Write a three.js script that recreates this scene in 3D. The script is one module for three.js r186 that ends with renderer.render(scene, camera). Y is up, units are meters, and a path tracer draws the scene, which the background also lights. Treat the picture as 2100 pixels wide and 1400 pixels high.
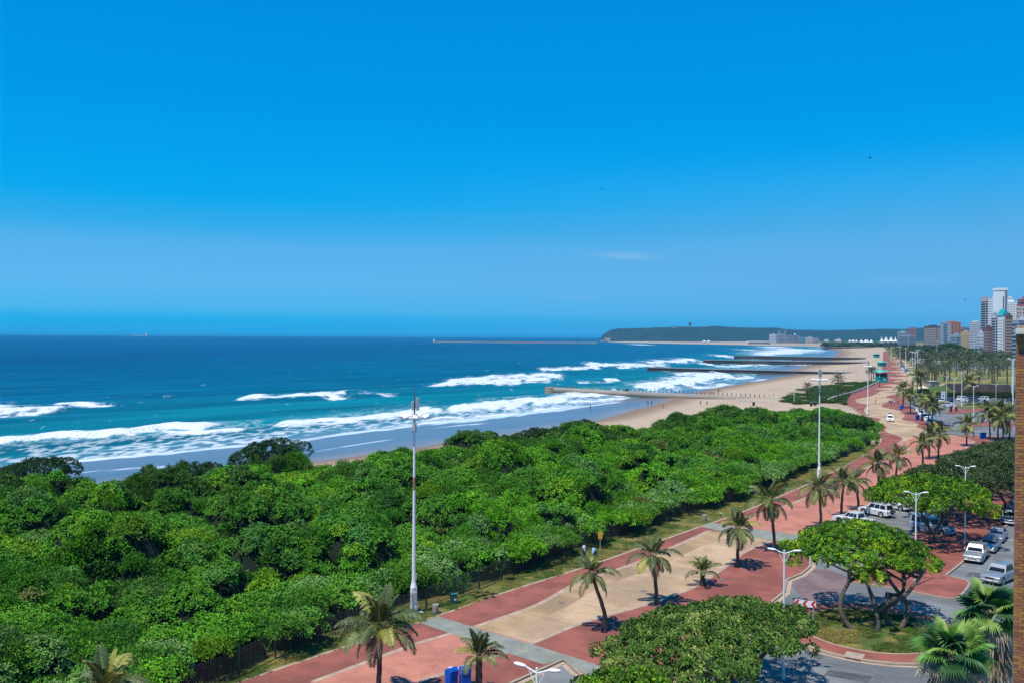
import * as THREE from 'three';
import { mergeGeometries, toCreasedNormals } from 'three/addons/utils/BufferGeometryUtils.js';
import { RoundedBoxGeometry } from 'three/addons/geometries/RoundedBoxGeometry.js';
import { FontLoader } from 'three/addons/loaders/FontLoader.js';
import { TextGeometry } from 'three/addons/geometries/TextGeometry.js';
import { MarchingCubes } from 'three/addons/objects/MarchingCubes.js';

// ---------------------------------------------------------------- camera, sky, sun, exposure
const EYE = 24, SEA = -5, F = 1840, PITCH = Math.atan(12.7 / F), ROLL = 0.30 * Math.PI / 180;
const scene = new THREE.Scene();
const camera = new THREE.PerspectiveCamera(41.65, 1024 / 682, 0.5, 30000);
camera.position.set(0, EYE, 0);
camera.rotation.set(-PITCH, 0, ROLL);
scene.add(camera);
const renderer = new THREE.WebGLRenderer({ antialias: true });
renderer.setSize(1024, 682);
renderer.toneMapping = THREE.LinearToneMapping;
renderer.toneMappingExposure = 1;
renderer.shadowMap.enabled = true;
renderer.shadowMap.type = THREE.PCFSoftShadowMap;

const s2l = (c) => { c /= 255; return c <= 0.04045 ? c / 12.92 : ((c + 0.055) / 1.055) ** 2.4; };
const mixn = (a, b, t) => a + (b - a) * t;
const clamp = (v, a = 0, b = 1) => Math.min(b, Math.max(a, v));
const sstep = (a, b, v) => { const t = clamp((v - a) / (b - a)); return t * t * (3 - 2 * t); };
function rng(seed) { let a = seed >>> 0; return () => { a = (a + 0x6D2B79F5) | 0; let t = Math.imul(a ^ (a >>> 15), 1 | a); t = (t + Math.imul(t ^ (t >>> 7), 61 | t)) ^ t; return ((t ^ (t >>> 14)) >>> 0) / 4294967296; }; }
function hash2(ix, iy, seed = 0) { let h = Math.imul(ix, 374761393) + Math.imul(iy, 668265263) + Math.imul(seed, 1442695041); h = Math.imul(h ^ (h >>> 13), 1274126177); h ^= h >>> 16; return (h >>> 0) / 4294967296; }
function vnoise(x, y, seed = 0, per = 0) {
  const x0 = Math.floor(x), y0 = Math.floor(y), fx = x - x0, fy = y - y0, u = fx * fx * (3 - 2 * fx), v = fy * fy * (3 - 2 * fy);
  const w = per ? (n) => ((n % per) + per) % per : (n) => n;
  const a = hash2(w(x0), w(y0), seed), b = hash2(w(x0 + 1), w(y0), seed), c = hash2(w(x0), w(y0 + 1), seed), d = hash2(w(x0 + 1), w(y0 + 1), seed);
  return a + (b - a) * u + (c - a) * v + (a - b - c + d) * u * v;
}
function fbm(x, y, oct = 4, seed = 0, per = 0) { let s = 0, a = 0.5, t = 0; for (let o = 0; o < oct; o++) { s += a * vnoise(x, y, seed + o, per); t += a; x *= 2; y *= 2; per *= 2; a *= 0.5; } return s / t; }

{ // a clear summer sky: deep azure overhead, a paler band of haze over the coast, one thin wisp of cloud
  const W = 2048, H = 1024, d = new Float32Array(W * H * 4);
  const stops = [[-90, 40, 140, 205], [-1, 30, 150, 214], [0, 10, 178, 240], [0.7, 18, 181, 242], [1.5, 80, 186, 243], [3, 96, 186, 242], [5.2, 88, 179, 238], [7, 44, 171, 236], [8.6, 4, 168, 240], [11, 0, 161, 238], [15, 0, 150, 231], [21, 0, 141, 224], [40, 0, 118, 204], [90, 0, 92, 176]];
  for (let j = 0; j < H; j++) {
    const el = ((j + 0.5) / H) * 180 - 90;
    let k = 0; while (k < stops.length - 2 && el > stops[k + 1][0]) k++;
    const [e0, ...c0] = stops[k], [e1, ...c1] = stops[k + 1], t = sstep(0, 1, clamp((el - e0) / (e1 - e0))) * 0.5 + clamp((el - e0) / (e1 - e0)) * 0.5;
    for (let i = 0; i < W; i++) {
      const a = ((i + 0.5) / W - 0.5) * 2 * Math.PI, az = Math.atan2(Math.cos(a), -Math.sin(a)) * 180 / Math.PI; // 0 = straight out to sea, right positive
      let c = [0, 1, 2].map((n) => s2l(mixn(c0[n], c1[n], t)));
      const land = sstep(-20, 35, az) * (1 - sstep(90, 150, Math.abs(az))), low = 1 - sstep(4, 12, el);
      const h = land * low * (el > -1 ? 1 : 0) * 0.75; // the air is hazier over the town than over the sea
      c = [mixn(c[0], s2l(100), h), mixn(c[1], s2l(174), h), mixn(c[2], s2l(229), h)];
      const wisp = Math.exp(-(((az - 7.2) / 1.7) ** 2) - (((el - 5.05 + (az - 7.2) * 0.05) / 0.16) ** 2)) * (0.35 + 0.9 * fbm(az * 3, el * 9, 3, 5)) * 0.28
        + Math.exp(-(((az - 24) / 3) ** 2) - (((el - 3.3) / 0.3) ** 2)) * fbm(az * 2, el * 6, 3, 9) * 0.1 + Math.exp(-(((az - 4) / 2) ** 2) - (((el - 2.4) / 0.18) ** 2)) * fbm(az * 2, el * 6, 3, 11) * 0.08;
      const o = (j * W + i) * 4;
      for (let n = 0; n < 3; n++) d[o + n] = mixn(c[n], [0.62, 0.78, 0.95][n], clamp(wisp));
      d[o + 3] = 1;
    }
  }
  const sky = new THREE.DataTexture(d, W, H, THREE.RGBAFormat, THREE.FloatType);
  sky.mapping = THREE.EquirectangularReflectionMapping; sky.magFilter = THREE.LinearFilter; sky.minFilter = THREE.LinearFilter; sky.needsUpdate = true;
  scene.background = sky; scene.environment = sky;
}
const SUN_DIR = new THREE.Vector3(-0.315, 0.905, 0.29).normalize();
const sun = new THREE.DirectionalLight(new THREE.Color(1, 0.95, 0.86), 4.9);
sun.position.copy(SUN_DIR).multiplyScalar(600).add(new THREE.Vector3(30, 0, -120));
sun.target.position.set(30, 0, -120); sun.castShadow = true;
sun.shadow.camera.left = -220; sun.shadow.camera.right = 220; sun.shadow.camera.top = 260; sun.shadow.camera.bottom = -260; sun.shadow.camera.far = 1200; sun.shadow.mapSize.set(4096, 4096); sun.shadow.bias = -0.0005;
scene.add(sun, sun.target);
scene.fog = new THREE.FogExp2(new THREE.Color(0.13, 0.62, 1.0), 0.00005);

// ---------------------------------------------------------------- helpers
const V3 = (x, y, z) => new THREE.Vector3(x, y, z);
const PI = Math.PI;
// where a spot seen in the photograph lies on the level y = h
function at(px, py, h = 0) {
  const x = (px - 1050) / F, y = -(py - 700) / F, cr = Math.cos(ROLL), sr = Math.sin(ROLL), cp = Math.cos(PITCH), sp = Math.sin(PITCH);
  const xr = x * cr - y * sr, yr = x * sr + y * cr, Y = yr * cp - sp, Z = -(cp + yr * sp), t = (h - EYE) / Y;
  return [xr * t, Z * t];
}
// where a spot lies that stands `dist` metres out
function out(px, py, dist) {
  const x = (px - 1050) / F, y = -(py - 700) / F, cr = Math.cos(ROLL), sr = Math.sin(ROLL), cp = Math.cos(PITCH), sp = Math.sin(PITCH);
  const xr = x * cr - y * sr, yr = x * sr + y * cr, Y = yr * cp - sp, Z = -(cp + yr * sp), t = -dist / Z;
  return [xr * t, EYE + Y * t, Z * t];
}
const used = new Map();
function numbered(name) { const n = used.get(name) || 0; used.set(name, n + 1); return n ? name + '_' + String(n).padStart(3, '0') : name; }
function tag(o, label, category, group, kind) { if (label) o.userData.label = label; if (category) o.userData.category = category; if (group) o.userData.group = group; if (kind) o.userData.kind = kind; return o; }
function sh(o) { o.castShadow = true; o.receiveShadow = true; return o; }
function mesh(name, geo, mat, parent = scene) {
  const g = Array.isArray(geo) ? (geo.length === 1 ? geo[0] : merge(geo)) : geo;
  const m = sh(new THREE.Mesh(g, mat)); m.name = parent === scene ? numbered(name) : name; parent.add(m); return m;
}
function merge(list) {
  const gs = list.map((g) => { let q = g.index ? g.toNonIndexed() : g; return q; });
  const keep = ['position', 'normal', 'uv', 'color'].filter((k) => gs.every((g) => g.attributes[k]));
  for (const g of gs) for (const k of Object.keys(g.attributes)) if (!keep.includes(k)) g.deleteAttribute(k);
  return mergeGeometries(gs);
}
function thing(name, label, category, [x, y, z] = [0, 0, 0], turn = 0, group) {
  const o = new THREE.Group(); o.name = numbered(name); scene.add(o); o.position.set(x, y, z); o.rotation.y = turn; tag(o, label, category, group); return o;
}
function dup(root, [x, y, z], turn = 0, label, group, scale = 1) {
  const r = root.clone(); r.name = numbered(root.name.replace(/_\d{3}$/, '')); r.userData = { ...root.userData }; scene.add(r); r.position.set(x, y, z); r.rotation.set(0, turn, 0); r.scale.setScalar(scale);
  if (label) r.userData.label = label; if (group) r.userData.group = group; return r;
}
const struct = (name, geo, mat, label, parent = scene) => tag(mesh(name, geo, mat, parent), label, null, null, parent === scene ? 'structure' : null);
function put(g, x = 0, y = 0, z = 0, rx = 0, ry = 0, rz = 0) { g.rotateX(rx); g.rotateY(ry); g.rotateZ(rz); g.translate(x, y, z); return g; }
const box = (w, h, d, x = 0, y = 0, z = 0, ry = 0) => put(new THREE.BoxGeometry(w, h, d), x, y, z, 0, ry);
const rbox = (w, h, d, r, x = 0, y = 0, z = 0, ry = 0) => put(new RoundedBoxGeometry(w, h, d, 2, r), x, y, z, 0, ry);
const cyl = (r0, r1, h, x = 0, y = 0, z = 0, n = 12) => put(new THREE.CylinderGeometry(r1, r0, h, n), x, y + h / 2, z);
function rod(a, b, r0, r1 = r0, n = 8) { const d = b.clone().sub(a), g = new THREE.CylinderGeometry(r1, r0, d.length(), n); g.applyQuaternion(new THREE.Quaternion().setFromUnitVectors(V3(0, 1, 0), d.clone().normalize())); g.translate(...a.clone().add(b).multiplyScalar(0.5).toArray()); return g; }
function shapeOf(pts, holes = []) { const s = new THREE.Shape(pts.map(([x, z]) => new THREE.Vector2(x, -z))); for (const h of holes) s.holes.push(new THREE.Path(h.map(([x, z]) => new THREE.Vector2(x, -z)))); return s; }
function sheet(pts, y, holes) { const g = new THREE.ShapeGeometry(shapeOf(pts, holes)); g.rotateX(-PI / 2); g.translate(0, y, 0); return g; }
function slab(pts, y0, y1, bevel = 0, holes) { const g = new THREE.ExtrudeGeometry(shapeOf(pts, holes), { depth: y1 - y0 - bevel, bevelEnabled: bevel > 0, bevelThickness: bevel, bevelSize: bevel, bevelOffset: -bevel, bevelSegments: 2 }); g.rotateX(-PI / 2); g.translate(0, y0, 0); return g; }
function smooth(pts, n = 6, closed = false) { const c = new THREE.CatmullRomCurve3(pts.map(([x, z]) => V3(x, 0, z)), closed, 'centripetal'); return c.getPoints(pts.length * n).map((p) => [p.x, p.z]); }
function offset(pts, d) { return pts.map((p, i) => { const a = pts[Math.max(0, i - 1)], b = pts[Math.min(pts.length - 1, i + 1)], l = Math.hypot(b[0] - a[0], b[1] - a[1]) || 1; return [p[0] - (b[1] - a[1]) / l * -d, p[1] + (b[0] - a[0]) / l * -d]; }); }
// a flat ribbon along a line, between two sideways offsets
function ribbon(pts, d0, d1, y) {
  const A = offset(pts, d0), B = offset(pts, d1), pos = [], uv = [], idx = []; let s = 0;
  pts.forEach((p, i) => { if (i) s += Math.hypot(p[0] - pts[i - 1][0], p[1] - pts[i - 1][1]); pos.push(A[i][0], y, A[i][1], B[i][0], y, B[i][1]); uv.push(s, d0, s, d1); if (i) { const k = i * 2; idx.push(k - 2, k, k - 1, k, k + 1, k - 1); } });
  const g = new THREE.BufferGeometry(); g.setAttribute('position', new THREE.Float32BufferAttribute(pos, 3)); g.setAttribute('uv', new THREE.Float32BufferAttribute(uv, 2)); g.setIndex(idx); g.computeVertexNormals();
  if (g.attributes.normal.getY(0) < 0) { g.setIndex(idx.reverse()); g.computeVertexNormals(); } return g;
}
// a solid bar of rectangular section along a line (kerbs, walls)
function barAlong(pts, d0, d1, y0, y1) {
  const A = offset(pts, d0), B = offset(pts, d1), pos = [], uv = [], n = pts.length; let s = 0;
  const q = (a, b, c, d, u0, u1, v0, v1) => { for (const [p, u, v] of [[a, u0, v0], [b, u1, v0], [c, u1, v1], [a, u0, v0], [c, u1, v1], [d, u0, v1]]) { pos.push(...p); uv.push(u, v); } };
  for (let i = 1; i < n; i++) {
    const l = Math.hypot(pts[i][0] - pts[i - 1][0], pts[i][1] - pts[i - 1][1]), [a0, a1, b0, b1] = [A[i - 1], A[i], B[i - 1], B[i]], P = (p, y) => [p[0], y, p[1]];
    q(P(a0, y1), P(a1, y1), P(b1, y1), P(b0, y1), s, s + l, 0, 0.3); q(P(a0, y0), P(a1, y0), P(a1, y1), P(a0, y1), s, s + l, 0.3, 0.5); q(P(b0, y0), P(b0, y1), P(b1, y1), P(b1, y0), s, s, 0.3, 0.5); s += l;
  }
  for (const i of [0, n - 1]) q([A[i][0], y0, A[i][1]], [B[i][0], y0, B[i][1]], [B[i][0], y1, B[i][1]], [A[i][0], y1, A[i][1]], 0, 0.2, 0, 0.2);
  const g = new THREE.BufferGeometry(); g.setAttribute('position', new THREE.Float32BufferAttribute(pos, 3)); g.setAttribute('uv', new THREE.Float32BufferAttribute(uv, 2)); g.computeVertexNormals(); return g;
}
function lerpLine(pts) { // piecewise linear function from [[t, v], ...]
  return (t) => { let i = 0; while (i < pts.length - 2 && t > pts[i + 1][0]) i++; const [a, va] = pts[i], [b, vb] = pts[i + 1]; return mixn(va, vb, (t - a) / (b - a)); };
}
// ---------------------------------------------------------------- materials
function tex(n, fn, srgb = true) { const d = new Uint8Array(n * n * 4); for (let j = 0; j < n; j++) for (let i = 0; i < n; i++) { const c = fn(i / n, j / n), o = (j * n + i) * 4; d[o] = clamp(c[0]) * 255; d[o + 1] = clamp(c[1]) * 255; d[o + 2] = clamp(c[2]) * 255; d[o + 3] = 255; } const t = new THREE.DataTexture(d, n, n); t.wrapS = t.wrapT = THREE.RepeatWrapping; t.magFilter = THREE.LinearFilter; t.minFilter = THREE.LinearMipmapLinearFilter; t.generateMipmaps = true; if (srgb) t.colorSpace = THREE.SRGBColorSpace; t.needsUpdate = true; return t; }
const rep = (t, m, mz = m) => { const c = t.clone(); c.repeat.set(1 / m, 1 / mz); c.needsUpdate = true; return c; };
const grain = tex(512, (u, v) => { const a = fbm(u * 6, v * 6, 4, 3, 6), b = fbm(u * 80, v * 80, 2, 8, 80), s = fbm(u * 14, v * 14, 3, 21, 14); const g = 0.78 + 0.22 * a + 0.1 * (b - 0.5) - 0.07 * sstep(0.62, 0.8, s); return [g, g * (0.99 + 0.02 * a), g]; });
const coarse = tex(512, (u, v) => { const a = fbm(u * 5, v * 5, 5, 31, 5), b = fbm(u * 120, v * 120, 2, 41, 120); const g = 0.82 + 0.18 * sstep(0.25, 0.7, a) + 0.12 * (b - 0.5); return [g, g, g]; });
const bumpy = tex(512, (u, v) => { const g = fbm(u * 40, v * 40, 4, 51, 40); return [g, g, g]; }, false);
const grassTex = tex(512, (u, v) => {
  const a = fbm(u * 4, v * 4, 4, 61, 4), b = fbm(u * 60, v * 60, 3, 71, 60), t = sstep(0.42, 0.62, a * 0.75 + b * 0.25), e = sstep(0.62, 0.78, fbm(u * 9, v * 9, 3, 81, 9));
  const k = 0.8 + 0.45 * (b - 0.5); return [mixn(mixn(0.72, 0.42, t), 0.70, e) * k, mixn(mixn(0.66, 0.52, t), 0.58, e) * k, mixn(mixn(0.40, 0.20, t), 0.42, e) * k];
});
const lin = (r, g, b) => new THREE.Color().setRGB(r, g, b);
const std = (c, o = {}) => new THREE.MeshStandardMaterial({ color: c, roughness: 0.85, ...o });
const M = {
  red: std(lin(0.335, 0.103, 0.070), { map: rep(coarse, 12), bumpMap: rep(bumpy, 2.2), bumpScale: 0.004 }),
  pink: std(lin(0.60, 0.235, 0.155), { map: rep(grain, 11), bumpMap: rep(bumpy, 2.2), bumpScale: 0.004 }),
  tan: std(lin(0.56, 0.385, 0.225), { map: rep(coarse, 17), bumpMap: rep(bumpy, 2.2), bumpScale: 0.004 }),
  grey: std(lin(0.31, 0.325, 0.265), { map: rep(grain, 6), bumpMap: rep(bumpy, 2.2), bumpScale: 0.003 }),
  cream: std(lin(0.55, 0.40, 0.29), { map: rep(grain, 4) }),
  kerb: std(lin(0.46, 0.36, 0.26), { map: rep(grain, 3) }),
  road: std(lin(0.205, 0.215, 0.212), { map: rep(coarse, 16), bumpMap: rep(bumpy, 1.5), bumpScale: 0.006 }),
  roadRed: std(lin(0.24, 0.16, 0.15), { map: rep(coarse, 7), bumpMap: rep(bumpy, 1.5), bumpScale: 0.006 }),
  mark: std(lin(0.72, 0.72, 0.68), { map: rep(grain, 1.4) }),
  grass: std(lin(0.74, 0.72, 0.5), { map: rep(grassTex, 8), roughness: 1, bumpMap: rep(bumpy, 1.2), bumpScale: 0.03 }),
  park: std(lin(1.0, 0.92, 0.75), { map: rep(grassTex, 60), roughness: 1 }),
  conc: std(lin(0.42, 0.38, 0.31), { map: rep(coarse, 3) }),
  concDark: std(lin(0.2, 0.19, 0.17), { map: rep(coarse, 3) }),
  white: std(lin(0.80, 0.80, 0.79), { roughness: 0.5 }),
  galv: std(lin(0.62, 0.63, 0.63), { roughness: 0.45, metalness: 0.15, map: rep(grain, 2) }),
  steel: std(lin(0.35, 0.36, 0.37), { roughness: 0.4, metalness: 0.7 }),
  black: std(lin(0.02, 0.02, 0.022), { roughness: 0.5 }),
  rubber: std(lin(0.02, 0.02, 0.02), { roughness: 0.9 }),
  glass: new THREE.MeshPhysicalMaterial({ color: lin(0.012, 0.016, 0.02), roughness: 0.06, ior: 1.5 }),
  binBlue: std(lin(0.0, 0.10, 0.55), { roughness: 0.4 }),
  rust: std(lin(0.42, 0.22, 0.10), { map: rep(grain, 1) }),
  bark: std(lin(0.15, 0.115, 0.085), { map: rep(coarse, 0.8), bumpMap: rep(bumpy, 0.6), bumpScale: 0.03 }),
  palmBark: std(lin(0.13, 0.095, 0.075), { map: rep(coarse, 0.8), bumpMap: rep(bumpy, 0.5), bumpScale: 0.02 }),
};
// ---------------------------------------------------------------- the coast: lines given as [distance out (-z), x]
const xF = lerpLine([[20, -52], [35, -40], [48, -30], [61.7, -19.6], [70.5, -14.1], [76.5, -8.6], [85.9, -2.2], [93.3, 2.7], [100.9, 8.4], [109.9, 15.1], [124, 26.4], [129.6, 31.9], [148, 43.5], [170, 59.3], [206, 83], [240, 97], [278, 109], [329, 123], [385, 146], [435, 173], [481, 197], [600, 249], [840, 352], [1237, 512], [1700, 710], [2500, 1030], [3200, 1180], [4700, 1250]]);
const beltW = lerpLine([[20, 70], [60, 70], [76, 62], [95, 55], [125, 50], [170, 43], [206, 37], [240, 30], [300, 27], [400, 25], [481, 24], [600, 12], [4700, 12]]);
// wet sand begins, and the last wash of the waves
const xW = lerpLine([[20, -260], [100, -152], [160, -80], [175, -66], [190, -52], [207, -36], [229, -20], [252, -3], [305, 31.7], [371, 61], [474, 103], [560, 150], [640, 196], [668, 214], [760, 236], [900, 305], [1083, 386], [1710, 625], [2757, 962], [3172, 980], [3653, 905], [4700, 800]]);
const xS = lerpLine([[20, -330], [100, -200], [189.6, -108], [221, -81.6], [264.6, -50.2], [315.6, -9.8], [378.6, 33], [450, 78], [542, 132], [620, 168], [737, 205], [942, 292], [1176, 368], [1720, 602], [2757, 945], [3172, 950], [3653, 870], [4700, 700]]);
const xV = (z) => { const w = beltW(z) * 1.28; return xF(z) - w; }; // foot of the dune, straight across
function landY(x, z) { // z here is the distance out
  const f = xF(z), v = Math.max(xV(z), xW(z) + 4), w = xW(z), s = xS(z);
  if (x >= f) return -0.15;
  if (x >= v) return mixn(-1.2, -0.1, clamp((x - v) / (f - v)));
  if (x >= w) return mixn(-4.25, -1.2, Math.pow(clamp((x - w) / (v - w)), z > 290 ? 2.4 : 1.6));
  if (x >= s) return mixn(-4.96, -4.25, (x - w) / (s - w) * -1 + 1 > 1 ? 1 : clamp((x - s) / (w - s)));
  return -4.96 - (s - x) * 0.03;
}
const foamBands = [ // [half depth in photo rows, strength, points]
  [9, 1, [[-160, 838], [0, 846], [60, 845], [110, 846], [165, 841]]], [3, 0.8, [[95, 832], [150, 829], [235, 833]]], [5, 1, [[470, 818], [560, 815], [650, 810], [725, 804]]], [3.5, 0.9, [[640, 810], [690, 816], [716, 821]]], [2, 0.5, [[730, 805], [760, 807], [815, 811]]],
  [7.5, 1.1, [[-160, 918], [0, 907], [120, 898], [250, 888], [330, 882], [420, 876], [480, 871]]], [7, 1.1, [[525, 877], [600, 871], [700, 864], [787, 856], [868, 845], [930, 843]]], [4, 0.8, [[330, 893], [420, 889], [505, 886]]],
  [8, 1.05, [[890, 845], [960, 838], [1010, 834], [1060, 829], [1130, 822], [1180, 817]]], [4, 0.9, [[1085, 843], [1140, 838], [1200, 833]]], [3, 0.8, [[960, 855], [1030, 850], [1110, 846]]], [3, 0.7, [[880, 858], [920, 856], [955, 858]]],
  [4.5, 1, [[-160, 978], [0, 962], [100, 952], [200, 942], [370, 927], [500, 914], [620, 905], [700, 890], [800, 879], [868, 868], [992, 858], [1060, 851], [1105, 845], [1210, 830]]],
  [1.8, 0.75, [[140, 976], [170, 972], [200, 968]]], [2, 0.8, [[225, 966], [300, 963], [390, 959]]], [1.2, 0.7, [[630, 932], [700, 920], [805, 904]]], [1.1, 0.7, [[890, 879], [950, 873], [1010, 869]]],
  [3.5, 0.9, [[1130, 803], [1170, 806], [1220, 808]]], [6, 1, [[1135, 818], [1180, 816], [1240, 811], [1300, 809]]], [3, 0.8, [[1160, 825], [1230, 820], [1290, 816]]], [2, 0.8, [[1170, 838], [1240, 828], [1282, 824]]],
  [4, 1, [[855, 793], [910, 789], [975, 784], [1040, 781], [1110, 777], [1170, 772]]], [4.5, 1, [[900, 781], [960, 779], [1060, 772], [1165, 768]]], [2, 0.8, [[1000, 789], [1060, 786], [1140, 782]]], [3, 1, [[1098, 759], [1150, 757], [1236, 754]]], [5, 1.1, [[1205, 751], [1222, 748], [1236, 747]]], [3, 0.9, [[1240, 750], [1290, 748], [1330, 747]]],
  [3, 1, [[1242, 781], [1260, 780], [1278, 781]]], [2, 0.8, [[1180, 783], [1220, 785], [1265, 783]]], [3.5, 0.9, [[1290, 792], [1340, 787], [1380, 785]]], [7, 1.1, [[1290, 801], [1340, 795], [1390, 788], [1430, 780], [1470, 772], [1510, 767]]], [3.5, 1, [[1385, 769], [1420, 767], [1445, 766]]], [2.5, 1, [[1362, 778], [1385, 776], [1410, 774]]], [3, 0.9, [[1420, 797], [1460, 794], [1504, 787]]], [2.5, 0.8, [[1500, 776], [1520, 774], [1545, 771]]], [2, 0.8, [[1545, 785], [1556, 781], [1568, 777]]],
  [3, 1, [[1205, 746], [1225, 747], [1260, 748]]], [3, 1, [[1320, 746], [1345, 744], [1380, 741], [1440, 737]]], [2.4, 0.9, [[1255, 754], [1300, 751], [1380, 749]]], [3, 1, [[1440, 747], [1455, 745], [1470, 748]]], [2, 0.9, [[1470, 753], [1520, 750], [1575, 746]]], [2, 0.8, [[1630, 750], [1645, 748], [1660, 748]]], [2, 1, [[1475, 731], [1500, 729], [1515, 730]]], [2, 0.9, [[1540, 728], [1600, 724], [1650, 722]]], [2.5, 1, [[1560, 726], [1620, 720], [1660, 717], [1690, 717]]], [1.6, 0.9, [[1590, 718], [1640, 715], [1690, 717]]], [1.5, 0.8, [[1530, 718], [1545, 717], [1560, 718]]], [1.2, 0.7, [[1300, 707], [1320, 706.6], [1340, 706.8]]], [1.2, 0.8, [[1570, 713], [1610, 711], [1640, 712]]], [2, 0.9, [[1500, 735], [1580, 733], [1640, 735]]],
].map(([h, k, p]) => { const w = p.map(([x, y]) => { const [X, Z] = at(x, y, SEA), [, Z2] = at(x, y + h, SEA); return [X, -Z, Math.abs(Z - Z2)]; }); return { k, w, x0: w[0][0], x1: w[w.length - 1][0], z0: Math.min(...w.map((q) => q[1] - q[2] * 2.5)), z1: Math.max(...w.map((q) => q[1] + q[2] * 2.5)), px: h }; });
function foamAt(x, z) { // amount of foam, and the lift of the breaking crest
  let f = 0, up = 0;
  for (const b of foamBands) {
    if (x < b.x0 || x > b.x1 || z < b.z0 || z > b.z1) continue;
    const w = b.w; let i = 0; while (i < w.length - 2 && x > w[i + 1][0]) i++;
    const t = clamp((x - w[i][0]) / (w[i + 1][0] - w[i][0])), zc = mixn(w[i][1], w[i + 1][1], t) + (fbm(x / 7, b.x0, 3, 5) - 0.5) * 1.6 * mixn(w[i][2], w[i + 1][2], t), hw = mixn(w[i][2], w[i + 1][2], t);
    const ends = sstep(0, 0.12, (x - b.x0) / (b.x1 - b.x0)) * sstep(0, 0.12, (b.x1 - x) / (b.x1 - b.x0));
    const d = (z - zc) / hw, n = fbm(x / 3.4, z / (2.0 + hw * 0.12), 5, 13), prof = 1 - Math.abs(d) * (d > 0 ? 0.9 : 1.0);
    const rg = 1 - Math.abs(2 * fbm(x / 2.6, z / (2.4 + hw * 0.1), 3, 19) - 1), trail = d > 0 ? sstep(2.6, 0.6, d) * sstep(0.80, 0.93, rg) * 0.7 : 0; f = Math.max(f, clamp(sstep(0.08, 0.62, (prof + (n - 0.5) * 1.7) * b.k * ends + (ends - 1) * 0.5)), trail * ends);
    if (b.px > 2.6) up = Math.max(up, Math.exp(-((d - 0.3) ** 2) * 1.6) * ends * Math.min(1, b.px / 7));
  }
  return [f, up];
}
{ // sand: one sheet from the promenade down into the sea
  const rows = [], R = 1.013; for (let z = 24; z < 4650; z = Math.max(z * R, z + 0.9)) rows.push(z);
  const cols = 110, pos = [], uv = [], col = [], idx = [];
  for (const z of rows) {
    const f = xF(z) - 0.4, s = xS(z) - 25;
    for (let c = 0; c <= cols; c++) {
      const x = mixn(s, f, c / cols), y = landY(x, z), n = fbm(x / 9, z / 14, 4, 7), v = xV(z);
      const bumpS = x > xW(z) + 3 ? (fbm(x / 3, z / 3, 3, 17) - 0.5) * 0.35 * clamp((x - xW(z) - 3) / 8) : 0;
      pos.push(x, y + bumpS * (x < f - 2 ? 1 : 0), -z); uv.push(x, z);
      const wet = 1 - sstep(0, 9 + z * 0.02 + 5 * (n - 0.5), x - xW(z) + 6 * (n - 0.5)), k = 0.9 + 0.2 * n;
      const streak = z > 300 ? sstep(0.55, 0.8, fbm(x / 6, z / 40, 3, 27)) * 0.35 * clamp((x - xW(z) - 12) / 20) : 0;
      const dry = [0.60, 0.455, 0.31].map((q, i) => q * k * (1 - streak * [0.75, 0.62, 0.4][i])), dk = [0.30, 0.20, 0.13];
      col.push(...[0, 1, 2].map((i) => mixn(dry[i], dk[i], wet)));
    }
  }
  for (let r = 0; r < rows.length - 1; r++) for (let c = 0; c < cols; c++) { const a = r * (cols + 1) + c, b = a + cols + 1; idx.push(a, a + 1, b, a + 1, b + 1, b); }
  const g = new THREE.BufferGeometry(); g.setAttribute('position', new THREE.Float32BufferAttribute(pos, 3)); g.setAttribute('uv', new THREE.Float32BufferAttribute(uv, 2)); g.setAttribute('color', new THREE.Float32BufferAttribute(col, 3)); g.setIndex(idx); g.computeVertexNormals();
  struct('beach_sand', g, std(0xffffff, { vertexColors: true, roughness: 1, map: rep(grain, 7), bumpMap: rep(bumpy, 9), bumpScale: 0.12 }), 'pale dry sand of the long beach beside the promenade');
  // the mirror-wet strip that the waves have just left
  const wp = [], wc = [], wu = [], wi = [], wcols = 120, wr = rows.filter((z) => z > 120 && z < 2700);
  wr.forEach((z) => { for (let c = 0; c <= wcols; c++) { const n = fbm(z / 14, 3.3, 4, 91) - 0.5, w = xW(z) + n * (5 + z * 0.012), s = xS(z) - 6, x = mixn(s, w, c / wcols), t = c / wcols; wp.push(x, landY(Math.min(x, xW(z) - 0.05), z) + 0.02 + 0.004 * t, -z); wu.push(x, z); const k = sstep(0.72, 1, t), m = 0.9 + 0.2 * fbm(x / 12, z / 20, 3, 93); const fo = clamp(foamAt(x, z)[0]) * (t < 0.9 ? 1 : 0), st = 0.75 + 0.5 * fbm((x * 0.72 + z * 0.69) / 60, (z * 0.72 - x * 0.69) / 5, 3, 97); wc.push(mixn(mixn(0.125, 0.27, k) * m * st, 0.8, fo), mixn(mixn(0.13, 0.185, k) * m * st, 0.82, fo), mixn(mixn(0.155, 0.125, k) * m * st, 0.84, fo)); } });
  for (let r = 0; r < wr.length - 1; r++) for (let c = 0; c < wcols; c++) { const a = r * (wcols + 1) + c, b = a + wcols + 1; wi.push(a, a + 1, b, a + 1, b + 1, b); }
  const wg = new THREE.BufferGeometry(); wg.setAttribute('position', new THREE.Float32BufferAttribute(wp, 3)); wg.setAttribute('uv', new THREE.Float32BufferAttribute(wu, 2)); wg.setAttribute('color', new THREE.Float32BufferAttribute(wc, 3)); wg.setIndex(wi); wg.computeVertexNormals();
  struct('wet_sand', wg, new THREE.MeshPhysicalMaterial({ vertexColors: true, color: 0xffffff, roughness: 0.2, ior: 1.33 }), 'smooth wet sand at the edge of the water');
}
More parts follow.
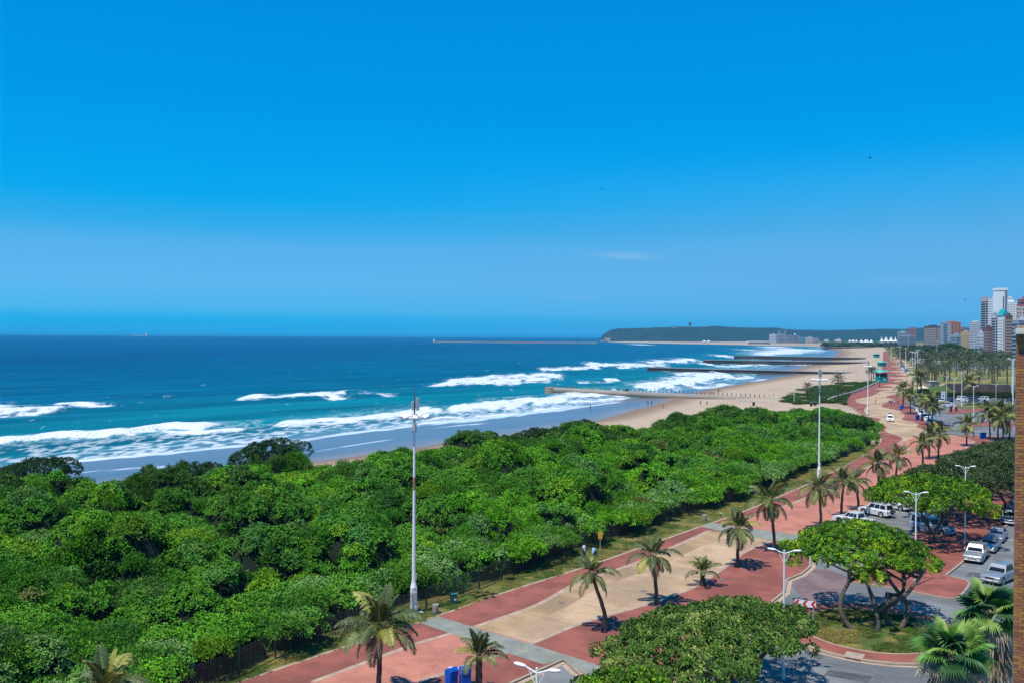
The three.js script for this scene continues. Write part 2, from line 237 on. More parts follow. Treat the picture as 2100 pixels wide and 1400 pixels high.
{ // ground behind the promenade, one sheet to the horizon
  const pts = []; for (let z = 20; z < 4700; z *= 1.06) pts.push([xF(z) - 0.5, -z]); pts.push([1300, -4700], [530, -4700], [760, -6200], [1320, -11500], [9000, -11500], [9000, 60], [-60, 60], [-60, -20]);
  const g = sheet(pts, -0.16); struct('ground', g, M.park, 'dry mown grass behind the promenade');
  // far beach that closes the bay below the wooded headland
  const b = [[1690, 711], [1640, 709.5], [1560, 708], [1480, 706], [1400, 704.6], [1330, 703.2], [1262, 701.8], [1240, 700.6], [1300, 699.6], [1420, 699.3], [1560, 699.5], [1700, 702], [1760, 706], [1740, 711]].map(([x, y]) => at(x, y, -4.6));
  struct('far_beach', slab(b, -5.4, -4.3), std(lin(0.6, 0.46, 0.32), { map: rep(grain, 120) }), 'thin pale strip of far beach below the wooded headland');
}
// ---------------------------------------------------------------- the sea
{
  const rows = []; for (let z = 118; z < 10650; z = z * 1.0043 + 0.05) rows.push(z); const cols = 430, n = rows.length * (cols + 1), pos = new Float32Array(n * 3), col = new Float32Array(n * 3), uv = new Float32Array(n * 2), idx = new Uint32Array((rows.length - 1) * cols * 6); let k = 0, q = 0;
  rows.forEach((z) => {
    const x0 = -0.64 * z - 40, x1 = z < 4650 ? xS(z) + 4 : mixn(700, 0.2 * z, clamp((z - 4650) / 3000));
    for (let c = 0; c <= cols; c++) {
      const x = mixn(x0, x1, c / cols), d = (z < 4650 ? xS(z) - x : 900), near = clamp(1 - d / 330);
      const [f, up] = z < 3600 ? foamAt(x, z) : [0, 0];
      const th = z * 0.72 - x * 0.69, al = z * 0.69 + x * 0.72; // across and along the swell
      const sw = Math.sin(th / 4.4 + 3 * fbm(al / 60, th / 80, 2, 3)) * (0.12 + 0.62 * fbm(al / 34, th / 26, 3, 23)) * clamp(z < 700 ? 1 : 700 / z) * clamp(d / 60);
      const chop = (fbm(x / 3.1, z / 3.4, 3, 33) - 0.5) * 0.28 * clamp(d / 50) * clamp(700 / z);
      pos[k * 3] = x; pos[k * 3 + 1] = SEA + sw + chop + up * 1.5 * clamp(d / 40) + (d < 8 ? 0.03 : 0); pos[k * 3 + 2] = -z; uv[k * 2] = x; uv[k * 2 + 1] = z;
      const band = fbm(al / 90, th / 13, 4, 43), big = fbm(x / 240, z / 500, 3, 53), lace = sstep(0.80, 0.93, 1 - Math.abs(2 * fbm(x / 3.0 + band, z / 6.0, 4, 63) - 1)) * sstep(0.34, 0.52, fbm(x / 26, z / 40, 3, 73));
      const surf = clamp(1.25 - d / 62) * (z < 460 ? 1 : 0.5), lac = lace * surf * 0.75 + sstep(0.80, 0.86, fbm(x / 4, z / (5 + z * 0.006), 4, 83)) * 0.5 * clamp(1 - d / 420) * (z < 2500 ? 1 : 0);
      const deep = [0.0, 0.050, 0.135], mid = [0.0, 0.105, 0.175], shal = [0.003, 0.195, 0.215], wash = [0.10, 0.235, 0.30];
      let w = deep.map((v, i) => mixn(v, mid[i], clamp(sstep(900, 150, d) * 0.8 + (big - 0.5) * 0.7))); w = w.map((v, i) => mixn(v, shal[i], clamp(sstep(260, 30, d) * (0.35 + band * 0.7)))); w = w.map((v, i) => mixn(v, wash[i], sstep(34, 0, d) * 0.8));
      const lift = sstep(0.45, 1, up) * (1 - f); w = [w[0] + lift * 0.02, w[1] + lift * 0.09, w[2] + lift * 0.03];
      const sh = 0.55 + 0.9 * band, fm = clamp(Math.max(f, lac));
      for (let i = 0; i < 3; i++) col[k * 3 + i] = mixn(w[i] * sh, [0.80, 0.83, 0.85][i], fm);
      k++;
    }
  });
  for (let r = 0; r < rows.length - 1; r++) for (let c = 0; c < cols; c++) { const a = r * (cols + 1) + c, b = a + cols + 1; idx[q++] = a; idx[q++] = a + 1; idx[q++] = b; idx[q++] = a + 1; idx[q++] = b + 1; idx[q++] = b; }
  const g = new THREE.BufferGeometry(); g.setAttribute('position', new THREE.BufferAttribute(pos, 3)); g.setAttribute('uv', new THREE.BufferAttribute(uv, 2)); g.setAttribute('color', new THREE.BufferAttribute(col, 3)); g.setIndex(new THREE.BufferAttribute(idx, 1)); g.computeVertexNormals();
  struct('sea', g, new THREE.MeshPhysicalMaterial({ color: 0xffffff, vertexColors: true, roughness: 0.3, ior: 1.33, specularIntensity: 0.35, bumpMap: rep(bumpy, 26, 18), bumpScale: 0.5 }), 'deep blue sea with rows of white breakers rolling in');
}
// ---------------------------------------------------------------- the promenade
const G0 = (l, h = 0) => l.map(([x, y]) => at(x, y, h));
const promLeft = smooth([[-42, -32], [-31, -46], ...G0([[500, 1396], [600, 1363], [753, 1312], [897, 1264], [1015, 1222], [1200, 1163], [1429, 1083], [1510, 1055], [1600, 1018], [1700, 972], [1800, 915], [1808, 892], [1792, 872], [1775, 852], [1742, 832], [1700, 820], [1746, 806], [1781, 793], [1806, 783], [1809, 768], [1810, 752], [1811, 740], [1812, 727], [1812, 720]])], 4);
const kerbRight = [[12, -40], [0.5, -56], ...G0([[1040, 1400], [1150, 1350], [1168, 1356], [1190, 1376], [1216, 1393]]), [8.5, -60.5], [12.5, -64], [17, -70], [22, -79], [25.6, -84.4], ...G0([[1610, 1187], [1640, 1175], [1658, 1160], [1660, 1145], [1648, 1128], [1642, 1114], [1691, 1090], [1720, 1076], [1766, 1053], [1808, 1036], [1850, 1014], [1905, 985], [1960, 950], [2010, 925], [2110, 908], [2110, 896], [2000, 893], [1935, 891], [1912, 884], [1900, 870], [1888, 856], [1876, 843], [1866, 831], [1858, 822], [1862, 806], [1872, 792], [1878, 780], [1868, 771], [1852, 758], [1840, 748], [1832, 740], [1822, 727], [1818, 720]])];
const promPoly = [...promLeft, ...kerbRight.slice().reverse()];
const prom = thing('promenade', 'broad red and tan seaside promenade with a wavy pattern', null); prom.userData.kind = 'structure';
mesh('red_paving', slab(promPoly, -0.16, 0), M.red, prom);
const tanL1 = G0([[640, 1398], [700, 1376], [850, 1320], [975, 1284]]), tanR1 = G0([[860, 1398], [950, 1366], [1037, 1338], [1091, 1319]]);
const tanL2 = smooth(G0([[975, 1284], [1100, 1240], [1186, 1194], [1300, 1155], [1400, 1112], [1455, 1087]])), tanR2 = smooth(G0([[1090, 1319], [1200, 1275], [1330, 1238], [1380, 1220], [1420, 1205], [1445, 1190], [1490, 1160], [1530, 1130], [1591, 1106]]));
const tanL3 = smooth(G0([[1462, 1080], [1530, 1060], [1600, 1040], [1700, 1000], [1765, 967], [1800, 947], [1828, 937], [1858, 932], [1864, 926], [1860, 918], [1843, 909]]), 5), tanR3 = G0([[1622, 1099], [1720, 1060], [1800, 1027], [1860, 995], [1930, 952], [2000, 905], [1960, 893], [1905, 884]]);
const tanL4 = smooth(G0([[1843, 909], [1853, 899], [1846, 894], [1820, 885.5], [1817, 880], [1821, 875], [1803, 866], [1808, 859], [1800, 856], [1784, 854], [1777, 848], [1774, 842], [1776, 836], [1786, 832], [1775, 828], [1761, 825], [1757, 819], [1770, 815], [1787, 812], [1800, 806], [1809, 801]]), 5), tanR4 = smooth(G0([[1905, 884], [1881, 876], [1880, 872], [1883, 870], [1870, 864], [1850, 859.5], [1850, 856], [1854, 853], [1850, 846], [1838, 840], [1813, 835], [1808, 829], [1820, 823], [1832, 819], [1820, 815], [1817, 812], [1834, 808], [1846, 804], [1840, 800]]), 5);
mesh('pink_paving', sheet([[-22, -50], ...tanL1, ...tanR1.slice().reverse(), [-13, -48]], 0.006), M.pink, prom);
mesh('tan_paving', sheet([...tanL2, ...tanR2.slice().reverse()], 0.006), M.tan, prom);
mesh('pink_paving', sheet([...tanL3, ...tanR3.slice().reverse()], 0.006), M.pink, prom);
mesh('tan_paving', sheet([...tanL4, ...tanR4.slice().reverse()], 0.006), M.tan, prom);
{ // the pattern runs on into the distance: tan tongues on the red
  const P = (z, t) => { const f = xF(z) + 2, w = z < 560 ? 26 : 22; return [f + w * t, -z]; }, L = [], R = []; let k = 0;
  for (let z = 392; z < 1200; z *= 1.012, k++) { L.push(P(z, 0.34 + 0.2 * Math.sin(k * 0.9) + 0.12 * Math.sin(k * 0.41 + 1))); R.push(P(z, 0.78 + 0.16 * Math.sin(k * 0.83 + 2) + 0.08 * Math.sin(k * 0.37))); }
  mesh('tan_paving', sheet([...L, ...R.reverse()], 0.006), M.tan, prom);
}
for (const l of [tanL1, tanR1, tanL2, tanR2, tanL3, tanR3, tanL4, tanR4]) mesh('border_strip', ribbon(l, -0.22, 0.22, 0.012), M.cream, prom);
mesh('border_strip', ribbon(promLeft, -0.02, 0.3, 0.010), M.cream, prom);
// older, browner run of the tan surface along its seaward side, and the joints between the cast fields
mesh('worn_paving', ribbon(tanL2, -0.26, -2.5, 0.010), std(lin(0.47, 0.31, 0.165), { map: rep(coarse, 13) }), prom);
for (const [l, n, w] of [[tanL2, 7, 9.5], [tanL3, 12, 9], [promLeft.filter(([, z]) => z < -58 && z > -230), 26, 3.4]]) for (let i = 1; i < n; i++) { const k = Math.floor(i / n * (l.length - 1)), a = l[k], b = l[Math.min(l.length - 1, k + 1)], q = Math.hypot(b[0] - a[0], b[1] - a[1]), nx = -(b[1] - a[1]) / q, nz = (b[0] - a[0]) / q; mesh('joint', ribbon([[a[0] + nx * 0.3, a[1] + nz * 0.3], [a[0] + nx * w, a[1] + nz * w]], -0.025, 0.025, 0.0125), std(lin(0.2, 0.12, 0.085)), prom); }
{ const P = G0([[930, 1392], [1150, 1236], [1320, 1212], [1560, 1148], [1588, 1090], [1700, 1048], [1480, 1188]]); P.forEach(([x, z], i) => mesh('manhole_cover', put(new THREE.CylinderGeometry(0.33, 0.33, 0.012, 20), x, 0.016, z), M.concDark, prom)); }
// grey cross bands
const band1 = [[862, 1277], [897, 1263], [1207, 1357], [1330, 1400], [1255, 1420], [1195, 1393], [1150, 1352], [1040, 1337]].map(([x, y]) => at(x, y));
mesh('cross_band', sheet([at(858, 1276), at(897, 1263), at(1092, 1321), at(1207, 1357), at(1300, 1392), at(1216, 1391), at(1190, 1375), at(1152, 1352), at(1115, 1362), at(1037, 1338)], 0.016), M.grey, prom);
mesh('cross_band', sheet(G0([[1434, 1079], [1462, 1071], [1500, 1078], [1668, 1100], [1646, 1111], [1642, 1114], [1625, 1113], [1520, 1098]]), 0.016), M.grey, prom);
for (const [a, b] of [[[1735, 884], [1822, 885.5]], [[1780, 855], [1783, 855]], [[1853, 855.5], [1884, 856]], [[1757, 834], [1782, 834.5]], [[1813, 835.5], [1868, 836]], [[1800, 885.6], [1905, 886.5]]]) mesh('border_strip', ribbon(G0([a, b]), -0.3, 0.3, 0.017), M.cream, prom);
{ const kr = kerbRight.slice(1, -14); mesh('kerb', barAlong(kr, -0.02, -0.28, -0.16, 0.014), M.kerb, prom); mesh('gutter', ribbon(kr, -0.30, -0.72, -0.118), M.cream, prom); }
// tree pits in the paving
// ---------------------------------------------------------------- roads, islands
struct('road', sheet([[-14, -20], [-8, -38], [2, -50], [2, -64], [20, -86], [30, -100], ...G0([[1600, 1120], [1700, 1082], [1830, 1018], [1985, 925], [2110, 905]]), [120, -120], [110, -40], [60, -8], [0, -8]], -0.135), M.road, 'grey asphalt road round the traffic island');
struct('road', sheet(G0([[1858, 823], [1876, 843], [1912, 886], [2110, 898], [2300, 898], [2300, 815], [2000, 816], [1950, 816], [1905, 812], [1878, 812]]), -0.13), M.road, 'grey asphalt of the beach car park');
struct('road', sheet(G0([[1612, 1188], [1665, 1160], [1700, 1165], [1752, 1185], [1738, 1200], [1700, 1218], [1660, 1230], [1640, 1215]]), -0.128), M.roadRed, 'brick-tinted raised crossing at the mouth of the parking road');
const C0 = [29.7, -73.5];
function disc(r, n = 72) { return Array.from({ length: n }, (_, i) => [C0[0] + r * Math.cos(i / n * 2 * PI), C0[1] + r * Math.sin(i / n * 2 * PI)]); }
{
  const o = thing('traffic_island', 'round traffic island with a red brick rim and dry grass', null, [0, 0, 0]); o.userData.kind = 'structure';
  mesh('kerb', slab(disc(7.72), -0.15, 0.02, 0.03, [disc(7.42).reverse()]), M.kerb, o);
  mesh('gutter', ribbon([...disc(7.74), disc(7.74)[0]], 0.02, 0.36, -0.122), M.cream, o);
  mesh('brick_rim', slab(disc(7.41), -0.15, 0.012, 0, [disc(5.75).reverse()]), M.red, o);
  mesh('edging', slab(disc(5.74), -0.15, 0.05, 0.02, [disc(5.58).reverse()]), M.cream, o);
  const gp = [], gu = [], gi = [], N = 40, Rr = 12; gp.push(C0[0], 0.22, C0[1]); gu.push(C0[0], C0[1]);
  for (let r = 1; r <= Rr; r++) for (let i = 0; i < N; i++) { const a = i / N * 2 * PI, q = 5.57 * r / Rr, x = C0[0] + q * Math.cos(a), z = C0[1] + q * Math.sin(a); gp.push(x, 0.03 + 0.2 * (1 - (r / Rr) ** 2) + (fbm(x, z, 2, 4) - 0.5) * 0.05 * (r < Rr), z); gu.push(x, z); if (r === 1) gi.push(0, 1 + (i + 1) % N, 1 + i); else { const b = 1 + (r - 1) * N, c = b - N; gi.push(c + i, c + (i + 1) % N, b + i, c + (i + 1) % N, b + (i + 1) % N, b + i); } }
  const g = new THREE.BufferGeometry(); g.setAttribute('position', new THREE.Float32BufferAttribute(gp, 3)); g.setAttribute('uv', new THREE.Float32BufferAttribute(gu, 2)); g.setIndex(gi); g.computeVertexNormals(); mesh('grass', g, M.grass, o);
  // drain inlet in the rim
  const [dx, dz] = at(1752, 1345), dr = Math.atan2(dx - C0[0], dz - C0[1]);
  mesh('drain_cover', rbox(1.35, 0.05, 0.95, 0.02, C0[0] + Math.sin(dr) * 6.98, 0.03, C0[1] + Math.cos(dr) * 6.98, dr), M.cream, o);
  mesh('drain_cover', put(new THREE.CylinderGeometry(0.3, 0.3, 0.02, 20), C0[0] + Math.sin(dr) * 6.98, 0.066, C0[1] + Math.cos(dr) * 6.98), M.conc, o);
  mesh('drain_mouth', box(1.1, 0.1, 0.02, C0[0] + Math.sin(dr) * 7.735, -0.075, C0[1] + Math.cos(dr) * 7.735, dr), M.black, o);
}
const islandPts = [...smooth(G0([[1752, 1192], [1746, 1189], [1752, 1182], [1775, 1172]]), 3), ...G0([[1830, 1128], [1890, 1085], [1960, 1042], [2030, 1000], [2110, 960], [2160, 965], [2110, 1036], [2060, 1078], [2010, 1120], [1975, 1148], [1937, 1178]]), ...smooth(G0([[1969, 1186], [1982, 1190], [1985, 1196], [1977, 1209], [1966, 1220], [1955, 1225], [1934, 1223], [1866, 1210], [1800, 1198], [1752, 1192]]), 3)];
{
  const o = thing('pavement', 'red brick pavement island between the parking road and the street', null); o.userData.kind = 'structure';
  mesh('brick_paving', slab(islandPts, -0.15, 0), M.red, o); mesh('kerb', barAlong([...islandPts, islandPts[0]], 0.02, 0.26, -0.15, 0.014), M.kerb, o);
}
// painted lines
{
  const o = thing('road_markings', 'white painted lines on the asphalt', null); o.userData.kind = 'structure'; const y = -0.128;
  for (const [a, b] of [[[1950, 1228], [1962, 1230]], [[1967, 1231], [1981, 1233.5]], [[1987, 1235], [2001, 1238]], [[2008, 1240], [2022, 1243]]]) mesh('dash', ribbon(G0([a, b], -0.13), -0.09, 0.09, y), M.mark, o);
  for (const [a, b] of [[[1972, 1159], [2014, 1166]], [[2032, 1144], [2037, 1145]], [[2052, 1105], [2092, 1108]], [[2060, 1128], [2064, 1129]]]) mesh('bay_line', ribbon(G0([a, b], -0.13), -0.05, 0.05, y), M.mark, o);
  for (let i = 0; i < 7; i++) { const [x, z] = at(1712 + i * 33, 1100 - i * 18, -0.13); mesh('bay_line', ribbon([[x, z], [x + 4.1, z + 2.6]], -0.05, 0.05, y), M.mark, o); }
}
{
  const o = thing('road_patches', 'darker mended patches and a manhole cover in the asphalt', null); o.userData.kind = 'structure'; const dk = std(lin(0.10, 0.105, 0.108), { map: rep(coarse, 3) }), y = -0.1305;
  for (const q of [[[1700, 1372], [1790, 1386], [1780, 1399], [1690, 1384]], [[1990, 1172], [2015, 1175], [2008, 1184], [1982, 1181]], [[1850, 1228], [1900, 1236], [1896, 1243], [1846, 1235]], [[1660, 1330], [1690, 1345], [1680, 1352], [1650, 1338]]]) mesh('patch', sheet(G0(q, -0.13), y), dk, o);
  const [mx, mz] = at(1738, 1381, -0.13); mesh('manhole_cover', put(new THREE.CylinderGeometry(0.35, 0.35, 0.01, 20), mx + 2, y + 0.006, mz + 0.6), M.steel, o);
  mesh('crack', ribbon(smooth(G0([[1650, 1362], [1700, 1360], [1760, 1372], [1830, 1388], [1880, 1392]], -0.13), 4), -0.03, 0.03, y), dk, o);
}
struct('road', sheet(G0([[1884, 746], [1960, 743], [2110, 747], [2110, 756], [1990, 757], [1890, 755]]), -0.12), M.road, 'grey strip of road and parking beyond the far lawns');
// right-hand verge of the car park, lawn islands
struct('grass_patch', slab(smooth(G0([[1965, 831], [1985, 826], [2010, 824], [2035, 827], [2028, 833], [1998, 837], [1975, 836]]), 4, true), -0.14, 0.0), M.grass, 'small lawn island in the car park');
struct('pavement', slab(smooth(G0([[1948, 836], [1960, 828], [1970, 838], [2010, 836], [2032, 832], [2026, 838], [1985, 846], [1950, 847], [1944, 845]]), 4, true), -0.14, -0.02), M.red, 'red paved divider island in the car park');
struct('pavement', slab(smooth(G0([[1990, 868], [2020, 864], [2110, 868], [2110, 872], [2030, 872], [1996, 873]]), 3, true), -0.14, -0.02), M.red, 'narrow red paved divider beside the car park lane');
// strip of dry grass between the promenade and the fence
const fenceLine = smooth([[-40, -35], [-30, -48], ...G0([[462, 1398], [560, 1350], [680, 1310], [850, 1258], [1000, 1200], [1100, 1160], [1200, 1128], [1300, 1090], [1440, 1045], [1500, 1030]]), [43, -148], [59.3, -170.1], [83.2, -206.4], [88, -222]], 5);
struct('grass_verge', (() => { const a = fenceLine, b = promLeft.filter(([, z]) => z > -232); const g = sheet([...a.map(([x, z]) => [x - 2, z - 1.6]), ...b.slice().reverse()], 0.004); return g; })(), M.grass, 'worn grass verge between the promenade and the fence');
// ---------------------------------------------------------------- foliage
const leafMat = new THREE.MeshPhysicalMaterial({ color: 0xffffff, vertexColors: true, roughness: 0.6, side: THREE.DoubleSide, specularIntensity: 0.35 });
const leafInst = new THREE.MeshPhysicalMaterial({ color: 0xffffff, roughness: 0.6, side: THREE.DoubleSide, specularIntensity: 0.3 });
// one sprig: leaves spread round a short axis that points up; returns a list of leaves, each four corners
function sprig(n, len, wid, spread, seed) {
  const r = rng(seed), L = [];
  for (let i = 0; i < n; i++) {
    const a = i / n * 2 * PI + r() * 0.9, el = mixn(-0.25, 1.0, r()), d = V3(Math.cos(a) * Math.cos(el), Math.sin(el), Math.sin(a) * Math.cos(el)), side = V3(-Math.sin(a), (r() - 0.5) * 0.8, Math.cos(a)).normalize(), l = len * mixn(0.7, 1.2, r()), w = wid * mixn(0.75, 1.2, r());
    const b = d.clone().multiplyScalar(spread * r()), m = b.clone().addScaledVector(d, l * 0.5).add(V3(0, l * 0.06, 0)), t = b.clone().addScaledVector(d, l).add(V3(0, -l * 0.16, 0));
    L.push([b, m.clone().addScaledVector(side, w / 2).add(V3(0, w * 0.12, 0)), t, m.clone().addScaledVector(side, -w / 2).add(V3(0, w * 0.12, 0))]);
  }
  return L;
}
function sprigGeometry(L) { const p = []; for (const [b, l, t, r] of L) for (const v of [b, r, t, b, t, l]) p.push(v.x, v.y, v.z); const g = new THREE.BufferGeometry(); g.setAttribute('position', new THREE.Float32BufferAttribute(p, 3)); g.computeVertexNormals(); return g; }
// a crown of sprigs: spots = [x, y, z, nx, ny, nz, size, [r, g, b]]
function crownGeometry(spots, L, seed) {
  const r = rng(seed), n = spots.length * L.length, pos = new Float32Array(n * 18), nor = new Float32Array(n * 18), col = new Float32Array(n * 18); let o = 0;
  const q = new THREE.Quaternion(), up = V3(0, 1, 0), spin = new THREE.Quaternion(), c = [V3(), V3(), V3(), V3()], e1 = V3(), e2 = V3();
  for (const [x, y, z, nx, ny, nz, s, k] of spots) {
    q.setFromUnitVectors(up, e1.set(nx + (r() - 0.5) * 0.6, ny + (r() - 0.5) * 0.4, nz + (r() - 0.5) * 0.6).normalize()); spin.setFromAxisAngle(up, r() * 6.28); q.multiply(spin);
    for (const leaf of L) {
      for (let i = 0; i < 4; i++) c[i].copy(leaf[i]).multiplyScalar(s).applyQuaternion(q).add(e1.set(x, y, z));
      const j = 0.72 + 0.56 * r(), yl = r() < 0.06 ? 1 : 0;
      for (const t of [[0, 3, 2], [0, 2, 1]]) {
        e1.copy(c[t[1]]).sub(c[t[0]]); e2.copy(c[t[2]]).sub(c[t[0]]); e1.cross(e2).normalize();
        for (const i of t) { pos.set([c[i].x, c[i].y, c[i].z], o); nor.set([e1.x, e1.y, e1.z], o); col.set([k[0] * j + yl * 0.06, k[1] * j, k[2] * j], o); o += 3; }
      }
    }
  }
  const g = new THREE.BufferGeometry(); g.setAttribute('position', new THREE.BufferAttribute(pos, 3)); g.setAttribute('normal', new THREE.BufferAttribute(nor, 3)); g.setAttribute('color', new THREE.BufferAttribute(col, 3)); return g;
}
// spots on the upper shells of a heap of lumps [x, y, z, r, flat]
function lumpSpots(lumps, perM2, size, colour, seed, floor = -0.35) {
  const r = rng(seed), S = [];
  for (const [x, y, z, R, fl = 0.7] of lumps) {
    const n = Math.round(perM2 * 3.2 * R * R);
    for (let i = 0; i < n; i++) {
      const u = mixn(floor, 1, r()), a = r() * 2 * PI, h = Math.sqrt(1 - u * u), k = R * mixn(0.78, 1.04, Math.sqrt(r())), p = [x + Math.cos(a) * h * k, y + u * k * fl, z + Math.sin(a) * h * k];
      if (lumps.some(([X, Y, Z, Q, f = 0.7]) => (X !== x || Z !== z) && ((p[0] - X) ** 2 + (p[2] - Z) ** 2 + ((p[1] - Y) / f) ** 2) < (Q * 0.72) ** 2)) continue;
      S.push([...p, Math.cos(a) * h, u * 0.8 + 0.35, Math.sin(a) * h, size * mixn(0.7, 1.25, r()), colour(p, r, u)]);
    }
  }
  return S;
}
function limb(pts, r0, r1, n = 7) { const out = []; for (let i = 0; i < pts.length - 1; i++) out.push(rod(pts[i], pts[i + 1], mixn(r0, r1, i / (pts.length - 1)), mixn(r0, r1, (i + 1) / (pts.length - 1)), n)); return out; }
function tubeLimb(pts, r0, r1, seg = 14, n = 7) { // a tapered, bending limb
  const c = new THREE.CatmullRomCurve3(pts), fr = c.computeFrenetFrames(seg), pos = [], idx = [], uv = [];
  for (let i = 0; i <= seg; i++) { const p = c.getPointAt(i / seg), r = mixn(r0, r1, i / seg); for (let j = 0; j <= n; j++) { const a = j / n * 2 * PI, k = r * (1 + 0.12 * Math.sin(a * 3 + i)); pos.push(p.x + k * (Math.cos(a) * fr.normals[i].x + Math.sin(a) * fr.binormals[i].x), p.y + k * (Math.cos(a) * fr.normals[i].y + Math.sin(a) * fr.binormals[i].y), p.z + k * (Math.cos(a) * fr.normals[i].z + Math.sin(a) * fr.binormals[i].z)); uv.push(j / n * 0.6, i * 0.25); } }
  for (let i = 0; i < seg; i++) for (let j = 0; j < n; j++) { const a = i * (n + 1) + j, b = a + n + 1; idx.push(a, b, a + 1, b, b + 1, a + 1); }
  const g = new THREE.BufferGeometry(); g.setAttribute('position', new THREE.Float32BufferAttribute(pos, 3)); g.setAttribute('uv', new THREE.Float32BufferAttribute(uv, 2)); g.setIndex(idx); g.computeVertexNormals(); return g;
}
// ---------------------------------------------------------------- the dune thicket
const Z0 = 36, Z1 = 246;
const beltT = (x, z) => (xF(z) - x) / (beltW(z) * 1.28);
const topProfile = lerpLine([[-0.05, 2.3], [0, 2.7], [0.05, 3.1], [0.14, 4.4], [0.3, 6.0], [0.55, 7.4], [0.8, 7.9], [0.93, 7.2], [1, 5.0]]);
const bigTrees = []; { const r = rng(31); for (let i = 0; i < 150; i++) { const z = mixn(50, 240, r()), t = mixn(0.1, 0.97, r()), R = mixn(2.8, 6.2, r()) * mixn(0.75, 1, t), x = xF(z) - t * beltW(z) * 1.28; if (Math.hypot(x + 60, z - 118) < 13 || bigTrees.some((b) => Math.hypot(b.x - x, b.z - z) < (b.R + R) * 0.72)) continue; bigTrees.push({ x, z, R, A: R * mixn(0.5, 0.8, r()), tone: r() }); } }
function bigAt(x, z) { let h = 0, rim = 0, tone = 0.5; for (const b of bigTrees) { const wob = 1 + 0.25 * (fbm(x / 2.5 + b.R * 9, z / 2.5, 2, 4) - 0.5), q = Math.hypot(x - b.x, z - b.z) / (b.R * wob); if (q < 1) { const v = b.A * Math.pow(1 - q ** 3, 0.6); if (v > h) { h = v; rim = q; tone = b.tone; } } } return [h, rim, tone]; }
function duneTop(x, z) { const t = clamp(beltT(x, z)), e = sstep(246, 224, z), n = fbm(x / 14, z / 16, 3, 101) - 0.5; return (topProfile(t) + n * 3.2 * clamp(t * 6) * clamp((1.05 - t) * 5) - 1.3 * clamp(t * 8) + bigAt(x, z)[0] * 0.95) * (0.45 + 0.55 * e) * mixn(1, 0.8, sstep(135, 175, z)) * mixn(1, 0.93, sstep(95, 120, z)) * (1 - 0.75 * Math.exp(-((x + 62) ** 2 + (z - 117) ** 2) / 120)) * (1 - 0.36 * Math.exp(-((x + 30) ** 2 + (z - 138) ** 2) / 150)) - 0.9 * t; }
const domes = [], cell = 4, domeGrid = new Map();
{
  const r = rng(77);
  for (let i = 0; i < 6600; i++) {
    const z = Z0 + (Z1 - Z0) * Math.pow(r(), 1.0), t = -0.008 + 1.005 * r(), x = xF(z) - t * beltW(z) * 1.28, R = mixn(0.7, 3.1, Math.pow(r(), 2.0)) * (t < 0.05 ? 0.6 : 1); if (x < -0.66 * z - 12 || (t < 0.05 && z > 69 && z < 87)) continue;
    const y = duneTop(x, z) + (r() - 0.6) * 1.5 * clamp(t * 12);
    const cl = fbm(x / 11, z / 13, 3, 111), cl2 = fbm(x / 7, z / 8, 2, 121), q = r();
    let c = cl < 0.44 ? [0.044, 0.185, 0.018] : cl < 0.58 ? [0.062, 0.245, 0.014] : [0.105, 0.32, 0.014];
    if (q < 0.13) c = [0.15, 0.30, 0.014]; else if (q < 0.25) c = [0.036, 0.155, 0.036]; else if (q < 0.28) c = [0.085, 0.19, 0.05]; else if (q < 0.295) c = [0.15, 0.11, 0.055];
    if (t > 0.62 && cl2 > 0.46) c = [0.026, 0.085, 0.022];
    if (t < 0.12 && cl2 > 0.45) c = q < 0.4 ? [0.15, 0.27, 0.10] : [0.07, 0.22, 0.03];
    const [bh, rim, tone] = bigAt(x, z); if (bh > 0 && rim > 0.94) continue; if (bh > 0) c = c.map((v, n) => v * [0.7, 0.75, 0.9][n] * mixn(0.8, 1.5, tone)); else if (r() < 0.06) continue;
    const d = { x, z, y, R: bh > 0 ? R * 0.8 : R, c, v: R * (bh > 0 ? 0.8 : 0.58) }; domes.push(d);
    for (let gx = Math.floor((x - R) / cell); gx <= Math.floor((x + R) / cell); gx++) for (let gz = Math.floor((z - R) / cell); gz <= Math.floor((z + R) / cell); gz++) { const k = gx * 10007 + gz; (domeGrid.get(k) || domeGrid.set(k, []).get(k)).push(d); }
  }
}
function canopy(x, z) { let h = -9; for (const d of domeGrid.get(Math.floor(x / cell) * 10007 + Math.floor(z / cell)) || []) { const q = ((x - d.x) ** 2 + (z - d.z) ** 2) / (d.R * d.R); if (q < 1) h = Math.max(h, d.y - d.v * (1 - Math.sqrt(1 - q))); } return h; }
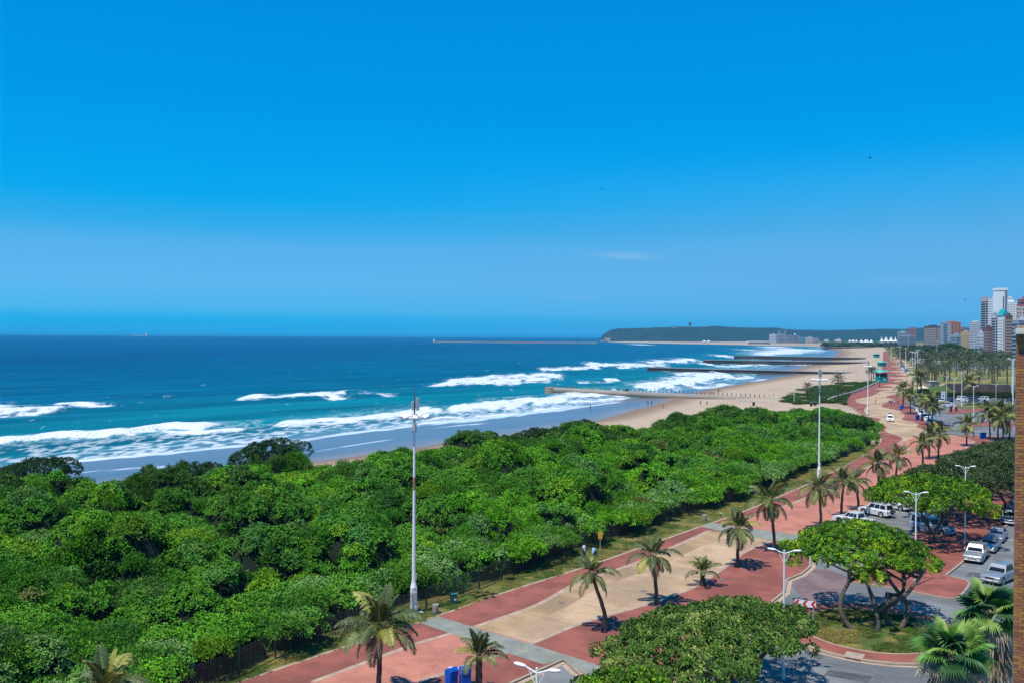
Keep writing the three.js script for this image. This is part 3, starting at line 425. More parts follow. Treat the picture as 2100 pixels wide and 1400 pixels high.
{
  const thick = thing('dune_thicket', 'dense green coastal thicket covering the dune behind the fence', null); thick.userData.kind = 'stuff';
  // near-black sheet well under the leaves, standing in for shade in the gaps
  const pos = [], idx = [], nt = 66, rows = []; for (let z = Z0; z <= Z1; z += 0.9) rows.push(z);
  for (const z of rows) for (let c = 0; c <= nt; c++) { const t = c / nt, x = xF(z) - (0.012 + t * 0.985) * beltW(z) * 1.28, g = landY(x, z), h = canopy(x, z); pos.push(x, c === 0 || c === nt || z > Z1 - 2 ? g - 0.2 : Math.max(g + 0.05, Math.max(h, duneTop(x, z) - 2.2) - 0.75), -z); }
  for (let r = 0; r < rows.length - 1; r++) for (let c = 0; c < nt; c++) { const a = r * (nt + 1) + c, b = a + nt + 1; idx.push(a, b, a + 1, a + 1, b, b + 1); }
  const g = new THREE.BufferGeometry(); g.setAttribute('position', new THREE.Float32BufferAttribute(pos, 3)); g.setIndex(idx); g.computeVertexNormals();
  tag(mesh('shade_underlay', g, std(lin(0.004, 0.012, 0.003), { side: THREE.DoubleSide, roughness: 1 }), thick), null, null, null, 'stuff');
  const r = rng(99), near = [[], [], []], mats = [], Lv = [sprig(10, 0.21, 0.115, 0.2, 1), sprig(12, 0.28, 0.065, 0.2, 2), sprig(9, 0.19, 0.14, 0.22, 3)];
  const m4 = new THREE.Matrix4(), q = new THREE.Quaternion(), q2 = new THREE.Quaternion(), up = V3(0, 1, 0), nrm = V3();
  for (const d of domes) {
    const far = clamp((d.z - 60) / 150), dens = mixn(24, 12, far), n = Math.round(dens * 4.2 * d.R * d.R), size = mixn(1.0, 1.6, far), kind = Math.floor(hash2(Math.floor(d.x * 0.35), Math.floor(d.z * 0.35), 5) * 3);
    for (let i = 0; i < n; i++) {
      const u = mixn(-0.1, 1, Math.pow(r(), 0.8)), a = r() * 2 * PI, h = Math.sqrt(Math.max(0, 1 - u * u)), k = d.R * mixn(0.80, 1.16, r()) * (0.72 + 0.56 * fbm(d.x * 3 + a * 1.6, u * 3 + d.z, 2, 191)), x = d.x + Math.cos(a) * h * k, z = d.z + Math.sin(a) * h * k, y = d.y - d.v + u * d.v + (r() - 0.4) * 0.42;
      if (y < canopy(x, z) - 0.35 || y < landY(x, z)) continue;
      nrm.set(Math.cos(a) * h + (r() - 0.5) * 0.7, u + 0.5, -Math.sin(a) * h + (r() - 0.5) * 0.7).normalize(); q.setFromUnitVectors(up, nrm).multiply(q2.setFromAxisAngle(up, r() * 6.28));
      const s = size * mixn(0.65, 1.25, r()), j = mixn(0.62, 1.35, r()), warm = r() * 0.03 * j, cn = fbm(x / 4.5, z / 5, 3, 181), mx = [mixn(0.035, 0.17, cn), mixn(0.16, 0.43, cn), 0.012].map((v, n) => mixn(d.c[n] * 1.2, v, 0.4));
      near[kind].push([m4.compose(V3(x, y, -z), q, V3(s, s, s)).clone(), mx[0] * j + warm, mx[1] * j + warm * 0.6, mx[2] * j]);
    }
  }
  { // leaves of the lower storey in every gap, shade put into their dark colour
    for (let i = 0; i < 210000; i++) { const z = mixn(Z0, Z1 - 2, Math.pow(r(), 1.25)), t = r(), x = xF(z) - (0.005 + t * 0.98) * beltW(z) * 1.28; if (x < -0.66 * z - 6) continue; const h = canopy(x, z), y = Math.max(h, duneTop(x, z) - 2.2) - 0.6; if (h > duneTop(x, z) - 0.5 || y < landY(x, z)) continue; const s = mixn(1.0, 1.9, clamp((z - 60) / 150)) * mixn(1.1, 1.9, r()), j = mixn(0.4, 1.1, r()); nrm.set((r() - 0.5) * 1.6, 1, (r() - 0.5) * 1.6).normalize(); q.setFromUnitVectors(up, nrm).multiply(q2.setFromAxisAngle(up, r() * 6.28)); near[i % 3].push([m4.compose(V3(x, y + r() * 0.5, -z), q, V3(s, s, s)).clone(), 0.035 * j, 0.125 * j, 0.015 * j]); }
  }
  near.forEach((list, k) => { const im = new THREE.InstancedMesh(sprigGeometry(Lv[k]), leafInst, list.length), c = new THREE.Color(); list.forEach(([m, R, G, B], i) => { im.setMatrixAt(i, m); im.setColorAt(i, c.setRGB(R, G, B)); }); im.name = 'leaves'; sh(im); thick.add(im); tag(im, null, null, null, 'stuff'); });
  // creeping dune plants on the sand beyond, low grey-green
  const creep = [], r2 = rng(123); for (let i = 0; i < 26000; i++) { const z = mixn(120, 250, r2()), t = 1 + 0.16 * r2() * r2(), x = xF(z) - t * beltW(z) * 1.28; if (fbm(x / 5, z / 6, 2, 131) < 0.45) continue; const y = landY(x, z), s = mixn(0.6, 1.3, r2()); creep.push([m4.compose(V3(x, y + 0.1, -z), q.setFromAxisAngle(up, r2() * 6.28), V3(s * 1.3, s * 0.8, s * 1.3)).clone(), 0.075 * s, 0.14 * s, 0.05 * s]); }
  for (let i = 0; i < 30000; i++) { const z = mixn(285, 480, r2()), x0 = xF(z) - 1, x = x0 - Math.pow(r2(), 1.2) * beltW(z) * 1.1 * (0.5 + 0.8 * fbm(z / 14, 1.5, 2, 3)); if (fbm(x / 6, z / 9, 3, 141) < 0.43 || z < 312 + 20 * fbm(x / 10, 2, 2, 8)) continue; const s = mixn(1.2, 2.2, r2()), k = mixn(0.7, 1.3, r2()); creep.push([m4.compose(V3(x, landY(x, z) + 0.35 * fbm(x / 6, z / 6, 2, 9) + 0.1, -z), q.setFromAxisAngle(up, r2() * 6.28), V3(s * 1.4, s, s * 1.4)).clone(), 0.07 * k, 0.145 * k, 0.04 * k]); }
  const im = new THREE.InstancedMesh(sprigGeometry(Lv[1]), leafInst, creep.length), c = new THREE.Color(); creep.forEach(([m, R, G, B], i) => { im.setMatrixAt(i, m); im.setColorAt(i, c.setRGB(R, G, B)); }); im.name = numbered('dune_creeper'); sh(im); scene.add(im); tag(im, 'low grey-green creeping plants on the sand of the dune', null, null, 'stuff');
  // grass blades on the verge and on the traffic island
  const tuft = new THREE.BufferGeometry(), tp = []; for (let i = 0; i < 7; i++) { const a = i * 0.9, d = 0.05, x = Math.cos(a) * d, z = Math.sin(a) * d, w = 0.012; tp.push(x - w, 0, z, x + w, 0, z, x * 2.2, 0.09 + 0.03 * (i % 3), z * 2.2); } tuft.setAttribute('position', new THREE.Float32BufferAttribute(tp, 3)); tuft.computeVertexNormals();
  const gl = [], r3 = rng(321);
  for (let i = 0; i < 24000; i++) { const z = mixn(55, 200, Math.pow(r3(), 1.4)), x = xF(z) + r3() * 5; if (fbm(x / 2, z / 2, 3, 151) < 0.46) continue; gl.push([x, 0.004, -z]); }
  for (let i = 0; i < 9000; i++) { const a = r3() * 6.28, q3 = 5.5 * Math.sqrt(r3()), x = C0[0] + Math.cos(a) * q3, z = C0[1] + Math.sin(a) * q3; if (fbm(x / 1.5, z / 1.5, 3, 161) < 0.42) continue; gl.push([x, 0.03 + 0.2 * (1 - (q3 / 5.57) ** 2), z]); }
  const inProm = (x, z) => { let c = false; for (let i = 0, j = promPoly.length - 1; i < promPoly.length; j = i++) { const [xi, zi] = promPoly[i], [xj, zj] = promPoly[j]; if ((zi > z) !== (zj > z) && x < ((xj - xi) * (z - zi)) / (zj - zi) + xi) c = !c; } return c; };
  const keep = gl.filter(([x, , z], i) => i > 0 && !inProm(x, z)), gim = new THREE.InstancedMesh(tuft, leafInst, keep.length);
  keep.forEach(([x, y, z], i) => { const s = mixn(0.6, 1.3, r3()), k = r3(), yl = sstep(0.4, 0.6, fbm(x / 3, z / 3, 3, 171)); gim.setMatrixAt(i, m4.compose(V3(x, y, z), q.setFromAxisAngle(up, r3() * 6.28), V3(s * 1.6, s, s * 1.6))); gim.setColorAt(i, c.setRGB(mixn(0.09, 0.30, yl) * (0.7 + 0.6 * k), mixn(0.15, 0.25, yl) * (0.7 + 0.6 * k), mixn(0.03, 0.07, yl))); });
  gim.name = numbered('grass'); scene.add(sh(gim)); tag(gim, 'short dry grass blades on the verge and the traffic island', null, null, 'stuff');
}
// ---------------------------------------------------------------- trees of the dune that stand out of the thicket
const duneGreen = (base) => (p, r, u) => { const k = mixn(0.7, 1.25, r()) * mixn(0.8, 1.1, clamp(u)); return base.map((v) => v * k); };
function duneTree(label, px, py, topH, dist, R, seed, col, wind = 0.35, stems = 5, group) {
  const [x, , z] = out(px, py, dist), g = landY(x, dist), o = thing('dune_tree', label, 'tree', [x, g, z], 0, group), r = rng(seed), H = topH - g, lumps = [];
  for (let i = 0; i < 16; i++) { const a = r() * 6.28, d = Math.sqrt(r()) * R * 0.8, dx = Math.cos(a) * d, q = R * mixn(0.22, 0.4, r()); lumps.push([dx, H - q * 0.7 - (1 - (dx / R + 1) / 2) * wind * H * 0.5 - (d / R) ** 2 * H * 0.16 - r() * 0.5, Math.sin(a) * d * 0.85, q, 0.62]); }
  for (let i = 0; i < 8; i++) { const a = r() * 6.28, d = R * mixn(0.5, 0.95, r()), q = R * mixn(0.18, 0.26, r()); lumps.push([Math.cos(a) * d, H * mixn(0.42, 0.62, r()), Math.sin(a) * d * 0.8, q, 0.7]); }
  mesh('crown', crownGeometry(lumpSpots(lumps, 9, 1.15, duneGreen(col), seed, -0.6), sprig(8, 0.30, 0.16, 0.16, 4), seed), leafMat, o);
  for (let i = 0; i < stems; i++) { const tr = [], a = (i - stems / 2) / stems * R * 1.3, b = lumps[i * 2]; tr.push(tubeLimb([V3(a * 0.7, -0.3, (r() - 0.5)), V3(a * 0.75 + (r() - 0.5) * 0.5, H * 0.35, (r() - 0.5)), V3(b[0], b[1] + 0.2, b[2])], 0.15, 0.06, 8, 6)); tr.push(tubeLimb([V3(a * 0.75, H * 0.33, 0), V3(a + 0.6, H * 0.5, 0.3), V3(a + 1.2, H * 0.68, 0.4)], 0.08, 0.04, 6, 5)); mesh('trunk', tr, M.bark, o); }
  return o;
}
const DK = [0.020, 0.070, 0.020], DK2 = [0.028, 0.085, 0.026], MD = [0.042, 0.15, 0.02];
duneTree('dark windswept tree on the sand with bare stems and beach showing beneath', 60, 1040, 7.1, 130, 6.8, 201, DK, 0.45, 7);
duneTree('wide dark tree dome rising highest above the thicket beside the wet sand', 556, 930, 9.2, 134, 5.8, 202, DK2, 0.2, 5);
duneTree('small dark umbrella-shaped tree at the beach edge of the thicket near the concrete jetty', 1196, 866, 5.0, 206, 2.9, 203, DK, 0.1, 3);
duneTree('rounded dark tree at the far end of the thicket beside the wide promenade', 1742, 880, 6.0, 214, 5.2, 204, MD, 0.1, 4);
duneTree('big deep green tree behind the slim white mast at the end of the thicket', 1664, 880, 6.6, 205, 6.4, 205, DK2, 0.1, 4);
duneTree('dark tree crown on the seaward ridge of the thicket left of the umbrella-shaped tree', 1100, 890, 6.2, 178, 4.6, 206, DK2, 0.2, 4);
duneTree('shaded dark tree with a black hollow below, in the middle of the thicket', 1168, 935, 6.4, 158, 4.8, 207, DK, 0.2, 4);
duneTree('grey-green bushy tree between the thicket ridge and the first coconut palms', 1300, 930, 6.4, 150, 5.0, 208, MD, 0.15, 4);
duneTree('dark tree with a flat top in the thicket behind the tall floodlight mast', 905, 965, 6.8, 133, 4.4, 209, MD, 0.2, 4);
duneTree('low dark tree on the thicket ridge right of the bare-stemmed tree', 395, 965, 6.6, 126, 4.6, 210, DK2, 0.3, 4);
// ---------------------------------------------------------------- palms
const frondMats = [new THREE.MeshPhysicalMaterial({ color: lin(0.070, 0.105, 0.024), roughness: 0.55, side: THREE.DoubleSide }), new THREE.MeshPhysicalMaterial({ color: lin(0.125, 0.165, 0.032), roughness: 0.5, side: THREE.DoubleSide }), new THREE.MeshPhysicalMaterial({ color: lin(0.30, 0.30, 0.05), roughness: 0.55, side: THREE.DoubleSide }), new THREE.MeshPhysicalMaterial({ color: lin(0.22, 0.15, 0.085), roughness: 0.9, side: THREE.DoubleSide })];
const rachisMat = std(lin(0.34, 0.31, 0.13), { roughness: 0.6 });
// a feather leaf that starts at the origin and leans out along +x; e = start elevation, bend = how far the tip hangs
function frondGeometry(len, e, bend, pairs, seed, wide = 1) {
  const r = rng(seed), N = 10, P = [V3(0, 0, 0)]; let a = e; for (let i = 0; i < N; i++) { P.push(P[i].clone().add(V3(Math.cos(a), Math.sin(a), 0).multiplyScalar(len / N))); a -= bend / N * (0.5 + i / N); }
  const c = new THREE.CatmullRomCurve3(P), pos = [];
  const tri = (...v) => { for (const p of v) pos.push(p.x, p.y, p.z); };
  for (let i = 0; i < pairs; i++) for (const s of [-1, 1]) {
    const t = 0.16 + 0.83 * (i + r() * 0.5) / pairs, p = c.getPointAt(t), d = c.getTangentAt(t), sd = V3(0, 0, s), up = sd.clone().cross(d).multiplyScalar(s), l = len * 0.33 * wide * (Math.sin(PI * Math.pow(t, 0.72)) * 0.9 + 0.14) * mixn(0.8, 1.12, r()), w = 0.036 * wide + 0.016 * r();
    const dir = sd.clone().multiplyScalar(0.8).addScaledVector(d, 0.62).addScaledVector(up, 0.22 + 0.2 * (r() - 0.5)).normalize(), m = p.clone().addScaledVector(dir, l * 0.5), tip = p.clone().addScaledVector(dir, l * 0.9).add(V3(0, -l * mixn(0.2, 0.55, r()), 0)), wv = d.clone().multiplyScalar(w);
    tri(p, m.clone().sub(wv), m.clone().add(wv)); tri(m.clone().sub(wv), tip, m.clone().add(wv));
  }
  const g = new THREE.BufferGeometry(); g.setAttribute('position', new THREE.Float32BufferAttribute(pos, 3)); g.computeVertexNormals(); return [g, tubeLimb(P, 0.035, 0.008, 8, 4)];
}
const frondKinds = [[2.3, 1.42, 0.5], [2.5, 1.1, 1.1], [2.6, 0.75, 1.5], [2.6, 0.4, 1.7], [2.4, 0.05, 1.7], [2.2, -0.4, 1.2]].map(([l, e, b], i) => [0, 1].map((v) => frondGeometry(l * (1 + 0.06 * v), e - 0.12 * v, b + 0.25 * v, 52, 300 + i * 7 + v)));
const trunkShape = (h, lean, r0, r1) => { const P = [V3(0, -0.1, 0), V3(lean * 0.05, h * 0.3, 0), V3(lean * 0.55, h * 0.7, 0.02), V3(lean, h, 0)], c = new THREE.CatmullRomCurve3(P), parts = [tubeLimb(P, r0, r1, 22, 9)]; for (let i = 1; i < h / 0.16; i++) { const t = i * 0.16 / h; if (t > 0.97) break; const p = c.getPointAt(t); parts.push(put(new THREE.TorusGeometry(mixn(r0, r1, t) * 1.0, 0.016, 4, 9), 0, 0, 0, PI / 2)); parts[parts.length - 1].translate(p.x, p.y, p.z); } return parts; };
function coconutPalm(label, x, z, h, { lean = 0, size = 1, seed = 1, turn = 0, n = 20, young = 0, dead = 3, yellow = 0.15 } = {}) {
  const o = thing('coconut_palm', label, 'palm tree', [x, 0, z], turn, 'coconut palms along the promenade'), r = rng(seed * 977 + 3); if (!lean && !young) lean = (r() - 0.5) * 0.9;
  mesh('trunk', trunkShape(h, lean, young ? 0.26 : 0.19, young ? 0.2 : 0.125), M.palmBark, o);
  const fibre = []; for (let i = 0; i < 12; i++) { const a = r() * 6.28; fibre.push(rod(V3(lean + Math.cos(a) * 0.1, h - 0.35, Math.sin(a) * 0.1), V3(lean + Math.cos(a) * 0.28, h - 0.02 + 0.3 * r(), Math.sin(a) * 0.28), 0.05, 0.03, 5)); } fibre.push(put(new THREE.SphereGeometry(0.24, 9, 7), lean, h + 0.02, 0)); mesh('crown_shaft', fibre, std(lin(0.2, 0.16, 0.09), { map: rep(coarse, 0.5) }), o);
  for (let i = 0; i < n; i++) {
    const q = i / (n - 1), k = young ? Math.min(5, Math.floor(q * 3.6)) : Math.min(5, Math.floor(q * 5.6 + r() * 0.8)), [lg, rg] = frondKinds[k][i % 2], yl = r();
    const f = mesh('frond', lg, k === 5 && i >= n - dead ? frondMats[3] : yl < yellow ? frondMats[2] : yl < 0.45 ? frondMats[1] : frondMats[0], o); f.position.set(lean, h + 0.05, 0); f.rotation.y = i * 2.399 + r() * 0.5; f.rotation.x = (r() - 0.5) * 0.5; f.scale.setScalar(size * mixn(0.95, 1.2, r()));
    mesh('stalk', rg, rachisMat, f);
  }
  if (!young && h > 3) { for (let i = 0; i < 3; i++) { const a = r() * 6.28; mesh('coconut', put(new THREE.SphereGeometry(0.13, 10, 8), lean + Math.cos(a) * 0.24, h - 0.12, Math.sin(a) * 0.24), std(lin(0.16, 0.17, 0.05), { roughness: 0.6 }), o); } }
  return o;
}
{ // [label, base in the photo (or metres), trunk height, settings]
  const L = [
    ['tall coconut palm at the near end of the promenade, trunk leaving the frame below', [-8.6, -58.5], 4.6, { size: 1.12, seed: 1, n: 20, yellow: 0.2 }],
    ['short stubby coconut palm beside the pair of blue bins', [-2.1, -59.6], 2.5, { size: 0.78, seed: 2, n: 13, young: 1, yellow: 0.25 }],
    ['curved coconut palm left of the round blue sign, leaning towards the sea', at(1241, 1291), 4.4, { lean: -1.1, size: 0.86, seed: 3, n: 14, dead: 3 }],
    ['straight coconut palm just behind the round blue sign', at(1346, 1239), 4.2, { lean: -0.35, size: 0.92, seed: 4, n: 17, dead: 3 }],
    ['little coconut palm with hardly any trunk at the edge of the tan paving', at(1441, 1200), 1.15, { size: 0.74, seed: 5, n: 11, young: 1 }],
    ['coconut palm in front of the grey paving band, crown over the tan paving', at(1513, 1162), 3.9, { size: 0.92, seed: 6, n: 18, yellow: 0.22 }],
    ['tallest coconut palm behind the double street lamp on the red corner', at(1588, 1131), 5.6, { lean: -0.5, size: 1.12, seed: 7, n: 20 }],
    ['coconut palm standing before the second white mast', at(1684, 1083), 4.9, { lean: -0.3, size: 1.06, seed: 8, n: 19 }],
    ['coconut palm right of the white mast, near the first white parked car', at(1726, 1059), 4.6, { size: 1.06, seed: 9, n: 18 }],
    ['thin leaning coconut palm beside the white car with a spare wheel', at(1761, 1045), 3.9, { lean: -0.5, size: 0.95, seed: 10, n: 14 }],
    ['coconut palm left of the blue bin by the parked white cars', at(1802, 1028), 5.4, { size: 1.06, seed: 11, n: 18 }],
    ['coconut palm with upright fronds on the pink paving beyond the blue bin', at(1838, 986), 4.0, { size: 1.06, seed: 12, n: 15 }],
    ['coconut palm with yellow lower fronds above the dark street trees', at(1893, 958), 4.3, { size: 1.0, seed: 13, n: 15, yellow: 0.3 }],
    ['coconut palm with a bushy upright crown left of the lone palm by the car park', at(1925, 938), 4.6, { size: 1.15, seed: 14, n: 18 }],
    ['thin coconut palm behind the palm with yellow lower fronds', at(1906, 940), 4.6, { size: 1.05, seed: 25, n: 15 }],
    ['lone coconut palm on the red paving beside the car park', at(1983, 914), 4.6, { size: 1.25, seed: 15, n: 18, yellow: 0.25 }],
    ['palm with pale broken fronds at the bottom edge, in front of the green fence', [-22.4, -49.6], 4.1, { size: 0.95, seed: 16, n: 12, young: 1, yellow: 0.5 }],
    ['first coconut palm of the clump beside the car park exit', at(2031, 900), 6.0, { size: 1.35, seed: 17, n: 18 }],
    ['coconut palm in the middle of the clump beside the car park exit', at(2047, 902), 7.2, { size: 1.35, seed: 18, n: 19 }],
    ['coconut palm at the front of the clump beside the car park exit', at(2058, 906), 5.2, { size: 1.4, seed: 19, n: 20, yellow: 0.25 }],
    ['coconut palm at the right end of the clump, by the brick pier', at(2071, 898), 6.0, { size: 1.35, seed: 20, n: 18 }],
    ['coconut palm before the maroon pickup in the beach car park', at(1912, 874), 5.8, { size: 1.35, seed: 21, n: 18 }],
    ['coconut palm left of the maroon pickup, its crown over white cars', at(1905, 872), 6.6, { size: 1.3, seed: 22, n: 16 }],
    ['slim coconut palm beside the second far blue bin', at(1891, 862), 5.6, { size: 1.3, seed: 23, n: 16 }],
    ['coconut palm between the two far blue bins of the promenade', at(1868, 848), 5.6, { size: 1.4, seed: 24, n: 17 }],
    ['coconut palm behind the far blue bin at the head of the parked row', at(1853, 836), 6.4, { size: 1.5, seed: 26, n: 17 }],
    ['coconut palm at the far corner of the car park, beside the tall white pole', at(1882, 812), 8.0, { size: 1.7, seed: 27, n: 18 }],
    ['dark coconut palm on the lawn island inside the car park', at(1988, 829), 8.2, { size: 1.5, seed: 28, n: 17 }],
  ];
  for (const [label, [x, z], h, s] of L) coconutPalm(label, x, z, h, { turn: s.seed * 1.3 * (s.lean ? 0 : 1), ...s });
}
// far palms: the same build with fewer pieces
function farPalmProto(seed, h) {
  const o = thing('distant_palm', 'grey-green palm of the far lawns', 'palm tree', [0, 0, 0], 0, 'palms scattered over the far lawns'), r = rng(seed);
  mesh('trunk', tubeLimb([V3(0, -0.2, 0), V3(0.1, h * 0.5, 0), V3(0.3 * (r() - 0.5), h, 0)], 0.26, 0.17, 6, 6), M.palmBark, o);
  const fr = []; for (let i = 0; i < 15; i++) { const [a, b] = frondGeometry(2.9, mixn(1.3, -0.2, i / 14), mixn(0.6, 1.7, i / 14), 18, seed * 31 + i, 1.5); for (const g of [a, b]) { g.rotateY(i * 2.4 + r()); g.translate(0, h, 0); fr.push(g); } }
  mesh('crown', fr, std(lin(0.075, 0.10, 0.045), { side: THREE.DoubleSide, roughness: 0.6 }), o); return o;
}
{
  const protos = [farPalmProto(1, 5.5), farPalmProto(2, 7), farPalmProto(3, 4)], spots = [[1889, 812], [1905, 783], [1917, 782], [1912, 790], [1937, 782], [1925, 772], [1948, 780], [1962, 770], [1975, 781], [1984, 785], [1990, 772], [2010, 778], [2020, 768], [2046, 779], [2052, 770], [2040, 790], [2066, 789], [2008, 791], [2076, 770], [2086, 782], [1898, 766], [1910, 758], [1921, 754], [1934, 752], [1945, 757], [1957, 752], [1966, 760], [1978, 756], [1985, 751], [1996, 760], [2004, 754], [2016, 757], [2030, 761], [2038, 752], [2049, 758], [2061, 752], [2070, 757], [2082, 750], [1880, 757], [1870, 748], [1861, 742], [1853, 737], [1844, 733], [1838, 736], [1848, 744], [1890, 747], [1901, 744], [1915, 741], [1929, 740], [1950, 744], [1972, 743], [1994, 744], [2012, 742], [2034, 743], [2056, 742], [1828, 727], [1833, 731], [1824, 729], [1887, 795], ...Array.from({ length: 20 }, (_, i) => [1884 + (i * 126.1) % 204, 739 + (i * 37) % 47])], r = rng(4242);
  const farLabel = (px, py) => (px < 1870 ? 'palm in the dark row along the far end of the promenade' : py > 786 ? 'grey-green palm close behind the car park, in front of the lawns' : py > 765 ? 'grey-green palm on the open yellowish lawn behind the long low building' : py > 750 ? 'grey-green palm in the crowded belt before the parked coaches and cars' : 'dark palm in the farthest belt, at the feet of the tall buildings');
  spots.forEach(([px, py], i) => { const [x, z] = at(px, py), p = protos[i % 3], s = mixn(1.0, 1.5, r()) * (i < 20 ? 1.05 : 1.2); if (i < 3) { p.position.set(x, 0, z); p.scale.setScalar(s); tag(p, farLabel(px, py)); } else dup(p, [x, 0, z], r() * 6.28, farLabel(px, py), null, s); });
  const b = [[[1656, 818], 0.9, 'single palm with a spiky crown on the sandy plaza, left of its windblown neighbour'], [[1719, 824], 1.15, 'windblown palm beside the promenade wall, fronds streaming to the right'], [[1687, 812], 0.7, 'small palm half hidden behind the second white mast'], [[1787, 784], 1.1, 'palm beside the turquoise lifeguard hut, touching its left side'], [[1783, 786], 0.9, 'shorter palm on the left of the palm touching the turquoise hut'], [[1792, 778], 1.2, 'tallest palm behind the turquoise lifeguard hut']];
  b.forEach(([[px, py], s, label], i) => { const [x, z] = at(px, py, -0.6), p = dup(protos[i % 3], [x, landY(x, -z), z], i * 2, label, 'palms of the beach edge', s); });
}
// ---------------------------------------------------------------- fan palms beside the building
function fanLeaf(R, seg, seed, droop) { // pleated fan on a stalk, stalk from the origin along +x
  const r = rng(seed), st = R * 0.85, pos = [], tri = (...v) => { for (const p of v) pos.push(p.x, p.y, p.z); }, c = V3(st, 0.02, 0);
  for (let i = 0; i < seg; i++) { const a0 = mixn(-2.3, 2.3, i / seg), a1 = mixn(-2.3, 2.3, (i + 1) / seg), am = (a0 + a1) / 2, l = R * (0.78 + 0.22 * Math.cos(am)) * mixn(0.9, 1.08, r()), P = (a, d, y) => c.clone().add(V3(Math.cos(a) * d, y - droop * (d / R) ** 2 * 0.35, Math.sin(a) * d)); const v0 = P(a0, l * 0.62, -0.03), v1 = P(a1, l * 0.62, -0.03), m = P(am, l * 0.6, 0.045), t = P(am + (r() - 0.5) * 0.06, l, -0.1 - droop * 0.25 * r()); tri(c, v0, m); tri(c, m, v1); tri(v0, t, m); tri(m, t, v1); }
  const g = new THREE.BufferGeometry(); g.setAttribute('position', new THREE.Float32BufferAttribute(pos, 3)); g.computeVertexNormals(); return [g, rod(V3(0, 0, 0), c, 0.035, 0.02, 5)];
}
const fanKinds = [0, 1, 2, 3].map((i) => fanLeaf(0.95, 34, 700 + i, [0.1, 0.4, 0.8, 1.1][i]));
function deadFrond(len, seed) { const r = rng(seed), pos = [], tri = (...v) => { for (const p of v) pos.push(p.x, p.y, p.z); }; for (let i = 0; i < 9; i++) { const a = (i - 4) * 0.075, w = 0.035, l = len * mixn(0.65, 1, r()), b = V3(Math.sin(a) * 0.2, -0.35, 0.02), m = V3(Math.sin(a) * l * 0.5, -l * 0.6, 0.1 * r()), t = V3(Math.sin(a) * l * 0.62 + 0.1 * (r() - 0.5), -l, 0.16 * (r() - 0.3)); tri(b, m.clone().add(V3(-w, 0, 0)), m.clone().add(V3(w, 0, 0.02))); tri(m.clone().add(V3(-w, 0, 0)), t, m.clone().add(V3(w, 0, 0.02))); } tri(V3(-0.03, 0, 0), V3(0.03, 0, 0), V3(0, -0.5, 0.03)); const g = new THREE.BufferGeometry(); g.setAttribute('position', new THREE.Float32BufferAttribute(pos, 3)); g.computeVertexNormals(); return g; }
const deadGeos = [0, 1, 2, 3].map((i) => deadFrond(1.5, 800 + i)), deadMats = [std(lin(0.26, 0.20, 0.13), { side: THREE.DoubleSide }), std(lin(0.16, 0.115, 0.075), { side: THREE.DoubleSide }), std(lin(0.38, 0.31, 0.22), { side: THREE.DoubleSide })];
const fanMats = [std(lin(0.095, 0.25, 0.035), { side: THREE.DoubleSide, roughness: 0.6 }), std(lin(0.20, 0.33, 0.06), { side: THREE.DoubleSide, roughness: 0.6 }), std(lin(0.04, 0.115, 0.035), { side: THREE.DoubleSide, roughness: 0.5 })];
function fanPalm(label, [x, y, z], seed, n, skirt) {
  const o = thing('fan_palm', label, 'palm tree', [x, -0.13, z], 0, 'shaggy fan palms beside the building'), r = rng(seed); y += 0.13;
  mesh('trunk', trunkShape(y - 0.1, 0, 0.32, 0.25), M.palmBark, o);
  for (let i = 0; i < n; i++) { const q = i / n, k = Math.min(3, Math.floor(q * 4)), [lg, sg] = fanKinds[k], f = mesh('fan_leaf', lg, q > 0.8 ? deadMats[2] : fanMats[Math.floor(r() * 3)], o); f.position.set(0, y + 0.15, 0); f.rotation.set((r() - 0.5) * 1.3, i * 2.399 + r() * 0.4, mixn(1.25, -0.55, q), 'YXZ'); f.scale.setScalar(mixn(0.9, 1.15, r())); mesh('stalk', sg, rachisMat, f); }
  for (let i = 0; i < 110; i++) { const h = r() * r() * skirt, a = r() * 6.28, k = 0.26 + 0.3 * (1 - h / skirt) + 0.2 * r(), f = mesh('dead_leaf', deadGeos[i % 4], deadMats[r() < 0.45 ? 0 : r() < 0.6 ? 1 : 2], o); f.position.set(Math.sin(a) * k * 0.6, y - 0.1 - h, Math.cos(a) * k * 0.6); f.rotation.set(-0.42 * (1 - h / skirt) - 0.1, a, 0, 'YXZ'); f.scale.set(1 + r(), mixn(0.8, 1.3, r()), 1); }
  return o;
}
fanPalm('tall shaggy fan palm touching the brick pier, a long skirt of dead leaves below', out(2034, 1268, 42), 31, 30, 4.5);
fanPalm('lower fan palm in the bottom corner, left of the taller shaggy one', out(1957, 1352, 38.5), 32, 28, 3.2);
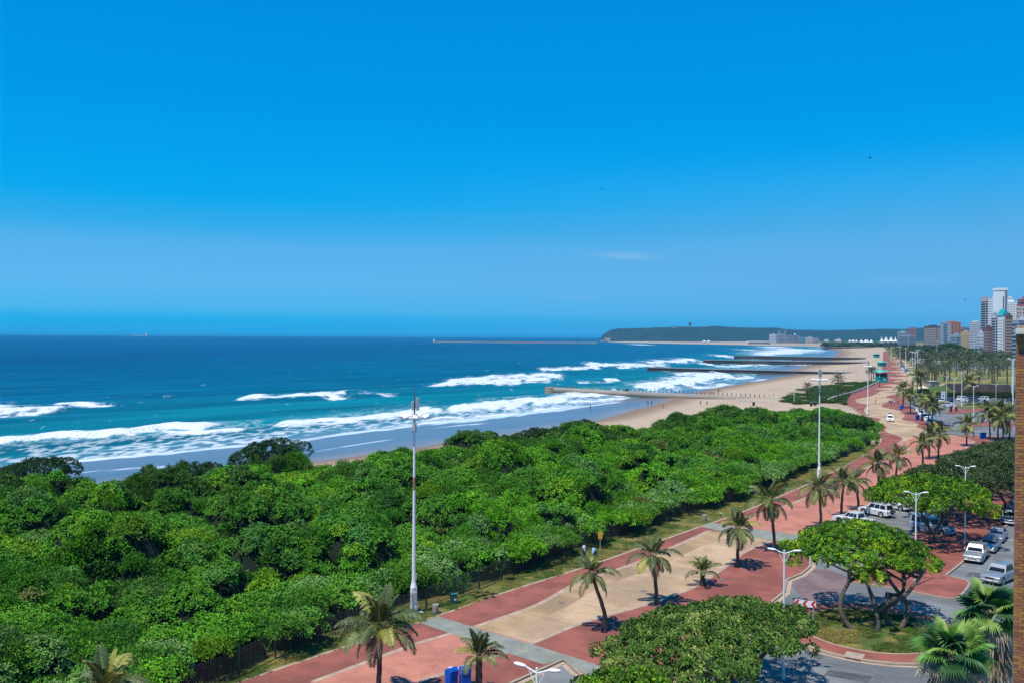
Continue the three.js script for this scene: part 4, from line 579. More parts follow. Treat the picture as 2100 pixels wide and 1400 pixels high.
// ---------------------------------------------------------------- broad street trees
function streetTree(label, [x, z], { H, R, flat, seed, cols, stems, lumps: nl = 24, ex = 1, turn = 0, leaf = 1, dens = 13, edge = 0.16, trunkR = 0.2, cz = 0, dome = 0.3 }) {
  const o = thing('street_tree', label, 'tree', [x, -0.1, z], turn), r = rng(seed), L = [];
  for (let i = 0; i < nl; i++) { const a = i * 2.399, d = Math.sqrt((i + 0.5) / nl) * R * 0.86, q = R * mixn(0.2, 0.3, r()); L.push([Math.cos(a) * d * ex, H - q * flat - dome * H * 0.42 * (d / R) ** 2 + (r() - 0.5) * 0.5, Math.sin(a) * d * 0.92 + cz, q, flat]); }
  for (let i = 0; i < 14; i++) { const a = r() * 6.28, d = R * mixn(0.8, 1.06, r()), q = R * edge * mixn(0.7, 1.2, r()); L.push([Math.cos(a) * d * ex, H * mixn(0.56, 0.72, r()), Math.sin(a) * d * 0.92 + cz, q, 0.7]); }
  const colour = (p, rr, u) => { const n = fbm(p[0] / 1.6 + seed, p[2] / 1.6, 2, 7), k = rr() * 0.5 + n * 0.8, c = cols[Math.min(cols.length - 1, Math.floor(clamp(k - 0.1) * cols.length))], j = mixn(0.75, 1.25, rr()); return [c[0] * j, c[1] * j, c[2] * j]; };
  mesh('crown', crownGeometry(lumpSpots(L, dens, leaf, colour, seed, -0.75), sprig(8, 0.30, 0.125, 0.05, seed), seed), leafMat, o);
  const bt = []; for (let i = 0; i < 5; i++) { const a = i * 1.3 + r(), b = L[i + 2]; bt.push(a); }
  stems.forEach((s) => { mesh('trunk', tubeLimb(s.map((p) => V3(...p)), trunkR, trunkR * 0.45, 16, 8), M.bark, o); });
  for (let i = 0; i < nl; i += 1) { const b = L[i], s = stems[i % stems.length], t = s[s.length - 1], m = s[Math.max(0, s.length - 2)], k = r() * 0.8; const st = V3(mixn(m[0], t[0], k), mixn(m[1], t[1], k), mixn(m[2], t[2], k)); mesh('branch', tubeLimb([st, V3(mixn(st.x, b[0], 0.45) + (r() - 0.5) * 0.4, mixn(st.y, b[1], 0.35), mixn(st.z, b[2], 0.45)), V3(b[0], b[1], b[2])], trunkR * 0.42, 0.025, 8, 5), M.bark, o); }
  return o;
}
const YG = [[0.05, 0.135, 0.015], [0.065, 0.185, 0.016], [0.13, 0.29, 0.012], [0.26, 0.38, 0.012]], DG = [[0.055, 0.11, 0.024], [0.078, 0.165, 0.028], [0.12, 0.22, 0.034], [0.28, 0.34, 0.09]], GG = [[0.035, 0.065, 0.024], [0.045, 0.09, 0.028], [0.065, 0.115, 0.036], [0.12, 0.15, 0.06]];
streetTree('umbrella-shaped yellow-green tree with twisting trunks in the middle of the traffic island', [29.9, -73.6], {
  H: 8.3, cz: -3.6, R: 5.9, flat: 0.42, seed: 41, cols: YG, dens: 15, lumps: 30, leaf: 1.05, trunkR: 0.24, dome: 0.85, edge: 0.13,
  stems: [[[0, 0, 0.9], [-0.1, 1.0, 0.85], [-0.1, 2.2, 0.4], [-0.5, 3.6, 0.1], [-0.9, 5.2, 0]], [[-1.6, 0.1, 0.5], [-2.2, 0.5, 0.3], [-2.8, 1.6, 0.2], [-2.7, 2.8, 0], [-2.2, 3.8, 0], [-2.0, 5.3, 0.3]], [[0.05, 1.8, 0.5], [1.0, 2.5, 0.4], [2.4, 3.0, 0.2], [3.6, 4.2, 0], [4.2, 5.2, 0]], [[2.0, 0, 0.2], [2.5, 0.8, 0], [2.9, 1.8, -0.1], [2.2, 3.0, -0.2], [1.5, 4.0, -0.6], [1.1, 5.3, -0.8]], [[1.6, 0, -0.3], [1.1, 0.9, -0.2], [1.0, 1.7, -0.1], [1.8, 2.4, 0], [2.7, 3.3, -0.6], [2.9, 5.2, -1.2]]] });
streetTree('wide dull green tree spreading over the road in the foreground, dark gaps below', [13.2, -58.6], { H: 6.2, R: 5.5, flat: 0.35, seed: 42, cols: DG, dens: 21, lumps: 40, turn: 0.72, ex: 1.8, leaf: 1, dome: 0.75, edge: 0.1, trunkR: 0.26, stems: [[[0.5, 0, 0.3], [0.4, 1.2, 0.2], [0.9, 2.6, 0], [1.5, 4.0, -0.4]], [[0.3, 0.4, 0.3], [-0.6, 1.8, 0.3], [-2.0, 3.0, 0.2], [-3.4, 4.2, 0.5]], [[0.5, 0.9, 0.2], [0.9, 2.0, 1.2], [1.4, 3.4, 2.6]]] });
streetTree('bright green tree at the bottom edge, left of the wide dull one', [6.2, -49.2], { H: 5.6, R: 3.4, flat: 0.5, seed: 43, cols: [[0.05, 0.13, 0.012], [0.07, 0.19, 0.012], [0.12, 0.26, 0.012], [0.18, 0.30, 0.02]], dens: 17, lumps: 20, leaf: 1, dome: 0.7, stems: [[[0, 0, 0], [0.1, 1.5, 0], [-0.3, 3.4, 0.2]], [[0, 0.8, 0], [0.8, 2.0, 0.3], [1.4, 3.5, 0.2]]] });
streetTree('broad yellow-green tree behind the traffic island, shading a parked van', [48.8, -104.5], { H: 8.2, R: 6.6, flat: 0.5, seed: 44, cols: YG, dens: 13, lumps: 28, leaf: 1.15, dome: 0.75, stems: [[[0, 0, 0], [0.2, 1.4, 0], [-0.7, 3.0, 0.3], [-1.6, 4.6, 0.5]], [[0.1, 0.7, 0], [1.1, 2.2, 0.1], [2.4, 4.2, 0]]] });
streetTree('dark grey-green tree behind the broad yellow-green one, nearest to the brick pier', [66.5, -121], { H: 8.3, R: 7.4, flat: 0.5, seed: 45, cols: GG, dens: 11, lumps: 30, leaf: 1.25, dome: 0.7, stems: [[[0, 0, 0], [0.3, 1.6, 0], [-0.9, 3.4, 0.3], [-2.0, 5, 0.5]], [[0.1, 0.8, 0], [1.2, 2.5, 0.1], [2.8, 4.7, 0]]] });
streetTree('dark tree crown left of the tree nearest to the pier, beyond the street lamp', [56.5, -116.5], { H: 7.7, R: 5.4, flat: 0.5, seed: 46, cols: GG, dens: 11, lumps: 22, leaf: 1.25, dome: 0.7, stems: [[[0, 0, 0], [0.3, 1.6, 0], [-0.9, 3.4, 0.3], [-1.5, 5, 0.5]], [[0.1, 0.8, 0], [1.2, 2.5, 0.1], [1.8, 4.7, 0]]] });
streetTree('dark tree farthest up the street, its crown running behind the brick pier', [83, -146], { H: 7.6, R: 7.4, flat: 0.5, seed: 47, cols: GG, dens: 8, lumps: 24, leaf: 1.4, dome: 0.7, stems: [[[0, 0, 0], [0.3, 1.6, 0], [-0.9, 3.4, 0.3], [-1.9, 5, 0.5]], [[0.1, 0.8, 0], [1.2, 2.5, 0.1], [1.8, 4.7, 0]]] });
streetTree('dark spreading tree between the far end of the parked white cars and the street', [71, -135], { H: 7.4, R: 6.2, flat: 0.5, seed: 48, cols: GG, dens: 9, lumps: 22, leaf: 1.35, dome: 0.7, stems: [[[0, 0, 0], [0.3, 1.6, 0], [-0.9, 3.4, 0.3], [-1.9, 5, 0.5]], [[0.1, 0.8, 0], [1.2, 2.5, 0.1], [1.8, 4.7, 0]]] });
// ---------------------------------------------------------------- fence along the thicket
{
  const o = thing('palisade_fence', 'dark green steel palisade fence overgrown by the thicket, along the verge', 'fence'), mt = std(lin(0.045, 0.06, 0.05), { roughness: 0.5, metalness: 0.3 }), pg = std(lin(0.012, 0.07, 0.045), { roughness: 0.5 }), post = box(0.09, 2.1, 0.09, 0, 1.05, 0), pale = mergeGeometries([box(0.05, 1.75, 0.018, 0, 0.98, 0).toNonIndexed(), put(new THREE.ConeGeometry(0.035, 0.12, 4), 0, 1.91, 0).toNonIndexed()]), rails = [], picks = [];
  const fl = fenceLine.filter(([x, z]) => z > -222 && z < -46); let acc = 0, k = 0;
  for (let i = 1; i < fl.length; i++) { const [x0, z0] = fl[i - 1], [x1, z1] = fl[i], l = Math.hypot(x1 - x0, z1 - z0), a = Math.atan2(-(z1 - z0), x1 - x0); for (const y of [0.35, 1.55]) rails.push(rod(V3(x0, y, z0), V3(x1, y, z1), 0.022, 0.022, 4)); while (acc < l) { const t = acc / l, x = mixn(x0, x1, t), z = mixn(z0, z1, t); if (k % 26 === 0) { const p = mesh('post', post, pg, o); p.position.set(x, 0, z); p.rotation.y = a; } else picks.push([x, z, a]); acc += 0.15; k++; } acc -= l; }
  mesh('rail', rails, mt, o); picks.sort((p, q) => Math.hypot(...p.slice(0, 2)) - Math.hypot(...q.slice(0, 2)));
  picks.slice(0, 300).forEach(([x, z, a]) => { const p = mesh('picket', pale, mt, o); p.position.set(x, 0, z); p.rotation.y = a; });
  tag(mesh('picket', picks.slice(300).map(([x, z, a]) => { const g = pale.clone(); g.rotateY(a); g.translate(x, 0, z); return g; }), mt, o), null, null, null, 'stuff');
}
// ---------------------------------------------------------------- masts and lamps
function mast(label, [x, z], H, tip, rust) {
  const o = thing('floodlight_mast', label, 'mast', [x, 0, z], 0.4);
  mesh('base_plate', [box(1.5, 0.16, 1.1, 0, 0.08, 0), box(0.7, 0.06, 0.7, 0, 0.19, 0)], M.conc, o);
  mesh('pole', [cyl(0.2, 0.19, 2.6, 0, 0.2, 0, 12), cyl(0.165, 0.075, H - 2.9, 0, 2.8, 0, 12)], M.white, o);
  mesh('housing', [rbox(0.5, 2.0, 0.5, 0.06, 0, 1.25, 0), cyl(0.3, 0.2, 0.4, 0, 2.25, 0, 12), ...[0, 1, 2, 3].map((i) => { const g = box(0.03, 0.5, 0.16, 0.28, 0.45, 0); g.rotateY(i * PI / 2); return g; })], M.white, o);
  mesh('door', rbox(0.30, 1.0, 0.03, 0.01, 0.05, 1.35, 0.26), M.galv, o); mesh('sticker', box(0.16, 0.2, 0.012, 0.1, 1.1, 0.281), std(lin(0.5, 0.55, 0.6)), o);
  mesh('cable_box', rbox(0.16, 0.55, 0.12, 0.02, 0.16, 3.2, 0.12), M.galv, o);
  if (rust) mesh('rust_band', cyl(0.122, 0.115, 1.1, 0, H * 0.62, 0, 12), M.rust, o);
  mesh('collar', [cyl(0.2, 0.2, 0.75, 0, H - 1.55, 0, 12), cyl(0.1, 0.1, 0.35, 0, H - 0.75, 0, 10)], M.galv, o);
  const ring = [put(new THREE.TorusGeometry(0.85, 0.05, 6, 24), 0, 0, 0, PI / 2)]; ring[0].translate(0, H - 0.25, 0); for (let i = 0; i < 4; i++) { const a = i * PI / 2; ring.push(rod(V3(0, H - 0.25, 0), V3(Math.cos(a) * 0.85, H - 0.25, Math.sin(a) * 0.85), 0.04)); } ring.push(cyl(0.26, 0.3, 0.4, 0, H - 0.4, 0, 14)); mesh('ring', ring, M.white, o);
  for (let i = 0; i < 7; i++) { const a = i / 7 * 2 * PI, f = mesh('floodlight', rbox(0.42, 0.2, 0.5, 0.06), M.white, o); f.position.set(Math.cos(a) * 1.05, H - 0.2, Math.sin(a) * 1.05); f.rotation.set(0.5, -a + PI / 2, 0); const l = mesh('lens', box(0.34, 0.02, 0.4, 0, -0.105, 0.02), M.steel, f); }
  if (tip) { mesh('antenna_box', [rbox(0.3, 1.1, 0.24, 0.03, 0.26, H + 0.85, 0), rbox(0.18, 0.75, 0.2, 0.03, -0.16, H + 0.7, 0)], M.galv, o); mesh('antenna', [cyl(0.07, 0.05, 1.6, 0, H, 0, 8), cyl(0.05, 0.015, tip - H - 1.5, 0, H + 1.5, 0, 8)], std(lin(0.12, 0.10, 0.12)), o); }
  return o;
}
mast('tall white floodlight mast with a rust patch, rising from the verge by the green bin', at(848, 1257), 17.2, 19.6, true);
mast('tall white floodlight mast behind the row of palms, no rust on it', at(1680, 990), 17.2, 19.3, false);
mast('tall white pole on the promenade beside the white rescue van', at(1780, 850), 15.2, 16, false);
function farPole(label, [x, z], h, group) { const o = thing('lamp_mast', label, 'mast', [x, 0, z], 0, group); mesh('pole', cyl(0.2, 0.1, h, 0, 0, 0, 8), M.white, o); const hd = [cyl(0.3, 0.3, 0.5, 0, h - 0.6, 0, 8)]; for (let i = 0; i < 5; i++) { const a = i * 1.257; hd.push(rbox(0.7, 0.16, 0.4, 0.05, Math.cos(a) * 0.8, h, Math.sin(a) * 0.8, -a)); } mesh('lamp_head', hd, M.white, o); return o; }
{
  const A = farPole('white mast nearest to the palm at the far corner of the car park', at(1871, 794), 17);
  [[1877, 783, 16, 'middle one of the three white masts beyond the car park palm'], [1882, 781, 17, 'right one of the three white masts beyond the car park palm'], [1828, 740, 14, 'white mast where the red paving narrows, left of the parked coaches'], [1846, 752, 16, 'white mast over the far row of parked cars'], [1858, 758, 16, 'white mast right of the far row of parked cars'], [1922, 735, 20, 'white mast before the brown slab hotel'], [1999, 736, 22, 'white mast before the pale blue apartment block'], [1840, 733, 13, 'white mast at the far end of the promenade palms']].forEach(([px, py, h, l]) => { const [x, z] = at(px, py); const p = dup(A, [x, 0, z], px, l, null, 1); p.scale.set(1.3, h / 17, 1.3); });
}
function lampHead() { const g = new THREE.SphereGeometry(0.5, 16, 10); g.scale(0.66, 0.14, 0.28); return g; }
function streetLamp(label, [x, z], h, turn, group) {
  const o = thing('street_lamp', label, 'street lamp', [x, -0.05, z], turn, group);
  mesh('pole', [cyl(0.095, 0.055, h, 0, 0, 0, 10), cyl(0.13, 0.13, 0.5, 0, 0, 0, 10)], M.white, o);
  for (const s of [-1, 1]) { const a = mesh('arm', [rod(V3(0, h - 0.25, 0), V3(s * 0.6, h - 0.02, 0), 0.04), ...(h > 0 ? [rod(V3(0, h - 0.95, 0), V3(s * 0.42, h - 0.1, 0), 0.02)] : [])], M.white, o); const l = mesh('lamp_head', lampHead(), M.white, o); l.position.set(s * 0.84, h + 0.02, 0); l.rotation.z = s * 0.10; mesh('lens', (() => { const g = new THREE.SphereGeometry(0.5, 12, 6); g.scale(0.5, 0.1, 0.24); g.translate(s * 0.06, -0.045, 0); return g; })(), std(lin(0.5, 0.52, 0.52), { roughness: 0.2 }), l); }
  return o;
}
{
  const L = streetLamp('double-armed white street lamp beside the wide dull green tree', at(1607, 1391), 9.1, -0.28);
  const more = [[[39.2, -86.7], -0.2, 'double-armed white street lamp standing behind the umbrella-shaped tree', 1], [[53, -104.5], -0.2, 'double-armed white street lamp poking out of the dark trees up the street', 1], [[1.2, -40.3], -0.45, 'double-armed white street lamp over the bay corner at the bottom edge', 1], [at(1997, 866), -0.2, 'white T-shaped lamp at the near end of the car park divider', 1.15], [at(1957, 836), 0.1, 'white lamp post behind the two bins on the car park island', 1.15], [at(1973, 832), 0.0, 'taller white T-shaped lamp on the left of the lawn island palm', 1.35], [at(1942, 820), 0.2, 'white lamp post beside the white notice board', 1.0], [at(2043, 828), 0.0, 'white T-shaped lamp behind the clump of palms', 0.8], [at(2078, 842), 0.2, 'tall white lamp nearest the brick pier, in the car park', 1.9], [at(2083, 886), 0.2, 'lower white lamp beside the brick pier, right of the palm clump', 1.3], [at(2076, 816), 0.4, 'thin white lamp beyond the white container', 1.7]];
  for (const [[x, z], t, l, s] of more) dup(L, [x, -0.05, z], t, l, null, s);
  // slim lamps of the beach
  const B = thing('beach_lamp', 'slim white T-shaped lamp beside the windblown beach palm', 'street lamp', [0, 0, 0]); mesh('pole', cyl(0.09, 0.06, 6.4, 0, 0, 0, 8), M.white, B); mesh('lamp_head', [rbox(1.9, 0.12, 0.3, 0.05, 0, 6.45, 0)], M.white, B);
  [[1629, 829, null], [1577, 832, 'slim white T-shaped lamp behind the thicket, second from the beach palm'], [1523, 838, 'slim white lamp at the root of the jetty, right one of the close pair'], [1511, 840, 'slim white lamp at the root of the jetty, left one of the close pair']].forEach(([px, py, l], i) => { const [x, z] = at(px, py, -1), y = landY(x, -z) - 0.2; if (!i) B.position.set(x, y, z); else dup(B, [x, y, z], i * 0.4, l); });
}
// ---------------------------------------------------------------- signs
function textGeo(font, s, size, depth = 0.01) { const g = new TextGeometry(s, { font, size, depth, curveSegments: 4 }); g.computeBoundingBox(); const b = g.boundingBox; g.translate(-(b.min.x + b.max.x) / 2, -(b.min.y + b.max.y) / 2, 0); return g; }
const flat2 = (pts, d = 0.006) => new THREE.ExtrudeGeometry(new THREE.Shape(pts.map(([x, y]) => new THREE.Vector2(x, y))), { depth: d, bevelEnabled: false });
const signRed = std(lin(0.62, 0.02, 0.035), { roughness: 0.4 }), signWhite = std(lin(0.8, 0.8, 0.8), { roughness: 0.4 });
function chevronBoard(label, [x, z], turn, dir, y0 = 1.25) {
  const o = thing('chevron_board', label, 'road sign', [x, 0.05, z], turn, null), W = 1.7, H = 0.56, cy = y0 + H / 2;
  for (const s of [-1, 1]) mesh('post', cyl(0.04, 0.04, y0 + H - 0.05, s * (W / 2 - 0.22), 0, -0.05, 8), M.galv, o);
  mesh('panel', box(W, H, 0.02, 0, cy, 0), signWhite, o); mesh('panel_back', box(W - 0.04, H - 0.04, 0.012, 0, cy, -0.02), std(lin(0.05, 0.05, 0.05)), o);
  for (let i = 0; i < 3; i++) { const c = (i - 1) * 0.66, w = 0.17 * dir, h = H / 2 - 0.01; const m = mesh('chevron', flat2([[c - w * 1.3, 0], [c, h], [c + w * 1.3, h], [c, 0], [c + w * 1.3, -h], [c, -h]]), signRed, o); m.position.set(0, cy, 0.011); }
  return o;
}
chevronBoard('red and white chevron board on the left rim of the traffic island', [23.7, -77.3].map((v, i) => v + [1.1, 2.0][i]), 0.15 - 0.5, 1);
chevronBoard('red and white chevron board on the right of the traffic island, by the fan palms', [34.2, -71.0], 0.55, 1, 1.0);
chevronBoard('chevron board seen from its dark back under the umbrella-shaped tree', [33.4, -77.6], PI - 0.45, 1);
{
  const [x, z] = at(1348, 1298), o = thing('roundabout_sign', 'round blue sign with three white arrows, in front of the promenade palms', 'road sign', [x, 0, z], 0.35);
  mesh('post', cyl(0.035, 0.035, 2.0, 0, 0, -0.03, 8), M.galv, o);
  mesh('disc', put(new THREE.CylinderGeometry(0.33, 0.33, 0.02, 36), 0, 1.85, 0, PI / 2), signWhite, o).geometry.translate(0, 0, 0);
  const bd = put(new THREE.CylinderGeometry(0.285, 0.285, 0.02, 36), 0, 0, 0, PI / 2); bd.translate(0, 1.85, 0.008); mesh('blue_face', bd, std(lin(0.005, 0.06, 0.42), { roughness: 0.4 }), o);
  for (let i = 0; i < 3; i++) { const a0 = i * 2.094 + 0.5, p = [], q = []; for (let j = 0; j <= 8; j++) { const a = a0 + j / 8 * 1.25; p.push([Math.cos(a) * 0.2, Math.sin(a) * 0.2]); q.unshift([Math.cos(a) * 0.145, Math.sin(a) * 0.145]); } const g = [flat2([...p, ...q]), flat2([[Math.cos(a0) * 0.24, Math.sin(a0) * 0.24], [Math.cos(a0) * 0.105, Math.sin(a0) * 0.105], [Math.cos(a0 - 0.55) * 0.175, Math.sin(a0 - 0.55) * 0.175]].reverse())]; const m = mesh('arrow', g, signWhite, o); m.position.set(0, 1.85, 0.018); }
}
{
  const [x, z] = at(1231, 1141), o = thing('yellow_sign', 'yellow board on a thin post at the edge of the verge', 'sign', [x, 0, z], 0.25); mesh('post', cyl(0.035, 0.035, 2.5, 0, 0, -0.03, 8), std(lin(0.5, 0.42, 0.36)), o); mesh('board', rbox(0.5, 0.85, 0.03, 0.01, 0, 2.35, 0), std(lin(0.72, 0.42, 0.05), { roughness: 0.5 }), o);
  const [x2, z2] = at(1791, 916), s = thing('notice_board', 'small yellow and white notice board on the verge at the end of the thicket', 'sign', [x2, 0, z2], 0.3); for (const k of [-1, 1]) mesh('post', cyl(0.04, 0.04, 1.5, k * 0.45, 0, -0.04, 6), M.bark, s); mesh('board', rbox(1.1, 0.55, 0.04, 0.01, 0, 0.85, 0), std(lin(0.7, 0.5, 0.25)), s); mesh('panel', box(0.9, 0.35, 0.03, 0, 1.32, 0), signWhite, s);
  const [x3, z3] = at(1935, 824), n = thing('information_board', 'big white board with a dark emblem at the car park entrance', 'sign', [x3, 0, z3], 0.2); for (const k of [-1, 1]) mesh('post', box(0.35, 1.6, 0.12, k * 0.62, 0.8, -0.02), M.white, n); mesh('board', rbox(1.75, 2.7, 0.14, 0.03, 0, 2.6, 0), M.white, n); const em = put(new THREE.CylinderGeometry(0.32, 0.32, 0.02, 20), 0, 0, 0, PI / 2); em.translate(0, 2.45, 0.08); mesh('emblem', em, std(lin(0.03, 0.05, 0.14)), n); mesh('lettering', [-0.42, -0.2, 0.02, 0.26, 0.46].map((q) => box(0.12, 0.14, 0.02, q, 3.3, 0.075)), std(lin(0.3, 0.32, 0.36)), n);
}
// ---------------------------------------------------------------- bins and bollards
function swingBin(label, [x, z], turn, group) {
  const o = thing('swing_bin', label, 'bin', [x, 0, z], turn, group);
  mesh('body', rbox(0.74, 0.92, 0.62, 0.06, 0, 0.5, 0), M.binBlue, o);
  const cap = put(new THREE.ExtrudeGeometry(new THREE.Shape([[-0.33, 0], [0.33, 0], [0.33, 0.3], [0.12, 0.52], [-0.33, 0.30]].map(([a, b]) => new THREE.Vector2(a, b))), { depth: 0.68, bevelEnabled: true, bevelSize: 0.03, bevelThickness: 0.03, bevelSegments: 2 }), 0, 0, -0.34); cap.rotateY(-PI / 2); cap.translate(0, 0.97, 0); mesh('hood', cap, M.binBlue, o);
  mesh('flap', put(box(0.42, 0.28, 0.015), 0, 1.36, 0.27, -0.85), std(lin(0.003, 0.03, 0.2)), o); mesh('sticker', box(0.3, 0.012, 0.2, 0, 1.43, -0.14), signWhite, o).rotation.x = 0; return o;
}
{
  const A = swingBin('blue swing bin with a white sticker, right one of the pair at the bottom edge', [-3.1, -61.3], 0.4);
  A.scale.setScalar(0.95);
  [[[-4.0, -60.9], 0.7, 'blue swing bin with an open hood, left one of the pair at the bottom edge', 0.95], [at(1813, 1010), 0.5, 'blue swing bin by the parked white cars, left one touching its neighbour', 1.1], [at(1819, 1008), 0.2, 'blue swing bin by the parked white cars, right one touching its neighbour', 1.1], [at(1849, 839.5), 0.3, 'blue bin at the head of the parked row, farthest along the promenade', 1.1], [at(1882, 861), 0.3, 'blue bin beside the palms, in front of the white parked cars', 1.1], [at(2014, 898), 0.2, 'blue bin left of the palm clump, left half of the pair', 0.95], [at(2019, 898), 0.35, 'blue bin left of the palm clump, right half of the pair', 0.95], [at(1909, 862.5), 0.2, 'blue bin between the palm trunks beside the maroon pickup', 1.0]].forEach(([[x, z], t, l, s]) => dup(A, [x, 0, z], t, l, null, s));
  const [gx, gz] = at(931, 1237), g = thing('green_bin', 'square green litter bin on the verge near the foot of the mast', 'bin', [gx, 0, gz], 0.3), gm = std(lin(0.008, 0.10, 0.09), { roughness: 0.5 }); mesh('body', rbox(0.58, 0.72, 0.5, 0.04, 0, 0.38, 0), gm, g); mesh('lid', [rbox(0.66, 0.1, 0.58, 0.03, 0, 0.9, 0), box(0.5, 0.16, 0.42, 0, 0.8, 0)], std(lin(0.02, 0.16, 0.14)), g); mesh('sticker', box(0.2, 0.14, 0.01, 0.05, 0.42, 0.255), signWhite, g);
  const cb = thing('concrete_bin', 'round concrete litter bin between the mast and the grey paving band', 'bin', [...(([x, z]) => [x, 0, z])(at(893, 1257))], 0), pts = [[0, 0.02], [0.24, 0.02], [0.26, 0.1], [0.27, 0.7], [0.24, 0.76], [0.2, 0.76], [0.19, 0.4], [0, 0.4]].map(([a, b]) => new THREE.Vector2(a, b)); mesh('body', new THREE.LatheGeometry(pts, 20), M.conc, cb); mesh('rim', put(new THREE.TorusGeometry(0.235, 0.03, 6, 20), 0, 0, 0, PI / 2), std(lin(0.55, 0.52, 0.47)), cb).position.y = 0.76;
  const [bx, bz] = at(1445, 1067); dup(cb, [bx, 0, bz], 0, 'round concrete litter bin beside the second grey paving band');
  const bol = thing('bollard', 'dark bollard on the red corner below the street lamp head', 'bollard', [...(([x, z]) => [x, 0, z])(at(1644, 1153))]); mesh('post', [cyl(0.09, 0.08, 0.75, 0, 0, 0, 10), put(new THREE.SphereGeometry(0.085, 10, 6), 0, 0.75, 0)], std(lin(0.08, 0.06, 0.06)), bol); mesh('foot', cyl(0.13, 0.13, 0.03, 0, 0, 0, 12), M.conc, bol);
  [[1951, 843.5, 'dark bin on the car park island, left one of the two', 1.9], [1962, 842.5, 'dark bin on the car park island, right one of the two', 1.9]].forEach(([px, py, l, s], i) => { const [x, z] = at(px, py), o = thing('litter_bin', l, 'bin', [x, 0, z]); mesh('body', cyl(0.3, 0.34, 1.5, 0, 0, 0, 10), M.black, o); mesh('lid', put(new THREE.SphereGeometry(0.36, 10, 6, 0, 6.3, 0, 1.6), 0, 1.5, 0), i ? std(lin(0.5, 0.12, 0.1)) : M.black, o); });
  // square pits where palms stand in the paving
}
// ---------------------------------------------------------------- vehicles; they face +x
function paint(r, g, b, metal = 0.0) { return new THREE.MeshPhysicalMaterial({ color: lin(r, g, b), roughness: metal ? 0.32 : 0.4, metalness: metal, clearcoat: 1, clearcoatRoughness: 0.06 }); }
const lampGlass = new THREE.MeshPhysicalMaterial({ color: lin(0.55, 0.57, 0.6), roughness: 0.1, clearcoat: 1 }), tailRed = new THREE.MeshPhysicalMaterial({ color: lin(0.35, 0.01, 0.012), roughness: 0.15, clearcoat: 1 }), plast = std(lin(0.03, 0.03, 0.032), { roughness: 0.6 });
const carKinds = {
  suv: { L: 4.7, W: 1.84, belt: 1.02, roof: 1.78, hood: 1.02, nose: 0.82, cab: [1.05, 0.45, -1.95, -2.22], clear: 0.26, R: 0.37, axle: [1.42, -1.36] },
  pickup: { L: 5.25, W: 1.84, belt: 1.06, roof: 1.76, hood: 1.06, nose: 0.84, cab: [1.12, 0.42, -0.98, -1.14], clear: 0.28, R: 0.38, axle: [1.62, -1.5], bed: true },
  sedan: { L: 4.5, W: 1.76, belt: 0.92, roof: 1.43, hood: 0.9, nose: 0.68, cab: [0.98, 0.2, -1.1, -1.72], clear: 0.18, R: 0.31, axle: [1.36, -1.3], trunk: true },
  hatch: { L: 3.9, W: 1.7, belt: 0.93, roof: 1.48, hood: 0.92, nose: 0.7, cab: [0.98, 0.3, -1.55, -1.86], clear: 0.18, R: 0.3, axle: [1.22, -1.2] },
  van: { L: 5.0, W: 1.86, belt: 1.12, roof: 2.05, hood: 1.15, nose: 0.85, cab: [1.85, 1.15, -2.36, -2.46], clear: 0.22, R: 0.34, axle: [1.6, -1.5] },
};
function carShell(k) {
  const { L, W, belt, hood, nose, clear, R, axle, bed, trunk } = k, f = L / 2, b = -L / 2, s = new THREE.Shape(), A = R + 0.06;
  s.moveTo(b + 0.06, clear + 0.12); s.lineTo(b, clear + 0.32); s.lineTo(b + 0.02, belt - 0.14); s.quadraticCurveTo(b + 0.03, belt, b + 0.18, belt + (bed ? 0.04 : 0));
  s.lineTo(k.cab[0], belt); s.lineTo(f - 0.55, mixn(hood, nose, 0.25)); s.quadraticCurveTo(f - 0.06, mixn(hood, nose, 0.55), f - 0.01, nose - 0.08); s.lineTo(f, clear + 0.25); s.lineTo(f - 0.1, clear + 0.04);
  for (const ax of axle) { s.lineTo(ax + A, clear); s.absarc(ax, clear + 0.06 > R ? R : R, A, 0, PI, false); s.lineTo(ax - A, clear); }
  s.lineTo(b + 0.06, clear + 0.12);
  const g = new THREE.ExtrudeGeometry(s, { depth: W - 0.14, bevelEnabled: true, bevelThickness: 0.07, bevelSize: 0.06, bevelOffset: -0.06, bevelSegments: 3, curveSegments: 10 }); g.translate(0, 0, -(W - 0.14) / 2); return toCreasedNormals(g, 0.6);
}
function cabShape(k, ins) { // corners of the greenhouse: base then roof
  const { W, belt, roof, cab } = k, w0 = W / 2 - 0.06, w1 = W / 2 - 0.24 - ins, [a, b, c, d] = cab; return { base: [[a, w0], [d, w0]], top: [[b, w1], [c, w1]], y0: belt - 0.03, y1: roof };
}
function hexa(P) { const [a, b, c, d, e, f, g, h] = P.map((p) => V3(...p)), pos = []; const q = (...v) => { for (const i of [0, 1, 2, 0, 2, 3]) pos.push(v[i].x, v[i].y, v[i].z); }; q(a, b, c, d); q(h, g, f, e); q(a, e, f, b); q(b, f, g, c); q(c, g, h, d); q(d, h, e, a); const o = new THREE.BufferGeometry(); o.setAttribute('position', new THREE.Float32BufferAttribute(pos, 3)); o.computeVertexNormals(); return o; }
function quadOn(A, B, C, D, u0, u1, v0, v1, off) { // patch on the face A B C D (bottom a->b, top d->c), pushed out, as a thin pane
  const P = (u, v) => A.clone().lerp(B, u).lerp(D.clone().lerp(C, u), v), n = B.clone().sub(A).cross(D.clone().sub(A)).normalize(), p = [P(u0, v0), P(u1, v0), P(u1, v1), P(u0, v1)], o = p.map((q) => q.clone().addScaledVector(n, off)), i = p.map((q) => q.clone().addScaledVector(n, -0.01)); return hexa([...o, ...i].map((q) => q.toArray()));
}
const shellCache = {};
